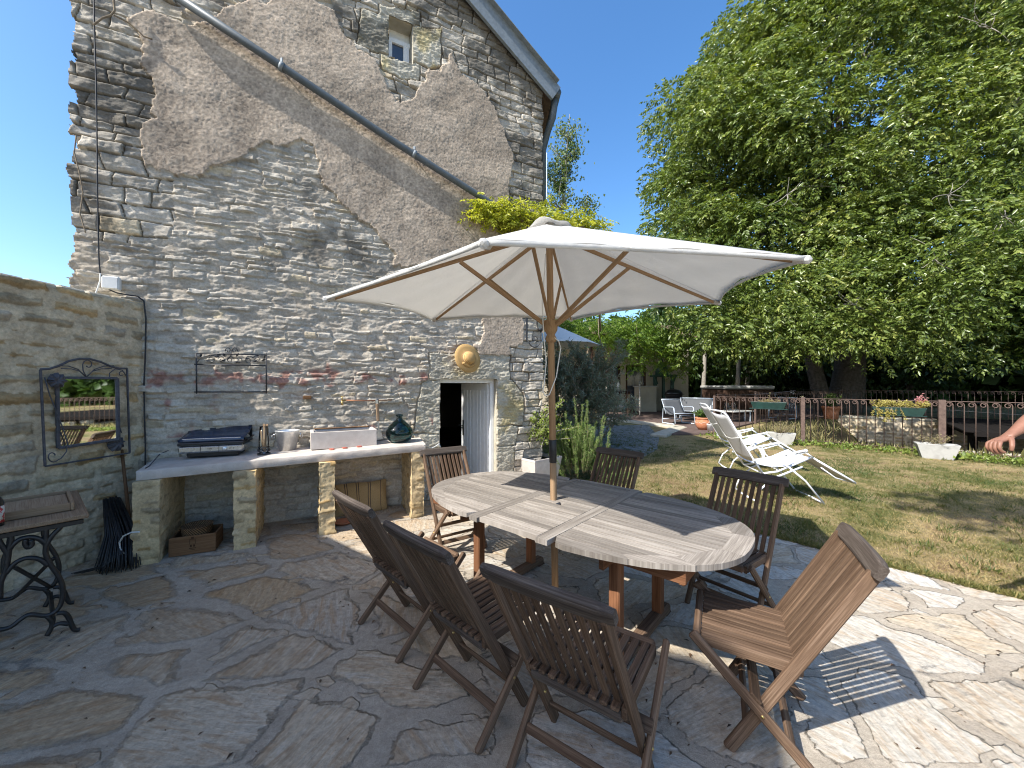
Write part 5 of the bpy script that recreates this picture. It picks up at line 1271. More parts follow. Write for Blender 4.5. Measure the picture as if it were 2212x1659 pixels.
pot('round_pot', 'terracotta pot standing at the deck corner behind the railing', at(1795, 16.4, 0.06), [(0.24, 0), (0.27, 0.3), (0.30, 0.44), (0.33, 0.45), (0.33, 0.54)], 'terracotta')
pot('round_pot', 'small white pot beside the banded terracotta pot', at(1534, 12.4, 0.06), [(0.09, 0), (0.12, 0.16), (0.135, 0.17), (0.135, 0.21)], 'white')
def trough(name, label, c, xd, L, Wd, Hh, mat, taper=0.72, z0=0.0, group=None, lip=0.02):
    t = thing(name, label, 'planter', c+Vector((0, 0, z0)), 0, group); xd = Vector(xd).normalized(); yd = Vector((-xd.y, xd.x, 0))
    def ring(k, z, ins=0): return [c+xd*(sx*(L/2*k-ins))+yd*(sy*(Wd/2*k-ins))+Vector((0, 0, z0+z)) for sx, sy in ((-1, -1), (1, -1), (1, 1), (-1, 1))]
    rs = [ring(taper, 0.0), ring(taper, 0.004), ring(1-(1-taper)*0.06, Hh*0.92), ring(1, Hh*0.93), ring(1, Hh), ring(1, Hh, lip), ring(0.96, Hh*0.86, lip)]
    vs = [p for r in rs for p in r]; fs = [(0, 1, 2, 3)]
    for i in range(len(rs)-1):
        for k in range(4): fs.append((i*4+k, i*4+(k+1) % 4, (i+1)*4+(k+1) % 4, (i+1)*4+k))
    mb = MB(); mb.add(vs, fs); o = mb.build('body', mat, t)
    md = o.modifiers.new('soft', 'BEVEL'); md.width = min(0.008, Hh*0.04); md.segments = 2; md.limit_method = 'ANGLE'
    mb = MB(); mb.add(ring(0.955, Hh*0.87, lip), [(0, 1, 2, 3)]); mb.build('soil', 'soil', t); return t
trough('square_planter', 'pale tapered concrete planter at the house corner holding a small tree', ((G(1150, 997, 0.44)+G(1175, 975, 0.44))/2).to_2d().to_3d()+Vector((-0.05, 0, 0)), G(1212, 985, 0.44)-G(1152, 996, 0.44), 0.58, 0.58, 0.44, 'concrete', 0.78, 0.006)
trough('trough_planter', 'pale fibre cement trough on the lawn before the right-hand railing', FP(2.25, -0.42)+Vector((-0.03, -0.05, 0)), FD+FN*0.1, 0.62, 0.30, 0.31, 'fibro', 0.72)
trough('trough_planter', 'pale fibre cement trough half hidden behind the loungers', FP(-0.42, -0.38), FD+FN*0.1, 0.62, 0.30, 0.30, 'fibro', 0.72)
WB1 = trough('window_box', 'green plastic window box with drooping succulents hung on the railing', FP(1.72, -0.16), FD, 0.86, 0.20, 0.17, 'greenbox', 0.86, 0.86)
WB2 = trough('window_box', 'faded green window box hung on the railing at its left part', FP(-0.72, -0.16), FD, 0.80, 0.20, 0.17, 'greenbox', 0.86, 0.90)
for wb, s, z in ((WB1, 1.72, 0.86), (WB2, -0.72, 0.90)):
    mb = MB(); mb.bar(FP(s-0.43, -0.16, z-0.012), FP(s+0.43, -0.16, z-0.012), 0.24, 0.018, ch=0.004); mb.build('drip_tray', 'greenbox', wb)
    for ds in (-0.25, 0.25):
        mb = MB(); mb.tube([FP(s+ds, -0.27, z-0.025), FP(s+ds, -0.03, z-0.025), FP(s+ds, -0.03, z+0.3)], 0.006, 6); mb.build('hook', 'cast', wb)
# ------------------------------------------------------------------ trees and plants
def limb(mb, a, b, r0, r1, n=8, wob=0.2, up=0.0, k=8):
    pts = curve(a, b, 0, n, wob, up); mb.tube(pts, [r0+(r1-r0)*(i/n) for i in range(n+1)], k); return pts
# the great walnut beyond the railing
WT0 = Vector((17.9, 21.2, 0))
WAL = thing('walnut_tree', 'huge walnut tree with a double trunk filling the right side of the picture', 'tree', WT0)
mb = MB()
limb(mb, WT0+Vector((0.3, 0, -0.2)), WT0+Vector((0.5, -0.3, 4.6)), 0.85, 0.55, 10, 0.15, 0, 14)
limb(mb, WT0+Vector((-0.75, -0.2, -0.2)), WT0+Vector((-2.4, -0.8, 4.8)), 0.42, 0.3, 10, 0.12, 0, 12)
tops = [(WT0+Vector((0.5, -0.3, 4.4)), 0.5), (WT0+Vector((-2.3, -0.8, 4.6)), 0.3)]
cc, cr = Vector((16.9, 19.0, 11.6)), Vector((9.2, 7.2, 9.6))
ends = []
for i in range(30):
    th = RNG.uniform(0, 2*math.pi); ph = RNG.uniform(-0.35, 1.2)
    e = cc+Vector((math.cos(th)*math.cos(ph)*cr.x, math.sin(th)*math.cos(ph)*cr.y, math.sin(ph)*cr.z))*0.78
    src, r0 = tops[1] if e.x < 13 else tops[0]
    midp = src.lerp(e, 0.4)+Vector((0, 0, 1.2)); p1 = limb(mb, src, midp, r0*0.55, r0*0.34, 6, 0.4); p2 = limb(mb, midp, e, r0*0.34, 0.04, 8, 0.7); ends.append(p2)
mb.build('trunk', 'bark', WAL)
TW_=0
for p in ends:                                    # bare pale twigs
    mb = MB()
    for k in range(7):
        q = p[rnd.randint(2, 8)]; d = Vector((rnd.uniform(-1, 1), rnd.uniform(-1, 0.2), rnd.uniform(-0.5, 0.7)))*rnd.uniform(0.8, 2.2); limb(mb, q, q+d, 0.03, 0.008, 4, 0.3, 0, 5)
    mb.build('twig', 'palebark', WAL)
for u, v, Y in ((2050, 420, 11.6), (2170, 470, 11.0), (1850, 660, 13), (2020, 560, 12), (1870, 130, 14.2), (2140, 60, 12.5), (1700, 420, 14)):
    b0 = P(u, v, Y); mb = MB()
    for k in range(8): d = Vector((rnd.uniform(-0.9, 0.9), rnd.uniform(-0.3, 0.3), rnd.uniform(-0.8, 0.8))); limb(mb, b0, b0+d, 0.014, 0.005, 5, 0.16, 0, 5)
    mb.build('twig', 'palebark', WAL)
LW_ = Leaves()
def inside_frame(p): return p[1] > 1 and -60 < CU+FPX*p[0]/p[1] < 2420
blobs = []
ntry = 0
while len(blobs) < 330 and ntry < 5000:
    ntry += 1
    th = RNG.uniform(0, 2*math.pi); s = RNG.uniform(-0.92, 1); c_ = math.sqrt(max(0, 1-s*s)); k = RNG.uniform(0.55, 1.0)**0.6
    p = np.array([cc.x+math.cos(th)*c_*cr.x*k, cc.y+math.sin(th)*c_*cr.y*k, cc.z+s*cr.z*k])
    if p[2] < 3.9 and k < 0.85: continue
    front = math.sin(th)*c_ < 0.25
    if not front and RNG.random() < 0.55: continue
    blobs.append((p, RNG.uniform(0.95, 1.7), front))
extra = [(1450, 640, 15.5, 1.3), (1440, 560, 16, 1.3), (1500, 700, 15, 1.1), (1560, 715, 14.5, 1.0), (1640, 700, 14, 1.2), (1740, 715, 13.5, 1.0), (1830, 705, 13, 1.1), (1930, 690, 12.5, 1.1), (2010, 680, 12, 1.1), (2080, 640, 11.5, 1.2), (2160, 560, 11, 1.3), (2230, 480, 11, 1.5), (2100, 520, 11.5, 1.4), (1980, 600, 12.5, 1.4), (1870, 620, 13, 1.4), (1750, 630, 13.5, 1.4), (1630, 620, 14, 1.4), (2220, 330, 11.5, 1.6), (2200, 200, 12.5, 1.6), (1545, 640, 15, 1.3),
         (1425, 480, 17, 1.0), (1410, 540, 16.5, 0.9), (1455, 400, 17.5, 1.1), (1520, 250, 18, 1.1), (1560, 130, 18, 1.1), (1640, 60, 18, 1.2), (1600, 20, 18.5, 1.0), (1480, 330, 17.5, 1.0), (1700, 10, 17, 1.4)]
extra += [(1500+i*62, 735+RNG.uniform(-14, 16), 15.5-i*0.32, 0.95) for i in range(11)]
for u, v, Y, r in extra: u += 22 if u < 1700 else 0; blobs.append((np.array(P(u, v, Y)), r, True))
holes = [(1795, 262, 26), (1738, 258, 18), (1846, 245, 26), (1893, 262, 26), (1700, 268, 15), (1770, 225, 14)]
for p, r, front in blobs:
    u = CU+FPX*p[0]/p[1]; v = CV-FPX*(p[2]-EYE)/p[1]
    near = p[1] < 14.5
    if not inside_frame(p): n = 26
    else: n = int((165 if front else 95)*(r/1.3)**2*(1.0 if not near else 0.8))
    c, d = ellip_pts(p, (r*1.15, r*1.0, r*0.72), n, 0.35, 0.3)
    d[:, 2] -= 0.35; d[:, 1] -= 0.15
    uu = CU+FPX*c[:, 0]/c[:, 1]; vv = CV-FPX*(c[:, 2]-EYE)/c[:, 1]; kp_ = np.ones(n, bool)
    for hu, hv, hr in holes: kp_ &= ((uu-hu)**2+((vv-hv)*1.1)**2 > hr*hr)
    c, d = c[kp_], d[kp_]
    if len(c) == 0: continue
    tn = np.clip(RNG.normal(0.52+RNG.normal()*0.10, 0.2, len(c)), 0, 1)
    LW_.compound(c, d, RNG.uniform(0.26, 0.42, len(c)), 7, 0.18 if not near else 0.15, 0.46, tn)
for k in range(90):
    th = RNG.uniform(0, 2*math.pi); sz = RNG.uniform(-0.7, 0.9); c_ = math.sqrt(1-sz*sz); kk2 = RNG.uniform(0.15, 0.72)
    p = np.array([cc.x+math.cos(th)*c_*cr.x*kk2, cc.y+1.5+math.sin(th)*c_*cr.y*kk2*0.7, cc.z+sz*cr.z*kk2]); c, d = ellip_pts(p, (1.7, 1.5, 1.3), 42, 0.2, 0.1); d[:, 2] -= 0.3
    uu = CU+FPX*c[:, 0]/c[:, 1]; vv = CV-FPX*(c[:, 2]-EYE)/c[:, 1]; kp_ = np.ones(len(c), bool)
    for hu, hv, hr in holes: kp_ &= ((uu-hu)**2+((vv-hv)*1.1)**2 > (hr*0.9)**2)
    if kp_.any(): LW_.compound(c[kp_], d[kp_], RNG.uniform(0.3, 0.46, int(kp_.sum())), 5, 0.26, 0.5, np.clip(RNG.normal(0.35, 0.15, int(kp_.sum())), 0, 1))
LW_.build('crown', 'leaf_walnut', WAL)

def bushy(name, label, cat, base, c, r, n, size, mat, trunk=None, wid=0.5, group=None, nb=14, up=0.2, barkm='bark', lobes=0.45):
    t = thing(name, label, cat, base, 0, group); c = np.array(c); r = np.array(r); L = Leaves()
    for k in range(nb):
        d = RNG.normal(size=3); d[2] = abs(d[2])*0.9-0.35; d /= np.linalg.norm(d); p = c+d*r*RNG.uniform(0.35, 0.8)
        q, dd = ellip_pts(p, r*lobes, n//nb, up, 0.35); dd[:, 2] -= 0.2
        L.add(q, dd+RNG.normal(size=q.shape)*0.5, size*(0.7+0.6*RNG.random(len(q))), wid, np.clip(RNG.normal(0.5+RNG.normal()*0.12, 0.2, len(q)), 0, 1))
    L.build('crown', mat, t)
    if trunk:
        mb = MB(); b0 = Vector(base); tp_ = Vector((c[0], c[1], c[2]+r[2]*0.2)); limb(mb, b0-Vector((0, 0, 0.2)), tp_, trunk, trunk*0.35, 8, 0.2)
        for k in range(7): q = b0.lerp(tp_, rnd.uniform(0.45, 0.95)); limb(mb, q, q+Vector((rnd.uniform(-1, 1)*r[0], rnd.uniform(-1, 1)*r[1], rnd.uniform(0.1, 0.6)*r[2]))*0.7, trunk*0.4, trunk*0.08, 6, 0.2, 0, 6)
        mb.build('trunk', barkm, t)
    return t
# dark wood standing under and behind the walnut
hz = [(9.5, 31, 3.2, 3.4, 3.4), (14, 33, 4.2, 3.8, 4.4), (19, 32, 4.2, 3.8, 4.4), (24.5, 31.5, 4.4, 4, 4.6), (30, 31, 5, 4.5, 5.2), (36, 28, 6, 5, 6.2), (41, 23, 6, 5, 6.0), (28, 27, 3.2, 3.2, 3.4), (6.0, 36, 4, 3.6, 4.2)]
nm = ['left-hand round bush behind the hot tub', 'bush behind the hot tub and left of the walnut trunk', 'dark bushy tree directly behind the walnut trunk', 'dark bushy tree right of the walnut trunk', 'tall dark tree behind the timber sluice', 'tall dark tree towards the right edge of the wood', 'dark tree at the right edge of the picture', 'low dark bush right of the walnut in deep shade', 'green tree behind the cottage corner']
for (x, y, rx, ry, rz), lb_ in zip(hz, nm):
    bushy('background_tree', lb_, 'tree', (x, y, 0), (x, y, rz*0.95), (rx, ry, rz), 5200, 0.42, 'leaf_dark' if x > 12 else 'leaf_mid', 0.25, group='trees of the dark wood behind the garden', nb=22)
L = Leaves(); n = 42000; a = RNG.uniform(math.radians(-28), math.radians(84), n); rr = RNG.uniform(42, 50, n)
top = 7.5+2.2*np.sin(a*23)+1.6*np.sin(a*51+1); cz = top*RNG.random(n)**0.75; c = np.stack([rr*np.sin(a), rr*np.cos(a), cz], 1); dd = RNG.normal(size=(n, 3)); dd[:, 1] -= 0.5
L.add(c, dd, 0.75+0.5*RNG.random(n), 0.7, np.clip(RNG.normal(0.45, 0.2, n), 0, 1)); setp(L.build('distant_wood', 'leaf_dark'), 'distant wood closing the view behind the garden', 'wood', kind='stuff')
for i, (x, y, rx, ry, rz) in enumerate([(21, 12.5, 3.6, 3.4, 3.8), (24, 6, 4, 4, 4.2), (27, 17, 4, 4, 4.4)]):
    bushy('hedge_tree', ['leafy hedge tree past the right end of the railing', 'leafy hedge tree opposite the mirror', 'leafy hedge tree between railing and dark wood'][i], 'tree', (x, y, 0), (x, y, rz*0.95), (rx, ry, rz), 7000, 0.30, 'leaf_mid', 0.2, nb=20, group='hedge trees on the right bank')
for i, (u, Y) in enumerate(((1517, 27), (1592, 28.5), (1612, 30))):
    t = thing('slim_tree', ['slim grey tree trunk beyond the lawn left of the hot tub', 'slim pale tree trunk rising behind the hot tub', 'second slim pale trunk behind the hot tub'][i], 'tree', at(u, Y, 0)); b0 = at(u, Y, -0.1)
    mb = MB(); limb(mb, b0, b0+Vector((0.15+0.3*i, 0, 7.5)), 0.17, 0.09, 8, 0.15)
    for k in range(5): q = b0+Vector((0.1, 0, 4.2+k*0.7)); limb(mb, q, q+Vector((rnd.uniform(-1.5, 1.5), rnd.uniform(-1, 1), 0.9)), 0.04, 0.01, 5, 0.2, 0, 5)
    mb.build('trunk', 'palebark', t)
    L = Leaves(); q, dd = ellip_pts(b0+Vector((0.2, 0, 7.2)), (1.9, 1.7, 2.6), 1500, 0.2, 0.2); L.add(q, dd+RNG.normal(size=q.shape)*0.6, 0.2+0.1*RNG.random(len(q)), 0.55); L.build('crown', 'leaf_mid', t)
# tall thin poplar with mistletoe, behind the house corner
POP = thing('poplar_tree', 'tall sparse poplar with dark mistletoe balls behind the house corner', 'tree', (3.6, 30, 0))
mb = MB(); b0 = Vector((3.4, 30, 0)); stem = curve(b0, Vector((4.5, 30, 22.6)), 0, 12, 0.3); mb.tube(stem, [0.32*(1-i/12.6) for i in range(13)], 8)
stem2 = curve(Vector((3.6, 30, 4)), Vector((5.9, 30, 16.6)), 0, 10, 0.3); mb.tube(stem2, [0.2*(1-i/10.6) for i in range(11)], 7)
L = Leaves(); brs = []
for k in range(95):
    f = rnd.uniform(0.28, 1.0); q = stem[min(12, int(f*12))]; d = Vector((rnd.uniform(-1, 1), rnd.uniform(-1, 1), rnd.uniform(0.2, 1.1)))*(3.0*(1.12-f)+0.45); brs.append(limb(mb, q, q+d, 0.05, 0.012, 6, 0.2, 0, 5))
for k in range(50):
    f = rnd.uniform(0.35, 1.0); q = stem2[min(10, int(f*10))]; d = Vector((rnd.uniform(-1, 1), rnd.uniform(-1, 1), rnd.uniform(0.1, 0.9)))*(1.6*(1.1-f)+0.4); brs.append(limb(mb, q, q+d, 0.04, 0.01, 6, 0.2, 0, 5))
mb.build('trunk', 'palebark', POP)
for b_ in brs:
    for p in b_[2:]:
        n = rnd.randint(3, 11); c = np.array(p)+RNG.normal(size=(n, 3))*0.36; L.add(c, RNG.normal(size=(n, 3))+np.array([0, 0, -0.4]), 0.17+0.09*RNG.random(n), 0.75)
L.build('crown', 'leaf_poplar', POP)
for u, v, r in ((1235, 330, 0.55), (1193, 372, 0.6), (1222, 368, 0.5), (1210, 405, 0.45)):
    L = Leaves(); c, d = ellip_pts(P(u, v, 29.8), (r, r, r), 700, 0, 0.1); L.add(c, d+RNG.normal(size=c.shape)*0.3, 0.16, 0.3); L.build('mistletoe', 'leaf_dark', POP)
mb = MB(); mb.tube([P(1181, 520, 24), P(1181, 330, 24)], 0.03, 6); mb.tube([P(1176, 372, 24), P(1186, 372, 24)], 0.012, 5); setp(mb.build('aerial_mast', 'alu'), 'thin aerial mast rising in front of the poplar', 'aerial')

# young wisteria along the drainpipe end and over the parasol
def frond_mass(pts, n, L_, lf, mat, spread, drop=0.5, nl=9):
    L = Leaves(); P_ = np.array([pts[i % len(pts)] for i in range(n)])+RNG.normal(size=(n, 3))*spread
    d = RNG.normal(size=(n, 3)); d[:, 2] = RNG.uniform(-drop, 0.5, n); L.compound(P_, d, RNG.uniform(L_*0.7, L_*1.3, n), nl, lf, 0.33); return L
WV = thing('wisteria_vine', 'yellow-green young wisteria spilling over the drainpipe end at the house corner', 'vine', WX(1150, 600, 0.2))
vp = [P(1034, 460, 5.35), P(1050, 452, 5.35), P(1070, 447, 5.4), P(1095, 452, 5.45), P(1120, 460, 5.5), P(1150, 462, 5.6), P(1180, 465, 5.7), P(1205, 470, 5.8), P(1235, 472, 5.9), P(1262, 482, 6.0), P(1285, 488, 6.1), P(1070, 462, 5.4), P(1110, 474, 5.5)]
frond_mass([tuple(p) for p in vp], 560, 0.21, 0.07, None, 0.075, 0.6).build('foliage', 'leaf_yellow', WV)
mb = MB()
for p, q in zip(vp[:11], vp[1:11]): mb.tube(curve(p+Vector((0, 0.03, -0.06)), q+Vector((0, 0.03, -0.06)), 0.01, 4), 0.02, 6)
mb.tube(curve(vp[10]+Vector((0, 0, -0.06)), Vector((1.75, 7.6, 2.6)), 0.1, 6), 0.02, 6); mb.tube(curve(vp[4], WX(1166, 560, 0.12), 0.05, 6), 0.018, 6)
for k in range(10): p = vp[rnd.randint(0, 10)]; mb.tube(curve(p, p+Vector((rnd.uniform(-.1, .1), 0, rnd.uniform(-0.35, 0.2))), 0.02, 5), 0.004, 5)
mb.build('stem', 'twig', WV)
# wisteria over the cottage porch
WC = thing('porch_wisteria', 'bright green wisteria hanging over the cottage porch roof', 'vine', (4.5, 17, 0))
pts = []
for i in range(150): 
    a, b_ = rnd.random(), rnd.random(); q0 = Vector((3.0, 16.5, 3.95)).lerp(Vector((7.0, 16.9, 3.7)), a); q1 = Vector((2.6, 20, 4.3)).lerp(Vector((8.9, YC-0.3, 4.15)), a); pts.append(tuple(q0.lerp(q1, b_)))
for u0, v0, u1, v1, Y in ((1290, 700, 1470, 790, 16.4), (1300, 690, 1400, 740, 15.8), (1400, 720, 1480, 790, 16.6), (1195, 690, 1300, 720, 14.5), (1440, 740, 1480, 800, 17), (1330, 700, 1450, 765, 16.2)):
    for k in range(34): pts.append(tuple(P(rnd.uniform(u0, u1), v0+(v1-v0)*rnd.random()**1.6, Y+rnd.uniform(-0.5, 0.7))))
frond_mass(pts, 3600, 0.34, 0.115, None, 0.20, 0.9, 9).build('foliage', 'leaf_vine', WC)
mb = MB()
mb.tube(curve(Vector((3.5, 16.8, 0)), Vector((3.4, 16.7, 4.0)), 0, 10, 0.15), 0.06, 8); mb.tube(curve(Vector((3.4, 16.7, 4.0)), Vector((8.3, 18.5, 4.1)), -0.1, 10, 0.2), 0.04, 7)
for u, v in ((1292, 690), (1375, 700)): p = P(u, v, 12.5 if u < 1300 else 15.5); mb.tube([p, p+Vector((0.02, 0, -0.5)), p+Vector((0.12, 0, -0.85)), p+Vector((0.28, 0, -1.05))], 0.012, 5)
mb.build('stem', 'twig', WC)
# olive beside the house corner, small olive behind, rosemary, potted shrub
def sprays(name, label, cat, base, stems, mat, leaf, per, wid, stemr=0.006, spread=0.02, barkm='twig', group=None, tilt=0.5):
    """upright leafy shoots: stems = list of (foot, tip)"""
    t = thing(name, label, cat, base, 0, group); mb = MB(); L = Leaves()
    for a, b_ in stems:
        pts = curve(a, b_, 0, 6, 0.06*(Vector(b_)-Vector(a)).length); mb.tube(pts, [stemr*(1-0.7*i/6) for i in range(7)], 5)
        A = np.array(pts); n = int(per*(Vector(b_)-Vector(a)).length)+3; f = RNG.uniform(0.12, 1, n)*6; i0 = np.minimum(f.astype(int), 5); fr = (f-i0)[:, None]
        c = A[i0]*(1-fr)+A[i0+1]*fr; ax = A[i0+1]-A[i0]; ax /= np.linalg.norm(ax, axis=1, keepdims=True)+1e-9
        d = RNG.normal(size=(n, 3)); d -= ax*(d*ax).sum(1, keepdims=True); d /= np.linalg.norm(d, axis=1, keepdims=True)
        L.add(c+RNG.normal(size=c.shape)*spread, d+ax*tilt, leaf*(0.7+0.6*RNG.random(n)), wid, np.clip(0.25+0.6*(f/6)+RNG.normal(size=n)*0.12, 0, 1))
    mb.build('stem', barkm, t); L.build('foliage', mat, t); return t
ob = Vector((1.45, 8.9, 0)); st_ = []
for k in range(260):
    h = rnd.uniform(0.5, 2.7); a = Vector((ob.x+rnd.uniform(-0.5, 0.6)*1.2, ob.y+rnd.uniform(-0.6, 0.6), h*0.75)); st_.append((a, a+Vector((rnd.uniform(-0.5, 0.6), rnd.uniform(-0.5, 0.4), rnd.uniform(0.15, 0.65)))))
for k in range(8): st_.append((ob+Vector((rnd.uniform(-.2, .2), 0, 0)), ob+Vector((rnd.uniform(-0.8, 0.8), rnd.uniform(-0.5, 0.5), 2.0))))
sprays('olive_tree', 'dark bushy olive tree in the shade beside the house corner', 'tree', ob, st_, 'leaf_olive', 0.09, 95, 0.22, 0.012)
o2 = Vector((2.15, 9.6, 0)); st_ = []
for k in range(42):
    a = Vector((o2.x+rnd.uniform(-0.15, 0.35), o2.y+rnd.uniform(-0.2, 0.2), rnd.uniform(0.75, 1.25))); st_.append((a, a+Vector((rnd.uniform(-0.3, 0.4), rnd.uniform(-0.2, 0.2), rnd.uniform(0.1, 0.45)))))
for dx in (0, 0.2, 0.5): st_.append((o2, o2+Vector((dx, 0, 1.1))))
for k in range(12): a = Vector((o2.x+0.75+rnd.uniform(-.1, .1), o2.y, 0.9)); st_.append((a, a+Vector((rnd.uniform(-0.2, 0.25), 0, rnd.uniform(0.1, 0.35)))))
sprays('olive_shrub', 'small olive shrub, sunlight put into its pale leaf colour, behind the rosemary', 'shrub', o2, st_, 'leaf_olive_sunlit', 0.075, 85, 0.24, 0.008)
rb_ = Vector((1.06, 6.2, 0)); st_ = []
for k in range(330):
    dx, dy = rnd.gauss(0, 0.27), rnd.gauss(0, 0.24); hh = max(0.15, (0.98 if dx > -0.1 else 1.02)*(1-0.55*(dx*dx+dy*dy)/0.25)*rnd.uniform(0.55, 1.0)); a = rb_+Vector((dx*0.75, dy*0.75, hh*0.35)); st_.append((a, rb_+Vector((dx*1.25, dy*1.1, hh))))
for dx, h in ((-0.22, 1.12), (-0.05, 1.3), (0.05, 1.22), (0.16, 1.15), (0.3, 0.95), (0.45, 1.0), (0.52, 0.85), (0.38, 1.05), (-0.3, 1.0), (0.12, 1.3)): st_.append((rb_+Vector((dx*0.8, -0.1, 0.3)), rb_+Vector((dx, rnd.uniform(-0.2, 0.1), h))))
sprays('rosemary_bush', 'spiky green rosemary bush right of the square planter', 'shrub', rb_, st_, 'leaf_rosemary', 0.032, 330, 0.16, 0.005, 0.004, tilt=0.9)
pb_ = ((G(1152, 997, 0.44)+G(1180, 975, 0.44))/2); pb_.z = 0.38; st_ = []
for k in range(95):
    a = pb_+Vector((rnd.gauss(0, 0.10), rnd.gauss(0, 0.10), rnd.uniform(0.2, 0.65))); st_.append((a, a+Vector((rnd.gauss(0, 0.2), rnd.gauss(0, 0.14), rnd.uniform(0.02, 0.33)))))
st_ += [(pb_, pb_+Vector((0.02, 0, 0.5))), (pb_+Vector((0, 0, 0.28)), pb_+Vector((-0.3, -0.05, 0.55))), (pb_+Vector((0, 0, 0.3)), pb_+Vector((0.25, 0, 0.7)))]
sprays('potted_shrub', 'small yellow-green shrub growing in the square planter', 'shrub', pb_, st_, 'leaf_shrub', 0.042, 70, 0.62, 0.008, 0.01, 'palebark', tilt=0.2)
# railing-box succulents, pot flowers, weeds
st_ = []
for k in range(120):
    a = FP(1.72+rnd.uniform(-0.4, 0.4), -0.16+rnd.uniform(-0.07, 0.07), 1.02); st_.append((a, a+FD*rnd.uniform(-0.12, 0.12)+FN*rnd.uniform(-0.1, 0.06)+Vector((0, 0, rnd.uniform(0.03, 0.17)))))
for k in range(14): a = FP(1.55+rnd.uniform(-0.2, 0.2), -0.25, 1.03); st_.append((a, a+FD*rnd.uniform(-0.08, 0.12)+FN*-0.05+Vector((0, 0, -rnd.uniform(0.12, 0.34)))))
sprays('succulent', 'drooping yellow-green succulents filling the right window box', 'plant', FP(1.72, -0.16, 1.0), st_, 'leaf_succ', 0.03, 130, 0.7, 0.006, 0.008, 'twig')
st_ = [(FP(2.02, -0.16, 1.03), FP(2.05+rnd.uniform(-0.1, 0.15), -0.16, 1.22+rnd.uniform(0, 0.12))) for k in range(9)]
sprays('pink_flower', 'pink flowering stem at the right end of the window box', 'plant', FP(2.0, -0.16, 1.0), st_, 'petal', 0.035, 60, 0.7, 0.005, 0.012, 'twig')
st_ = [(FP(-0.72+rnd.uniform(-0.3, 0.3), -0.16, 1.05), FP(-0.72+rnd.uniform(-0.3, 0.3), -0.16, 1.10+rnd.uniform(0, 0.05))) for k in range(22)]+[(FP(-0.72, -0.16, 1.05), FP(-0.68, -0.16, 1.32))]
sprays('dry_plant', 'withered plant in the faded left window box', 'plant', FP(-0.72, -0.16, 1.0), st_, 'leaf_dry', 0.03, 60, 0.5, 0.006, 0.006)
def tuft(name, label, p, n, h, sp, mat, leaf, per=60, wid=0.5, cat='plant'):
    st = [(p+Vector((rnd.gauss(0, sp*0.4), rnd.gauss(0, sp*0.4), 0)), p+Vector((rnd.gauss(0, sp), rnd.gauss(0, sp), h*rnd.uniform(0.5, 1)))) for k in range(n)]
    return sprays(name, label, cat, p, st, mat, leaf, per, wid, 0.004, 0.008)
tuft('pot_plant', 'green leafy plant with white flowers in the banded pot', at(1519, 12.6, 0.42), 40, 0.3, 0.13, 'leaf_mid', 0.06, 70, 0.6)
tuft('pot_plant', 'flowering plant in the terracotta pot at the deck corner', at(1795, 16.4, 0.55), 40, 0.6, 0.16, 'leaf_mid', 0.06, 60, 0.5)
tuft('lavender', 'dry lavender in the trough behind the loungers', FP(-0.42, -0.38, 0.28), 40, 0.32, 0.16, 'leaf_dry', 0.03, 60, 0.25)
tuft('lavender', 'sparse dry plant in the trough by the right railing panels', FP(2.25, -0.42, 0.28), 26, 0.25, 0.15, 'leaf_dry', 0.03, 50, 0.25)
# rough growth along and behind the railing (uncountable)
L = Leaves()
def weed_patch(cs, h, sp, n, leaf, wid=0.12):
    cs = np.array(cs); b_ = cs[RNG.integers(0, len(cs), n)]+RNG.normal(size=(n, 3))*np.array([sp, sp, 0]); d = RNG.normal(size=(n, 3))*0.45; d[:, 2] = 1
    L.add(b_, d, h*(0.4+0.8*RNG.random(n)), wid, RNG.random(n))
weed_patch([tuple(FP(-2+i*0.25, 0.25, 0)) for i in range(44)], 0.20, 0.15, 1300, 0.25)
weed_patch([tuple(fdn(-3.0+rnd.uniform(0, 2.2), 12.9+rnd.uniform(0, 7), -rnd.uniform(0, 0.9))) for i in range(90)], 0.32, 0.3, 1500, 0.3, 0.06)
weed_patch([tuple(fdn(-0.5+rnd.uniform(0, 14), 22.7, -1.35)) for i in range(40)], 0.5, 0.25, 900, 0.4, 0.08)
weed_patch([tuple(FP(3+i*0.4, 0.1, 0.05)) for i in range(14)], 0.25, 0.2, 350, 0.3, 0.2)
setp(L.build('weeds', 'leaf_dry'), 'dry tangled weeds along and behind the railing', 'weeds', kind='stuff')
L = Leaves(); cs = np.array([tuple(FP(2.6+i*0.3, -0.25, 0)) for i in range(14)]+[tuple(FP(-2+i*0.4, -0.1, 0)) for i in range(13)]); n = 2600
b_ = cs[RNG.integers(0, len(cs), n)]+RNG.normal(size=(n, 3))*np.array([0.2, 0.2, 0]); b_[:, 2] = RNG.uniform(0, 0.1, n); L.add(b_, RNG.normal(size=(n, 3))+np.array([0, 0, 0.8]), 0.05+0.04*RNG.random(n), 0.7)
setp(L.build('ground_cover', 'leaf_shrub'), 'low leafy ground cover at the foot of the railing', 'ground cover', kind='stuff')
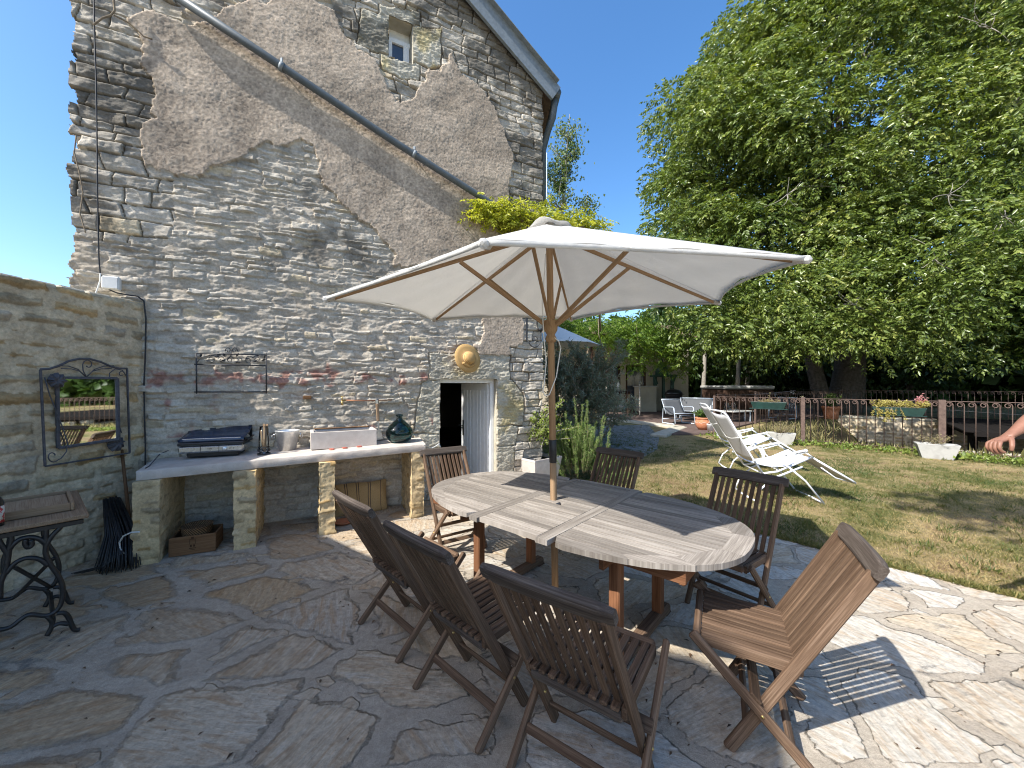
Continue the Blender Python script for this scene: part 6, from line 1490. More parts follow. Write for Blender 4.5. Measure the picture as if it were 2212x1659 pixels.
# short turf on the near lawn
L = Leaves(); n = 150000; y = 2.6+9.5*RNG.random(n)**1.5; x = RNG.uniform(0.55, 1.45, n)*0+(RNG.uniform(0.08, 1.42, n))*y
pn = np.array([-(-pdv.y), -pdv.x]); rel = np.stack([x-PA.x, y-PA.y], 1); side_ = rel[:, 0]*(-pdv.y)+rel[:, 1]*pdv.x
nfence = x*FN.x+y*FN.y; km = (side_ > 0.02) & (nfence < LAWN_END+0.0); x, y = x[km], y[km]; n = len(x)
gp = fbm(x, y, 0.7, 4, 501)+0.5*fbm(x, y, 3, 3, 502); tint = np.clip(0.55+gp*1.2+0.08+RNG.normal(size=n)*0.18, 0, 1); hgt = (0.018+0.02*RNG.random(n))*(1.15-0.5*tint)
d = RNG.normal(size=(n, 3))*0.75; d[:, 2] = 1; L.add(np.stack([x, y, np.zeros(n)], 1), d, hgt*1.3, 0.16, tint, 0.1)
ne = 9000; f_ = RNG.uniform(-2.6, 3.4, ne); o_ = np.abs(RNG.normal(0, 0.05, ne))-0.03+0.05*fbm(f_, f_*0, 2.5, 3, 77); ex = PA.x+pdv.x*f_-pdv.y*o_; ey = PA.y+pdv.y*f_+pdv.x*o_
d = RNG.normal(size=(ne, 3))*0.7; d[:, 2] = 0.9; L.add(np.stack([ex, ey, np.full(ne, 0.004)], 1), d, 0.03+0.035*RNG.random(ne), 0.14, np.clip(RNG.normal(0.5, 0.22, ne), 0, 1), 0.1)
nt2 = 700; ty = 2.9+7*RNG.random(nt2); tx = RNG.uniform(0.15, 1.4, nt2)*ty; kt = ((tx-PA.x)*(-pdv.y)+(ty-PA.y)*pdv.x > 0.1) & (tx*FN.x+ty*FN.y < LAWN_END); tx, ty = tx[kt], ty[kt]
for rep in range(14):
    q = np.stack([tx+RNG.normal(size=len(tx))*0.03, ty+RNG.normal(size=len(tx))*0.03, np.zeros(len(tx))], 1); d = RNG.normal(size=q.shape)*0.6; d[:, 2] = 1; L.add(q, d, 0.04+0.04*RNG.random(len(q)), 0.13, np.clip(RNG.normal(0.35, 0.25, len(q)), 0, 1), 0.1)
setp(L.build('grass', 'grassblade'), 'short half-dry grass on the lawn', 'grass', kind='stuff')

# tree behind the camera whose tips dapple the lawn at the right
bushy('shade_tree', 'tree behind the seating area whose branch tips dapple the lawn', 'tree', (0.6, -5.0, 0), (-1.0, -0.7, 8.7), (1.0, 0.9, 0.6), 900, 0.2, 'leaf_mid', 0.16, nb=12, lobes=0.5)
# ------------------------------------------------------------------ things on the house wall
def wbox(mb, u, v, off, w, h, d, ch=0.004): mb.box(WX(u, v, off), (w, d, h), WD, ch)
JB = thing('junction_box', 'white square junction box on the house wall above the garden wall', 'junction box', WX(248, 616, 0.06))
mb = MB(); wbox(mb, 249, 616, 0.075, 0.125, 0.125, 0.06, 0.008); mb.build('box', 'whiteplastic', JB); mb = MB(); wbox(mb, 249, 616, 0.11, 0.11, 0.11, 0.012, 0.005); mb.build('lid', 'whiteplastic', JB)
def cable(name, label, pts, r, mat='cable', cat='cable'):
    fine = []
    for a, b_ in zip(pts, pts[1:]): fine += [a.lerp(b_, i/6) for i in range(6)]
    mb = MB(); mb.tube(fine+[pts[-1]], r, 6); return setp(mb.build(name, mat), label, cat)
cable('wall_cable', 'thin cable running straight down the left corner of the house', [WX(u, v, 0.085) for u, v in ((212, -8), (214, 90), (217, 180), (219, 300), (220, 420), (223, 560), (226, 598), (240, 606))], 0.006)
cable('wall_cable', 'white cable looping from the junction box to the wall top', [WX(u, v, 0.09) for u, v in ((227, 596), (226, 612), (221, 628), (216, 641))], 0.006, 'whiteplastic')
cable('black_cable', 'black cable dropping down the corner from junction box to counter', [WX(245, 630, 0.09), WX(262, 637, 0.09), WX(285, 641, 0.08), WX(303, 643, 0.07), WX(315, 652, 0.05), WX(319, 690, 0.045), WX(318, 760, 0.045), WX(315, 830, 0.045), WX(316, 900, 0.045), WX(318, 960, 0.045), WX(318, 1003, 0.05)], 0.007)
cable('dead_creeper', 'pale dead creeper stem clinging to the top left of the house', [WX(u, v, 0.10) for u, v in ((257, -6), (256, 20), (258, 42), (250, 52), (232, 58), (222, 66), (214, 72))], 0.009, 'twig', 'creeper')
cable('dead_creeper', 'pale dead creeper branch reaching across the render edge', [WX(u, v, 0.09) for u, v in ((256, 50), (272, 58), (288, 66), (304, 80), (318, 94), (336, 100))], 0.007, 'twig', 'creeper')
cable('dead_creeper', 'thin dead creeper strand on the grey stones of the left corner', [WX(u, v, 0.09) for u, v in ((176, 305), (172, 340), (182, 380), (190, 425), (184, 470), (196, 510))], 0.005, 'twig', 'creeper')
# wrought iron rack with scrollwork
RK = thing('iron_rack', 'black wrought iron wall rack with scroll and leaf frieze above the grill', 'wall rack', WX(502, 846, 0.06))
RO = 0.075
def rp(u, v): return WX(u, v, RO)
for u0, u1 in ((428.5, 429), (577, 577)):
    mb = MB(); mb.tube([rp(u0, 764), rp(u1, 850)], 0.007, 6); mb.build('side_bar', 'iron', RK)
for v0, v1, nm in ((764, 768, 'top_bar'), (787.5, 790.5, 'shelf_bar'), (846.5, 846, 'hanging_bar')):
    mb = MB(); mb.tube([rp(424 if nm != 'top_bar' else 428, v0), rp(578, v1)], 0.007, 6); mb.build(nm, 'iron', RK)
mb = MB()
def scroll2(u, v, r0, r1, a0, a1, n=16): return [rp(u+math.cos(a0+(a1-a0)*i/n)*(r0+(r1-r0)*i/n), v-math.sin(a0+(a1-a0)*i/n)*(r0+(r1-r0)*i/n)) for i in range(n+1)]
for u, v, r, s in ((462, 778, 10, 1), (482, 779, 8, -1), (540, 779, 10, 1), (556, 777, 8, -1), (500, 778, 8, 1), (520, 780, 7, -1)): mb.tube(scroll2(u, v, r, 2.5, 0.4 if s > 0 else 2.7, 0.4+s*7.2 if s > 0 else 2.7+s*7.2), 0.0036, 5)
for u, s in ((496, -1), (509, 1)): mb.tube(scroll2(u, 758, 6.5, 2, math.pi/2-s*1.9, math.pi/2+s*5), 0.0042, 5)
mb.tube([rp(502.5, 757), rp(502, 768), rp(495, 778)], 0.004, 5); mb.tube([rp(430, 784), rp(440, 772), rp(460, 768), rp(480, 767)], 0.0036, 5)
mb.build('scrollwork', 'iron', RK)
L = Leaves(); lp = np.array([tuple(rp(*p)) for p in ((436, 774), (447, 777), (468, 771), (480, 782), (490, 773), (508, 782), (512, 772), (530, 776), (548, 783), (552, 770), (566, 780), (573, 776))])
dl = np.array([(WD.x*c_, WD.y*c_, s_) for c_, s_ in ((0.3, 1), (1, -0.5), (1, 0.2), (1, 0.5), (-0.4, 1), (1, -0.1), (0.5, 0.8), (1, 0.1), (1, 0.5), (1, 0.2), (1, 0.4), (0.2, 1))])
L.add(lp, dl, 0.055, 0.4, nrm=np.tile(np.array(WM), (12, 1))); L.build('iron_leaves', 'iron', RK)
# straw hat
hx = WX(1004, 775, 0.13); hax = (-WM+Vector((0.16, 0, 0.10))).normalized()
HA = thing('straw_hat', 'wide straw hat hanging on the lintel above the door', 'hat', hx)
mb = MB(); prof = [(0.187, -0.012), (0.185, -0.006), (0.14, 0.004), (0.092, 0.0), (0.084, 0.006), (0.080, 0.05), (0.068, 0.088), (0.04, 0.104), (0.001, 0.107)]
mb.lathe(prof, hx, 40, hax, 1.08); mb.build('hat_body', 'straw', HA, solid=0.003)
mb = MB(); mb.lathe([(0.087, 0.006), (0.088, 0.022)], hx, 32, hax, 1.08); mb.build('band', 'oldwood', HA)
mb = MB(); hy = hax.cross(Vector((1, 0, 0))).normalized(); hxx = hy.cross(hax)
for k in range(9): a = -math.pi/2-0.75+k*0.19; c = hx+hax*0.02+(hxx*math.cos(a)+Vector((0, 0, 1))*math.sin(a))*0.108; mb.ball(c, 0.024, (1, 0.8, 0.8), 7)
mb.build('raffia_flower', 'straw', HA)
# wall lantern on a scroll bracket
LA = thing('wall_lantern', 'black wrought iron wall lantern on a scroll bracket under the parasol edge', 'lantern', WX(1136, 720, 0.05))
lo = 0.07
mb = MB(); mb.bar(WX(1133, 680, lo), WX(1133, 738, lo), 0.03, 0.012, side=WD); 
out = -WM+WD*0.25; out = out.normalized(); B0 = WX(1134, 735, lo)
pts = [B0]+[B0+WD*(0.10-0.10*math.cos(a))+out*0.03+Vector((0, 0, -0.11*math.sin(a))) for a in [i*math.pi/8 for i in range(1, 9)]]
top = pts[-1]; pts += [top+Vector((0.01, 0, 0.08)), top+Vector((0.0, 0, 0.17))]; mb.tube(pts, 0.008, 6)
cs = B0+WD*0.10+out*0.03+Vector((0, 0, 0.01)); mb.tube(spiral(cs, 0.062, 0.012, -0.6, 6.4, WD, Vector((0, 0, 1))), 0.006, 6); mb.build('bracket', 'iron', LA)
lc = top+Vector((0, 0, 0.17)); mb = MB()
for a in [math.pi/4+k*math.pi/2 for k in range(4)]:
    p0 = lc+Vector((math.cos(a)*0.045, math.sin(a)*0.045, 0.0)); p1 = lc+Vector((math.cos(a)*0.105, math.sin(a)*0.105, 0.24)); mb.bar(p0, p1, 0.01, 0.01); p2 = lc+Vector((0, 0, 0.36)); mb.bar(p1, p2, 0.01, 0.01)
for z, r in ((0.0, 0.045), (0.24, 0.105)):
    q = [lc+Vector((math.cos(a)*r, math.sin(a)*r, z)) for a in [math.pi/4+k*math.pi/2 for k in range(4)]]; 
    for i in range(4): mb.bar(q[i], q[(i+1) % 4], 0.012, 0.012)
mb.lathe([(0.03, -0.03), (0.045, 0.0), (0.02, 0.01)], lc, 8); mb.build('lantern_frame', 'iron', LA)
mb = MB(); qa = [lc+Vector((math.cos(a)*0.043, math.sin(a)*0.043, 0.005)) for a in [math.pi/4+k*math.pi/2 for k in range(4)]]; qb = [lc+Vector((math.cos(a)*0.103, math.sin(a)*0.103, 0.238)) for a in [math.pi/4+k*math.pi/2 for k in range(4)]]
mb.add(qa+qb, [(i, (i+1) % 4, 4+(i+1) % 4, 4+i) for i in range(4)]); mb.build('glass', 'glass', LA)
mb = MB(); mb.box(WX(664, 858, 0.07), (0.085, 0.1, 0.036), WD, 0.004); setp(mb.build('wall_peg', 'crate'), 'short brown wooden peg sticking out of the wall above the bucket', 'peg')
# copper pipe with brass tap, scraper hanging from it
TPP = thing('tap', 'brass wall tap with thin copper pipe above the stone sink', 'tap', WX(738, 868, 0.05))
mb = MB(); mb.tube([WX(744, 864.5, 0.05), WX(790, 865, 0.05), WX(845, 863.5, 0.05)], 0.007, 8); mb.build('copper_pipe', 'copper', TPP)
mb = MB(); tc = WX(738, 865, 0.05); mb.tube([WX(746, 864.5, 0.05), tc, tc-WM*0.07, tc-WM*0.09+Vector((0, 0, -0.05))], 0.011, 8); mb.tube([tc-WM*0.04, tc-WM*0.04+Vector((0, 0, 0.05))], 0.006, 6); mb.bar(tc-WM*0.04+Vector((0, 0, 0.055))-WD*0.03, tc-WM*0.04+Vector((0, 0, 0.055))+WD*0.03, 0.012, 0.01); mb.build('valve', 'brass', TPP)
SC = thing('grill_scraper', 'grill scraper with wooden handle hanging from the copper pipe', 'scraper', WX(813, 905, 0.07))
mb = MB(); mb.bar(WX(812, 863, 0.07), WX(812.5, 872, 0.07), 0.035, 0.02, side=WD); mb.bar(WX(815, 908, 0.075), WX(817, 932, 0.075), 0.02, 0.008, side=WD); mb.bar(WX(817, 928, 0.075), WX(819, 948, 0.075), 0.045, 0.004, side=WD, w2=0.075); mb.build('blade', 'steel', SC)
mb = MB(); mb.bar(WX(812.5, 871, 0.075), WX(815, 909, 0.075), 0.034, 0.024, side=WD, ch=0.008); mb.build('handle', 'oldwood', SC)

# ------------------------------------------------------------------ on the counter
def ct(u, v): 
    q = G(u, v, 0.82)
    for _ in range(6):
        f = min(1, max(0, (q-cFL).dot(cdir)/Vector((cFR.x-cFL.x, cFR.y-cFL.y, 0)).length)); q = G(u, v, cFL.z+(cFR.z-cFL.z)*f)
    return q+Vector((0, 0, 0.004))
ga, gb = ct(383, 995), ct(526, 985); gd = Vector((gb.x-ga.x, gb.y-ga.y, 0)); GL = gd.length; gd.normalize(); gn = Vector((-gd.y, gd.x, 0)); gz = max(ga.z, gb.z)
gc = Vector(((ga.x+gb.x)/2, (ga.y+gb.y)/2, gz))+gn*0.15
GR = thing('electric_grill', 'black and steel electric table grill on the left of the counter', 'grill', gc)
def gp_(x, y, z): return gc+gd*x+gn*y+Vector((0, 0, z))
GZ = 1.45
def gp_(x, y, z): return gc+gd*x+gn*y+Vector((0, 0, z*GZ))
mb = MB(); mb.box(gp_(0, 0, 0.022), (GL*0.8, 0.22, 0.064), gd, 0.01); mb.build('base', 'blackplastic', GR)
mb = MB(); mb.box(gp_(0, -0.005, 0.058), (GL, 0.30, 0.072), gd, 0.016); BDY = mb.build('body', 'steel', GR)
mb = MB()
for x in (-GL*0.16, GL*0.12): mb.box(gp_(x, -0.156, 0.058), (0.004, 0.004, 0.066), gd, 0.001)
mb.build('panel_joint', 'blackplastic', BDY)
mb = MB(); mb.lathe([(0.019, 0), (0.019, 0.016), (0.015, 0.02), (0.001, 0.02)], gp_(GL*0.21, -0.155, 0.058), 18, -gn); KN = mb.build('knob', 'silver', GR)
for x in (0.29, 0.35):
    mb = MB(); mb.lathe([(0.005, 0), (0.004, 0.004), (0.001, 0.005)], gp_(GL*x, -0.155, 0.058), 10, -gn); mb.build('indicator', 'blackplastic', GR)
mb = MB(); mb.box(gp_(0, 0.0, 0.094), (GL+0.012, 0.315, 0.03), gd, 0.009); mb.build('drip_rim', 'blackplastic', GR)
M['grill_lid'] = plain('dark_smoked_lid', (0.02, 0.035, 0.07), 0.12, 0.7, var=0.1)
mb = MB(); ys = [(-0.14, 0.108), (-0.13, 0.125), (-0.02, 0.142), (0.06, 0.155), (0.14, 0.19)]
rows = [[gp_(-GL*0.5+GL*k/12, y, z) for k in range(13)] for y, z in ys]; mb.sheet(rows); mb.build('lid', 'grill_lid', GR, solid=0.006)
mb = MB(); mb.box(gp_(0, 0.15, 0.15), (GL, 0.014, 0.14), gd, 0.005); mb.build('back_guard', 'blackplastic', GR)
mb = MB(); mb.box(gp_(0, -0.128, 0.128), (GL*0.9, 0.012, 0.008), gd, 0.003); mb.build('lid_edge', 'steel', GR)
for sx in (-1, 1):
    mb = MB(); mb.tube([gp_(sx*GL*0.5, -0.07, 0.10), gp_(sx*(GL*0.5+0.03), -0.06, 0.115), gp_(sx*(GL*0.5+0.035), 0.06, 0.125), gp_(sx*GL*0.5, 0.07, 0.12)], 0.008, 6); mb.build('handle', 'blackplastic', GR)
fc = bpy.data.curves.new('brand_text', 'FONT'); fc.body = 'Tefal'; fc.size = 0.020; fc.align_x = 'CENTER'; fc.align_y = 'CENTER'; fc.extrude = 0.0006
fo = bpy.data.objects.new('lettering_tmp', fc); COL.objects.link(fo); bpy.context.view_layer.update(); dg = bpy.context.evaluated_depsgraph_get()
tm_ = bpy.data.meshes.new_from_object(fo.evaluated_get(dg)); bpy.data.objects.remove(fo); to = bpy.data.objects.new('lettering', tm_); COL.objects.link(to); to.parent = BDY
Rt = Matrix((gd, Vector((0, 0, 1)), -gn)).transposed().to_4x4(); to.matrix_local = MAT_W[GR.name].inverted() @ (Matrix.Translation(gp_(-GL*0.02, -0.1566, 0.060)) @ Rt); tm_.materials.clear(); tm_.materials.append(M['blackplastic'])
cable('grill_cable', 'grey cable curving from the grill to the wall corner', [gp_(-GL*0.5, 0.06, 0.06), gp_(-GL*0.5-0.10, 0.08, 0.06), gp_(-GL*0.5-0.22, 0.05, 0.02), ct(322, 1008), ct(314, 1012)], 0.005, 'greyiron')
# utensil jar
uj = ct(570, 982); UJ = thing('utensil_jar', 'glass cylinder of wooden cooking tools in a black iron holder', 'jar', uj)
mb = MB(); mb.lathe([(0.001, 0.012), (0.036, 0.012), (0.044, 0.03), (0.046, 0.16), (0.038, 0.29)], uj, 24); mb.build('glass', 'glass', UJ)
mb = MB()
for k in range(8): a = k*math.pi/4; c = uj+Vector((math.cos(a)*0.05, math.sin(a)*0.05, 0.042)); mb.tube(spiral(c, 0.022, 0.006, 0, 6, Vector((-math.sin(a), math.cos(a), 0)), Vector((0, 0, 1)), 10), 0.004, 5)
mb.tube([uj+Vector((math.cos(a)*0.055, math.sin(a)*0.055, 0.008)) for a in [i*math.pi/8 for i in range(16)]], 0.007, 6, closed=True); mb.tube([uj+Vector((math.cos(a)*0.05, math.sin(a)*0.05, 0.075)) for a in [i*math.pi/8 for i in range(16)]], 0.004, 6, closed=True); mb.build('iron_holder', 'iron', UJ)
for i, (dx, dy, h, w, lab) in enumerate(((0.012, -0.01, 0.315, 0.03, 'flat wooden spatula standing in the glass utensil jar'), (0.028, 0.012, 0.31, 0.022, 'second wooden spatula leaning right in the utensil jar'), (-0.02, -0.012, 0.25, 0.024, 'wooden handled brush leaning left in the utensil jar'))):
    mb = MB(); b0 = uj+Vector((dx*0.3, dy*0.3, 0.03)); e = uj+Vector((dx, dy, h)); mb.bar(b0, b0.lerp(e, 0.45), 0.012, 0.009, ch=0.002); mb.bar(b0.lerp(e, 0.44), e, w*0.6, 0.008, ch=0.003, w2=w); setp(mb.build('wooden_spatula', 'oldwood'), lab, 'utensil')
# bucket
bk = ct(621, 972); BKT = thing('metal_bucket', 'small shiny aluminium bucket with ring handles beside the stone sink', 'bucket', bk)
mb = MB(); mb.lathe([(0.001, 0.006), (0.082, 0.006), (0.086, 0.0), (0.116, 0.205), (0.122, 0.21), (0.118, 0.215), (0.112, 0.205), (0.083, 0.012), (0.001, 0.01)], bk, 32); mb.build('pail', 'silver', BKT)
for sx in (-1, 1):
    c = bk+WD*(sx*0.122)+Vector((0, 0, 0.17)); mb = MB(); mb.ball(c, 0.014, n=7); mb.tube([c+Vector((WD.x*sx*0.012, WD.y*sx*0.012, -0.022))+(Vector((0, 1, 0))*math.cos(a)+Vector((0, 0, 1))*math.sin(a))*0.024 for a in [i*math.pi/7 for i in range(14)]], 0.0035, 5, closed=True); mb.build('ring_handle', 'steel', BKT)
# stone sink
sa, sb = ct(671, 974), ct(814, 961); sdv = Vector((sb.x-sa.x, sb.y-sa.y, 0)); sl = sdv.length; sdv.normalize(); sn_ = Vector((-sdv.y, sdv.x, 0)); scn = (sa+sb)/2+sn_*0.17; scn.z = 0
SK = trough('stone_sink', 'rectangular pale stone sink standing on the counter', scn, sdv, sl, 0.34, 0.185, 'concrete', 1.0, max(sa.z, sb.z)-0.008, lip=0.035); SK['category'] = 'sink'
mb = MB(); mb.bar(scn+sn_*0.14-sdv*(sl/2-0.04)+Vector((0, 0, sb.z+0.185)), scn+sn_*0.14+sdv*(sl/2-0.04)+Vector((0, 0, sb.z+0.185)), 0.03, 0.012); setp(mb.build('wooden_strip', 'crate'), 'thin reddish wooden strip along the back rim of the sink', 'wood strip')
for (u, v), lb_ in zip(((717, 972), (745, 969), (776, 966)), ('leftmost of three broken red tile pieces before the sink', 'middle of three broken red tile pieces before the sink', 'rightmost of three broken red tile pieces before the sink')):
    c = ct(u, v); n = 7; poly = [c+Vector((math.cos(a)*0.034*rnd.uniform(0.7, 1.1), math.sin(a)*0.022*rnd.uniform(0.7, 1.1), 0.0)) for a in [k*2*math.pi/n for k in range(n)]]
    mb = MB(); mb.prism(poly, (0, 0, 0.012)); M.setdefault('redtile', mottled('red_tile', (0.36, 0.09, 0.06), (0.5, 0.17, 0.12), 30, 0.7)); setp(mb.build('tile_piece', 'redtile'), lb_, 'tile', 'broken tiles on the counter')
# demijohn
dj = ct(863, 955); mb = MB()
prof = [(0.001, 0.012), (0.07, 0.008), (0.105, 0.004), (0.135, 0.03), (0.158, 0.08), (0.164, 0.115), (0.152, 0.155), (0.115, 0.205), (0.07, 0.245), (0.042, 0.268), (0.033, 0.285), (0.032, 0.305), (0.040, 0.312), (0.044, 0.322), (0.040, 0.332), (0.030, 0.334)]
inn = [(max(0.001, r-0.004), z+(0.004 if z < 0.06 else 0)) for r, z in prof[::-1]]
mb.lathe(prof+inn, dj, 48); setp(mb.build('demijohn', 'demijohn'), 'round dark blue-green glass demijohn at the right end of the counter', 'bottle')
cable('white_cable', 'white cable running from the counter end into the doorway', [ct(916, 962), WX(928, 965, 0.12), WX(938, 962, 0.08), WX(946, 957, 0.06), WX(949, 965, 0.05)], 0.006, 'whiteplastic', 'cable')
# ------------------------------------------------------------------ under the counter
ka, kb = G(364, 1207), G(466, 1192); kd = Vector((kb.x-ka.x, kb.y-ka.y, 0)); kl = kd.length; kd.normalize(); kn = Vector((-kd.y, kd.x, 0)); kc = (ka+kb)/2+kn*0.13; kc.z = 0.012
CR = thing('wooden_crate', 'small open wooden wine crate under the left end of the counter', 'crate', kc)
for dy in (-0.125, 0.125):
    mb = MB(); mb.box(kc+kn*dy+Vector((0, 0, 0.082)), (kl, 0.014, 0.165), kd, 0.002); FR_ = mb.build('side_board', 'crate', CR)
    if dy < 0:
        mb = MB(); c = kc+kn*(dy-0.0078)+Vector((0, 0, 0.085))
        for dx, dz, w, h in ((-0.02, 0.025, 0.004, 0.04), (0.02, 0.025, 0.004, 0.04), (0, 0.047, 0.044, 0.004), (0, 0.062, 0.02, 0.018), (-0.012, -0.01, 0.014, 0.02), (0.012, -0.01, 0.014, 0.02), (0, -0.032, 0.05, 0.006), (0, -0.045, 0.036, 0.004)): mb.box(c+kd*dx+Vector((0, 0, dz)), (w, 0.0012, h), kd, 0.0003)
        M['stamp'] = plain('burnt_stamp', (0.07, 0.035, 0.018), 0.9, 0.1); mb.build('stamp_mark', 'stamp', FR_)
for dx in (-1, 1):
    mb = MB(); mb.box(kc+kd*(dx*(kl/2-0.008))+Vector((0, 0, 0.08)), (0.236, 0.014, 0.155), kn, 0.002); mb.build('end_board', 'crate', CR)
mb = MB(); mb.box(kc+Vector((0, 0, 0.008)), (kl-0.034, 0.236, 0.012), kd, 0.002); mb.build('bottom', 'crate', CR)
bq = kc+Vector((0, 0, 0.06)); mb = MB(); mb.lathe([(0.001, 0.0), (0.085, 0.0), (0.105, 0.06), (0.118, 0.155), (0.122, 0.165), (0.112, 0.163), (0.098, 0.06), (0.08, 0.008), (0.001, 0.008)], bq, 32); setp(mb.build('wicker_basket', 'wicker'), 'round brown wicker basket standing in the wooden crate', 'basket')
cu = WP(WT(778, 900)[0], 0.0, 0.17); CUx = WD; cz = 0.215
mb = MB(); rows = []; n = 16; lean = Vector((0, 0, 1))*0.97+WM*0.24; gco = []
for side in (1, -1):
    rows = []; gg = []
    for i in range(n+1):
        r = []
        for j in range(n+1):
            x, y = (i/n*2-1), (j/n*2-1); pf = (1-abs(x)**3.2)*(1-abs(y)**3.2); k = 0.97-0.05*(abs(x)*abs(y))
            p = cu+CUx*(x*0.30*(1-0.05*(1-y*y)))+lean*(0.19+y*0.185*(1-0.04*(1-x*x)))-WM*(side*0.065*max(0, pf)**0.55)+WM*0.02*math.sin(x*5+y*3); r.append(p); gg.append(((x+1)/2*0.98+0.01, (y+1)/2, 0))
        rows.append(r)
    mb.sheet(rows, True, None, gg)
setp(mb.build('cushion', 'burlap'), 'tan striped hessian cushion leaning under the counter', 'cushion')
sp_ = G(742, 1128, 0.02); mb = MB(); mb.lathe([(0.001, 0.0), (0.08, 0.0), (0.10, 0.022), (0.105, 0.024), (0.098, 0.026), (0.08, 0.008), (0.06, 0.009), (0.055, 0.012), (0.05, 0.008), (0.001, 0.008)], (sp_.x, sp_.y, 0.009), 28); setp(mb.build('saucer', 'terracotta'), 'terracotta saucer on the paving beside the third pier', 'saucer')

# ------------------------------------------------------------------ left wall: mirror, broom, cable, sewing table
MI = thing('iron_mirror', 'rectangular mirror in a grey wrought iron frame with leaves on the garden wall', 'mirror', LP(0.6, 1.2, 0.05))
def ml(u, v, off=0.06): s, z = LT(u, v); return LP(s, z, off)
mo_ = [(73, 798), (262, 796), (268, 978), (83, 1007)]
for i, nm in ((1, 'side_bar'), (2, 'bottom_bar'), (3, 'side_bar')):
    mb = MB(); mb.bar(ml(*mo_[i]), ml(*mo_[(i+1) % 4]), 0.018, 0.012, side=LN, ch=0.003); mb.build(nm, 'greyiron', MI)
mb = MB(); mb.tube([ml(73, 798), ml(92, 797), ml(112, 791), ml(135, 780), ml(158, 775), ml(180, 775), ml(205, 782), ml(228, 792), ml(246, 796), ml(262, 796)], 0.009, 8); mb.build('arched_top', 'greyiron', MI)
im = [(116, 816), (231, 817), (233, 948), (118, 968)]; imo = (0.03, 0.105, 0.109, 0.034)
mb = MB()
for i in range(4): mb.bar(ml(*im[i], imo[i]), ml(*im[(i+1) % 4], imo[(i+1) % 4]), 0.022, 0.022, side=LN, ch=0.003)
mb.build('inner_frame', 'greyiron', MI)
mb = MB(); mb.add([ml(*p, o_-0.004) for p, o_ in zip(im, imo)], [(0, 1, 2, 3)]); mb.build('glass', 'mirror', MI)
mb = MB()
def msc(u, v, r0, r1, a0, a1, n=14): return [ml(u+math.cos(a0+(a1-a0)*i/n)*(r0+(r1-r0)*i/n), v-math.sin(a0+(a1-a0)*i/n)*(r0+(r1-r0)*i/n)) for i in range(n+1)]
mb.tube([ml(173, 814), ml(166, 800), ml(165, 788)]+msc(177, 788, 12, 4, math.pi, -2.6), 0.0042, 6)
for s in (-1, 1): mb.tube([ml(173+s*2, 813), ml(173+s*18, 798), ml(173+s*38, 791), ml(173+s*60, 790)], 0.0042, 6); mb.tube([ml(173+s*2, 813), ml(173+s*14, 802), ml(173+s*32, 797), ml(173+s*55, 796)], 0.0042, 6)
mb.tube([ml(82, 815), ml(92, 850), ml(108, 890), ml(122, 925), ml(132, 955), ml(130, 975), ml(118, 990)]+msc(100, 985, 14, 5, -0.6, -6.0), 0.0042, 6)
mb.tube([ml(262, 814), ml(252, 800), ml(236, 797), ml(224, 806), ml(224, 825), ml(232, 865), ml(240, 900), ml(250, 935)], 0.0042, 6); mb.tube(msc(250, 808, 7, 3, 0.2, 5.5), 0.004, 6)
mb.build('scrollwork', 'greyiron', MI)
for (u, v, r, a) in ((104, 823, 24, 0.3), (241, 955, 21, -2.4)):
    c = ml(u, v, 0.075); rad = (ml(u+r, v)-ml(u, v)).length; mb = MB(); rows = []
    for i in range(7):
        f = i/6; row = []
        for j in range(25):
            t = 2*math.pi*j/24; rr = rad*f*(0.82+0.10*math.cos(t*9)+0.22*math.cos(t-a)); row.append(c+LE*(-math.cos(t)*rr)+Vector((0, 0, math.sin(t)*rr))+LN*(0.02*math.sin(f*3)-0.02*f+0.008*f*math.cos(t*9)))
        rows.append(row)
    mb.sheet(rows, False); mb.build('iron_leaf', 'greyiron', MI, solid=0.004)
BR = thing('twig_broom', 'black besom broom with wooden handle leaning in the corner by the counter', 'broom', G(236, 1236))
fb, ft = G(238, 1236), P(242, 1080, 3.46); hb = P(288, 1200, 3.36); ht = P(263, 972, 3.62)
mb = MB()
for k in range(150):
    a = rnd.uniform(0, 6.28); r = math.sqrt(rnd.random()); tp0 = ft+Vector((math.cos(a)*0.055*r, math.sin(a)*0.05*r, rnd.uniform(-0.03, 0.02))); bt0 = fb+Vector((math.cos(a)*0.17*r+0.03, math.sin(a)*0.10*r+0.03, 0.005+0.05*rnd.random())); m0 = tp0.lerp(bt0, 0.55)+Vector((0.03, 0.02, 0))
    mb.tube([tp0, m0, bt0], [0.008, 0.006, 0.003], 5, tint=0.5)
for k in range(14): b0 = fb+Vector((rnd.uniform(-0.04, 0.02), 0, 0.03)); mb.tube([b0+Vector((0.05, 0.05, 0.12)), b0+Vector((-0.05, -0.03, 0.02)), b0+Vector((-0.17+rnd.uniform(-.03, .03), -0.07+rnd.uniform(-.02, .02), 0.0))], [0.007, 0.006, 0.003], 5)
mb.build('bristles', 'cast', BR)
mb = MB(); mb.tube([ht, ht.lerp(hb, 0.55), hb], 0.0125, 8); mb.build('handle', 'crate', BR)
plug = G(283, 1203, 0.03)
pts = [P(302, 1149, 3.22), P(284, 1150, 3.2), P(266, 1158, 3.2), P(258, 1172, 3.22), P(260, 1186, 3.23), P(268, 1195, 3.24), plug]
cable('white_lead', 'white extension lead looping out beside the first pier', pts, 0.006, 'whiteplastic', 'cable')
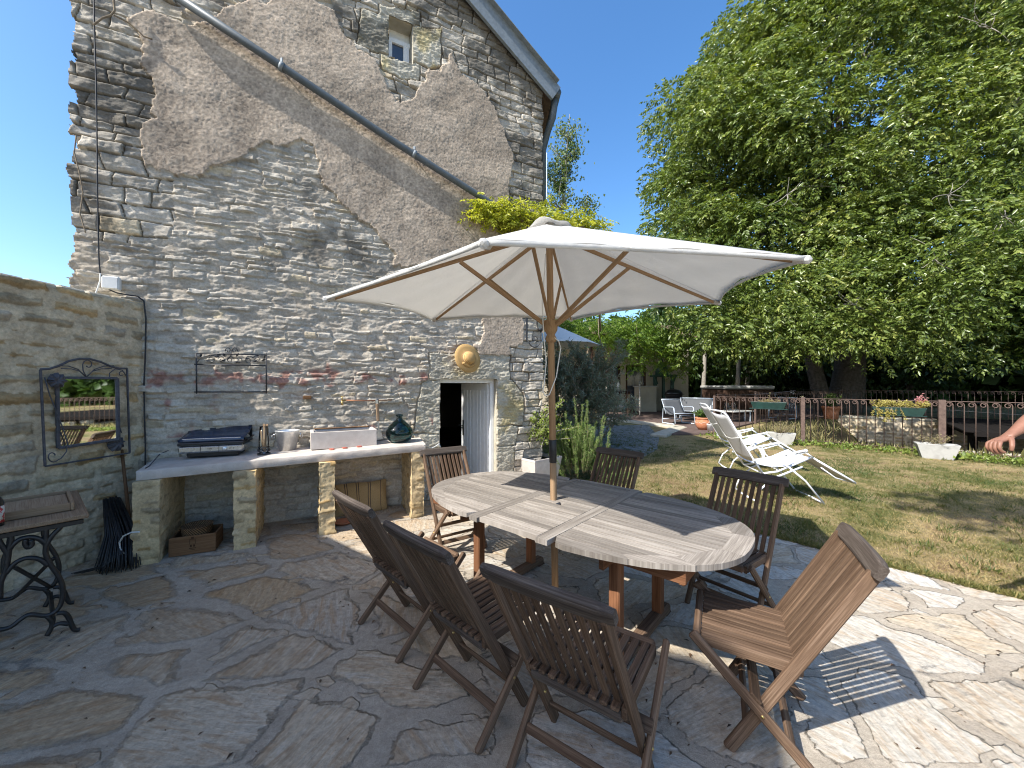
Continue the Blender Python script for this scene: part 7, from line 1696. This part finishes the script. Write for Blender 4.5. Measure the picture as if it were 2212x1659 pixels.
pl = [o for o in bpy.data.objects if o.name == 'white_lead'][0]; mb = MB(); mb.tube([plug+Vector((-0.01, 0.0, 0.005)), plug+Vector((0.03, 0, -0.005)), plug+Vector((0.055, 0.0, -0.01))], [0.016, 0.021, 0.02], 12); mb.build('socket_end', 'whiteplastic', pl)
# treadle table
SK_, SA, SB = Vector((-2.65, 2.41, 0)), Vector((-0.783, 0.622, 0)), Vector((-0.622, -0.783, 0))
SW = thing('sewing_table', 'old treadle sewing machine table with black cast iron legs at the left edge', 'table', SK_+SA*0.4+SB*0.22)
def sp(a, b_, z): return SK_+SA*a+SB*b_+Vector((0, 0, z))
mb = MB(); mb.bar(sp(0.0, 0.225, 0.725), sp(0.86, 0.225, 0.725), 0.45, 0.026, ch=0.005); mb.build('tabletop', 'oldwood', SW)
mb = MB(); mb.bar(sp(0.03, 0.225, 0.69), sp(0.83, 0.225, 0.69), 0.41, 0.03, ch=0.004); mb.build('under_frame', 'cast', SW)
FN_ = Vector((-2.707, 2.406, 0))
def nf(x, y):                                      # trace of the near leg frame in its own plane
    u, v = x*0.2315, 1015+y*0.2315; k = (u-CU)/FPX; s = (k*FN_.y-FN_.x)/(SB.x-k*SB.y); q = FN_+SB*s; return s, EYE-(v-CV)/FPX*q.y
curves = [[(575, 490), (560, 540), (500, 600), (445, 680), (425, 770), (470, 880), (545, 990), (585, 1100), (578, 1220), (530, 1310), (430, 1360), (280, 1350), (200, 1390), (100, 1465), (0, 1490), (-120, 1500)],
          [(530, 1340), (600, 1335), (645, 1385), (665, 1440), (695, 1490), (745, 1512)], [(440, 1365), (482, 1410), (484, 1460), (440, 1545)], [(490, 1462), (560, 1432), (640, 1440)],
          [(430, 515), (430, 600), (428, 700), (425, 770)], [(90, 740), (120, 700), (190, 645), (290, 628), (380, 650), (440, 700)], [(240, 650), (235, 690), (262, 725), (295, 700), (290, 655)], [(50, 970), (140, 870), (250, 823), (370, 835), (450, 895)],
          [(60, 570), (105, 640), (85, 740), (70, 850), (45, 960), (5, 1060), (0, 1200)], [(-60, 560), (0, 680), (70, 790), (60, 880)]]
for off in (0.0, 0.48):
    mb = MB()
    for cv in curves:
        pp = []
        for x, y in cv: s, z = nf(x, y); pp.append(FN_+SB*s+SA*off+Vector((0, 0, max(0.014, z))))
        sm = []
        for i in range(len(pp)-1):
            p0, p1, p2, p3 = pp[max(0, i-1)], pp[i], pp[i+1], pp[min(len(pp)-1, i+2)]
            for k in range(4): f = k/4; sm.append(0.5*((2*p1)+(p2-p0)*f+(2*p0-5*p1+4*p2-p3)*f*f+(-p0+3*p1-3*p2+p3)*f**3))
        sm.append(pp[-1]); mb.tube(sm, 0.0125, 8)
    mb.build('leg', 'cast', SW)
mb = MB(); s, z = nf(545, 990); mb.bar(FN_+SB*(s+0.02)+Vector((0, 0, 0.12)), FN_+SB*(s+0.02)+SA*0.48+Vector((0, 0, 0.12)), 0.02, 0.03); mb.bar(FN_+SB*0.1+Vector((0, 0, 0.5)), FN_+SB*0.25+SA*0.48+Vector((0, 0, 0.16)), 0.025, 0.012); mb.bar(FN_+SB*0.25+Vector((0, 0, 0.5)), FN_+SB*0.1+SA*0.48+Vector((0, 0, 0.16)), 0.025, 0.012); mb.build('cross_brace', 'cast', SW)
TY = thing('wooden_tray', 'shallow wooden drawer tray lying on the sewing table', 'tray', sp(0.4, 0.25, 0.74))
mb = MB()
for b_ in (0.06, 0.37): mb.bar(sp(0.17, b_, 0.766), sp(0.62, b_, 0.766), 0.016, 0.052, side=SB)
for a in (0.178, 0.612): mb.bar(sp(a, 0.068, 0.766), sp(a, 0.362, 0.766), 0.016, 0.05, side=SA)
mb.build('rim', 'oldwood', TY); mb = MB(); mb.bar(sp(0.19, 0.215, 0.757), sp(0.60, 0.215, 0.757), 0.29, 0.03); mb.build('panel', 'oldwood', TY)
tb = sp(0.10, 0.36, 0.739); BT = thing('dark_bottle', 'dark bottle with red and white label on the sewing table at the left edge', 'bottle', tb)
mb = MB(); mb.lathe([(0.001, 0), (0.036, 0.0), (0.038, 0.006), (0.038, 0.13), (0.03, 0.155), (0.014, 0.18), (0.014, 0.215), (0.001, 0.216)], tb, 20); mb.build('glass', 'blackplastic', BT)
m, nt, b = newmat('red_white_label', 0.6); nt.links.new(ramp(nt, noise(nt, pos(nt), 45, 2), [(0.5, (0.62, 0.56, 0.48)), (0.56, (0.5, 0.05, 0.05))], 'CONSTANT'), b.inputs['Base Color']); M['label'] = m
mb = MB(); mb.lathe([(0.0388, 0.02), (0.0388, 0.115)], tb, 20); mb.build('paper_label', 'label', BT)

# ------------------------------------------------------------------ litter on the paving
L = Leaves(); n = 420; c = np.stack([RNG.uniform(-3.2, 3.2, n), RNG.uniform(1.4, 4.6, n), np.full(n, 0.0095)], 1); kk_ = (c[:, 0]-PA.x)*(-pdv.y)+(c[:, 1]-PA.y)*pdv.x < -0.05; c = c[kk_]; n = len(c)
d = RNG.normal(size=(n, 3)); d[:, 2] = 0.05; L.add(c, d, 0.008+0.028*RNG.random(n)**2, 0.25+0.3*RNG.random(n), RNG.random(n), 0.3, nrm=np.tile([0, 0, 3.0], (n, 1)))
M['litter'] = leafmat('dry_litter', (0.03, 0.018, 0.012), (0.13, 0.075, 0.04), 0.1)
setp(L.build('leaf_litter', 'litter'), 'scattered dry leaf scraps on the paving', 'leaf litter', kind='stuff')

# ------------------------------------------------------------------ person reaching in from the right
def skin_mesh(name, nodes, edges, mat, parent, sub=2):
    me = bpy.data.meshes.new(name); me.from_pydata([tuple(p) for p, r in nodes], edges, []); o = bpy.data.objects.new(name, me); COL.objects.link(o)
    md = o.modifiers.new('skin', 'SKIN'); md.use_smooth_shade = True; md.branch_smoothing = 0.6
    for i, (p, r) in enumerate(nodes):
        rr = r if hasattr(r, '__len__') else (r, r); me.skin_vertices[0].data[i].radius = rr
    me.skin_vertices[0].data[0].use_root = True
    s = o.modifiers.new('sub', 'SUBSURF'); s.levels = sub; s.render_levels = sub
    bpy.context.view_layer.update(); dg = bpy.context.evaluated_depsgraph_get(); new = bpy.data.meshes.new_from_object(o.evaluated_get(dg)); bpy.data.objects.remove(o)
    new.materials.clear(); new.materials.append(M[mat]); new.polygons.foreach_set('use_smooth', [True]*len(new.polygons))
    if parent is not None:
        new.transform(MAT_W[parent.name].inverted())
    no = bpy.data.objects.new(name, new); COL.objects.link(no); no.parent = parent; return no
V3 = Vector
PE = thing('person', 'person at the right edge reaching a bare forearm and hand into view', 'person', (3.62, 2.2, 0))
wr, kn_, ti = V3((2.835, 2.2, 1.245)), V3((2.748, 2.195, 1.215)), V3((2.80, 2.19, 1.15))
nodes = [(V3((3.62, 2.2, 0.95)), (0.155, 0.115)), (V3((3.62, 2.2, 1.12)), (0.14, 0.105)), (V3((3.60, 2.2, 1.32)), (0.165, 0.12)), (V3((3.59, 2.2, 1.44)), (0.10, 0.08)), (V3((3.56, 2.19, 1.52)), 0.055), (V3((3.53, 2.18, 1.60)), 0.07), (V3((3.52, 2.18, 1.68)), 0.095), (V3((3.52, 2.18, 1.76)), 0.07),
         (V3((3.43, 2.16, 1.45)), 0.065), (V3((3.27, 2.2, 1.44)), 0.052), (V3((3.10, 2.215, 1.41)), 0.046), (V3((2.985, 2.21, 1.345)), 0.043), (wr+V3((0.045, 0, 0.033)), 0.031), (wr, (0.030, 0.024)),
         (V3((3.78, 2.26, 1.42)), 0.06), (V3((3.88, 2.3, 1.18)), 0.048), (V3((3.9, 2.28, 0.92)), 0.036), (V3((3.89, 2.26, 0.82)), 0.036),
         (V3((3.70, 2.24, 0.88)), 0.10), (V3((3.71, 2.24, 0.50)), 0.068), (V3((3.72, 2.26, 0.10)), 0.045), (V3((3.64, 2.20, 0.05)), 0.04), (V3((3.54, 2.2, 0.88)), 0.10), (V3((3.52, 2.17, 0.50)), 0.068), (V3((3.52, 2.18, 0.10)), 0.045), (V3((3.43, 2.13, 0.05)), 0.04)]
edges = [(0, 1), (1, 2), (2, 3), (3, 4), (4, 5), (5, 6), (6, 7), (3, 8), (8, 9), (9, 10), (10, 11), (11, 12), (12, 13), (3, 14), (14, 15), (15, 16), (16, 17), (0, 18), (18, 19), (19, 20), (20, 21), (0, 22), (22, 23), (23, 24), (24, 25)]
# palm and five separate fingers on the reaching hand
ax_ = (kn_-wr).normalized(); sd_ = V3((0.12, 0.95, -0.1)); sd_ = (sd_-ax_*sd_.dot(ax_)).normalized(); dn_ = ax_.cross(sd_)
if dn_.z > 0: dn_ = -dn_
pm = len(nodes); nodes.append((wr.lerp(kn_, 0.5), (0.036, 0.017))); edges.append((13, pm))
for i, (o_, ln) in enumerate(((-0.030, 0.92), (-0.010, 1.02), (0.010, 0.98), (0.029, 0.80))):
    b0 = kn_+sd_*o_-dn_*0.002; r0 = 0.0095-0.0006*i; p1 = b0+(ax_*0.6+dn_*0.75).normalized()*0.036*ln; p2 = p1+(ax_*-0.25+dn_*1.0+sd_*0.05*(1.5-i)).normalized()*0.027*ln; p3 = p2+(ax_*-0.95+dn_*0.6).normalized()*0.022*ln
    k = len(nodes); nodes += [(b0, r0*1.15), (p1, r0), (p2, r0*0.92), (p3, r0*0.75)]; edges += [(pm, k), (k, k+1), (k+1, k+2), (k+2, k+3)]
k = len(nodes); tb0 = wr+ax_*0.025-sd_*0.032+dn_*0.008; nodes += [(tb0, 0.013), (tb0+ax_*0.028-sd_*0.010+dn_*0.026, 0.0115), (tb0+ax_*0.040-sd_*0.004+dn_*0.052, 0.0085)]; edges += [(13, k), (k, k+1), (k+1, k+2)]
BODY = skin_mesh('body', nodes, edges, 'skin', PE)
skin_mesh('shirt', [(V3((3.62, 2.2, 0.93)), (0.175, 0.135)), (V3((3.62, 2.2, 1.12)), (0.158, 0.122)), (V3((3.60, 2.2, 1.32)), (0.18, 0.135)), (V3((3.59, 2.2, 1.44)), (0.112, 0.09)), (V3((3.43, 2.16, 1.45)), 0.08), (V3((3.29, 2.2, 1.442)), 0.07), (V3((3.78, 2.26, 1.42)), 0.075), (V3((3.85, 2.29, 1.26)), 0.068)], [(0, 1), (1, 2), (2, 3), (3, 4), (4, 5), (3, 6), (6, 7)], 'cloth_navy', PE)
skin_mesh('shorts', [(V3((3.62, 2.2, 0.94)), (0.168, 0.13)), (V3((3.70, 2.24, 0.84)), 0.115), (V3((3.71, 2.24, 0.56)), 0.095), (V3((3.54, 2.2, 0.84)), 0.115), (V3((3.525, 2.18, 0.56)), 0.095)], [(0, 1), (1, 2), (0, 3), (3, 4)], 'cloth_tan', PE)
mb = MB(); mb.ball((3.53, 2.185, 1.715), 0.108, (1.0, 0.95, 0.95), 14); mb.build('hair', 'hair', PE)
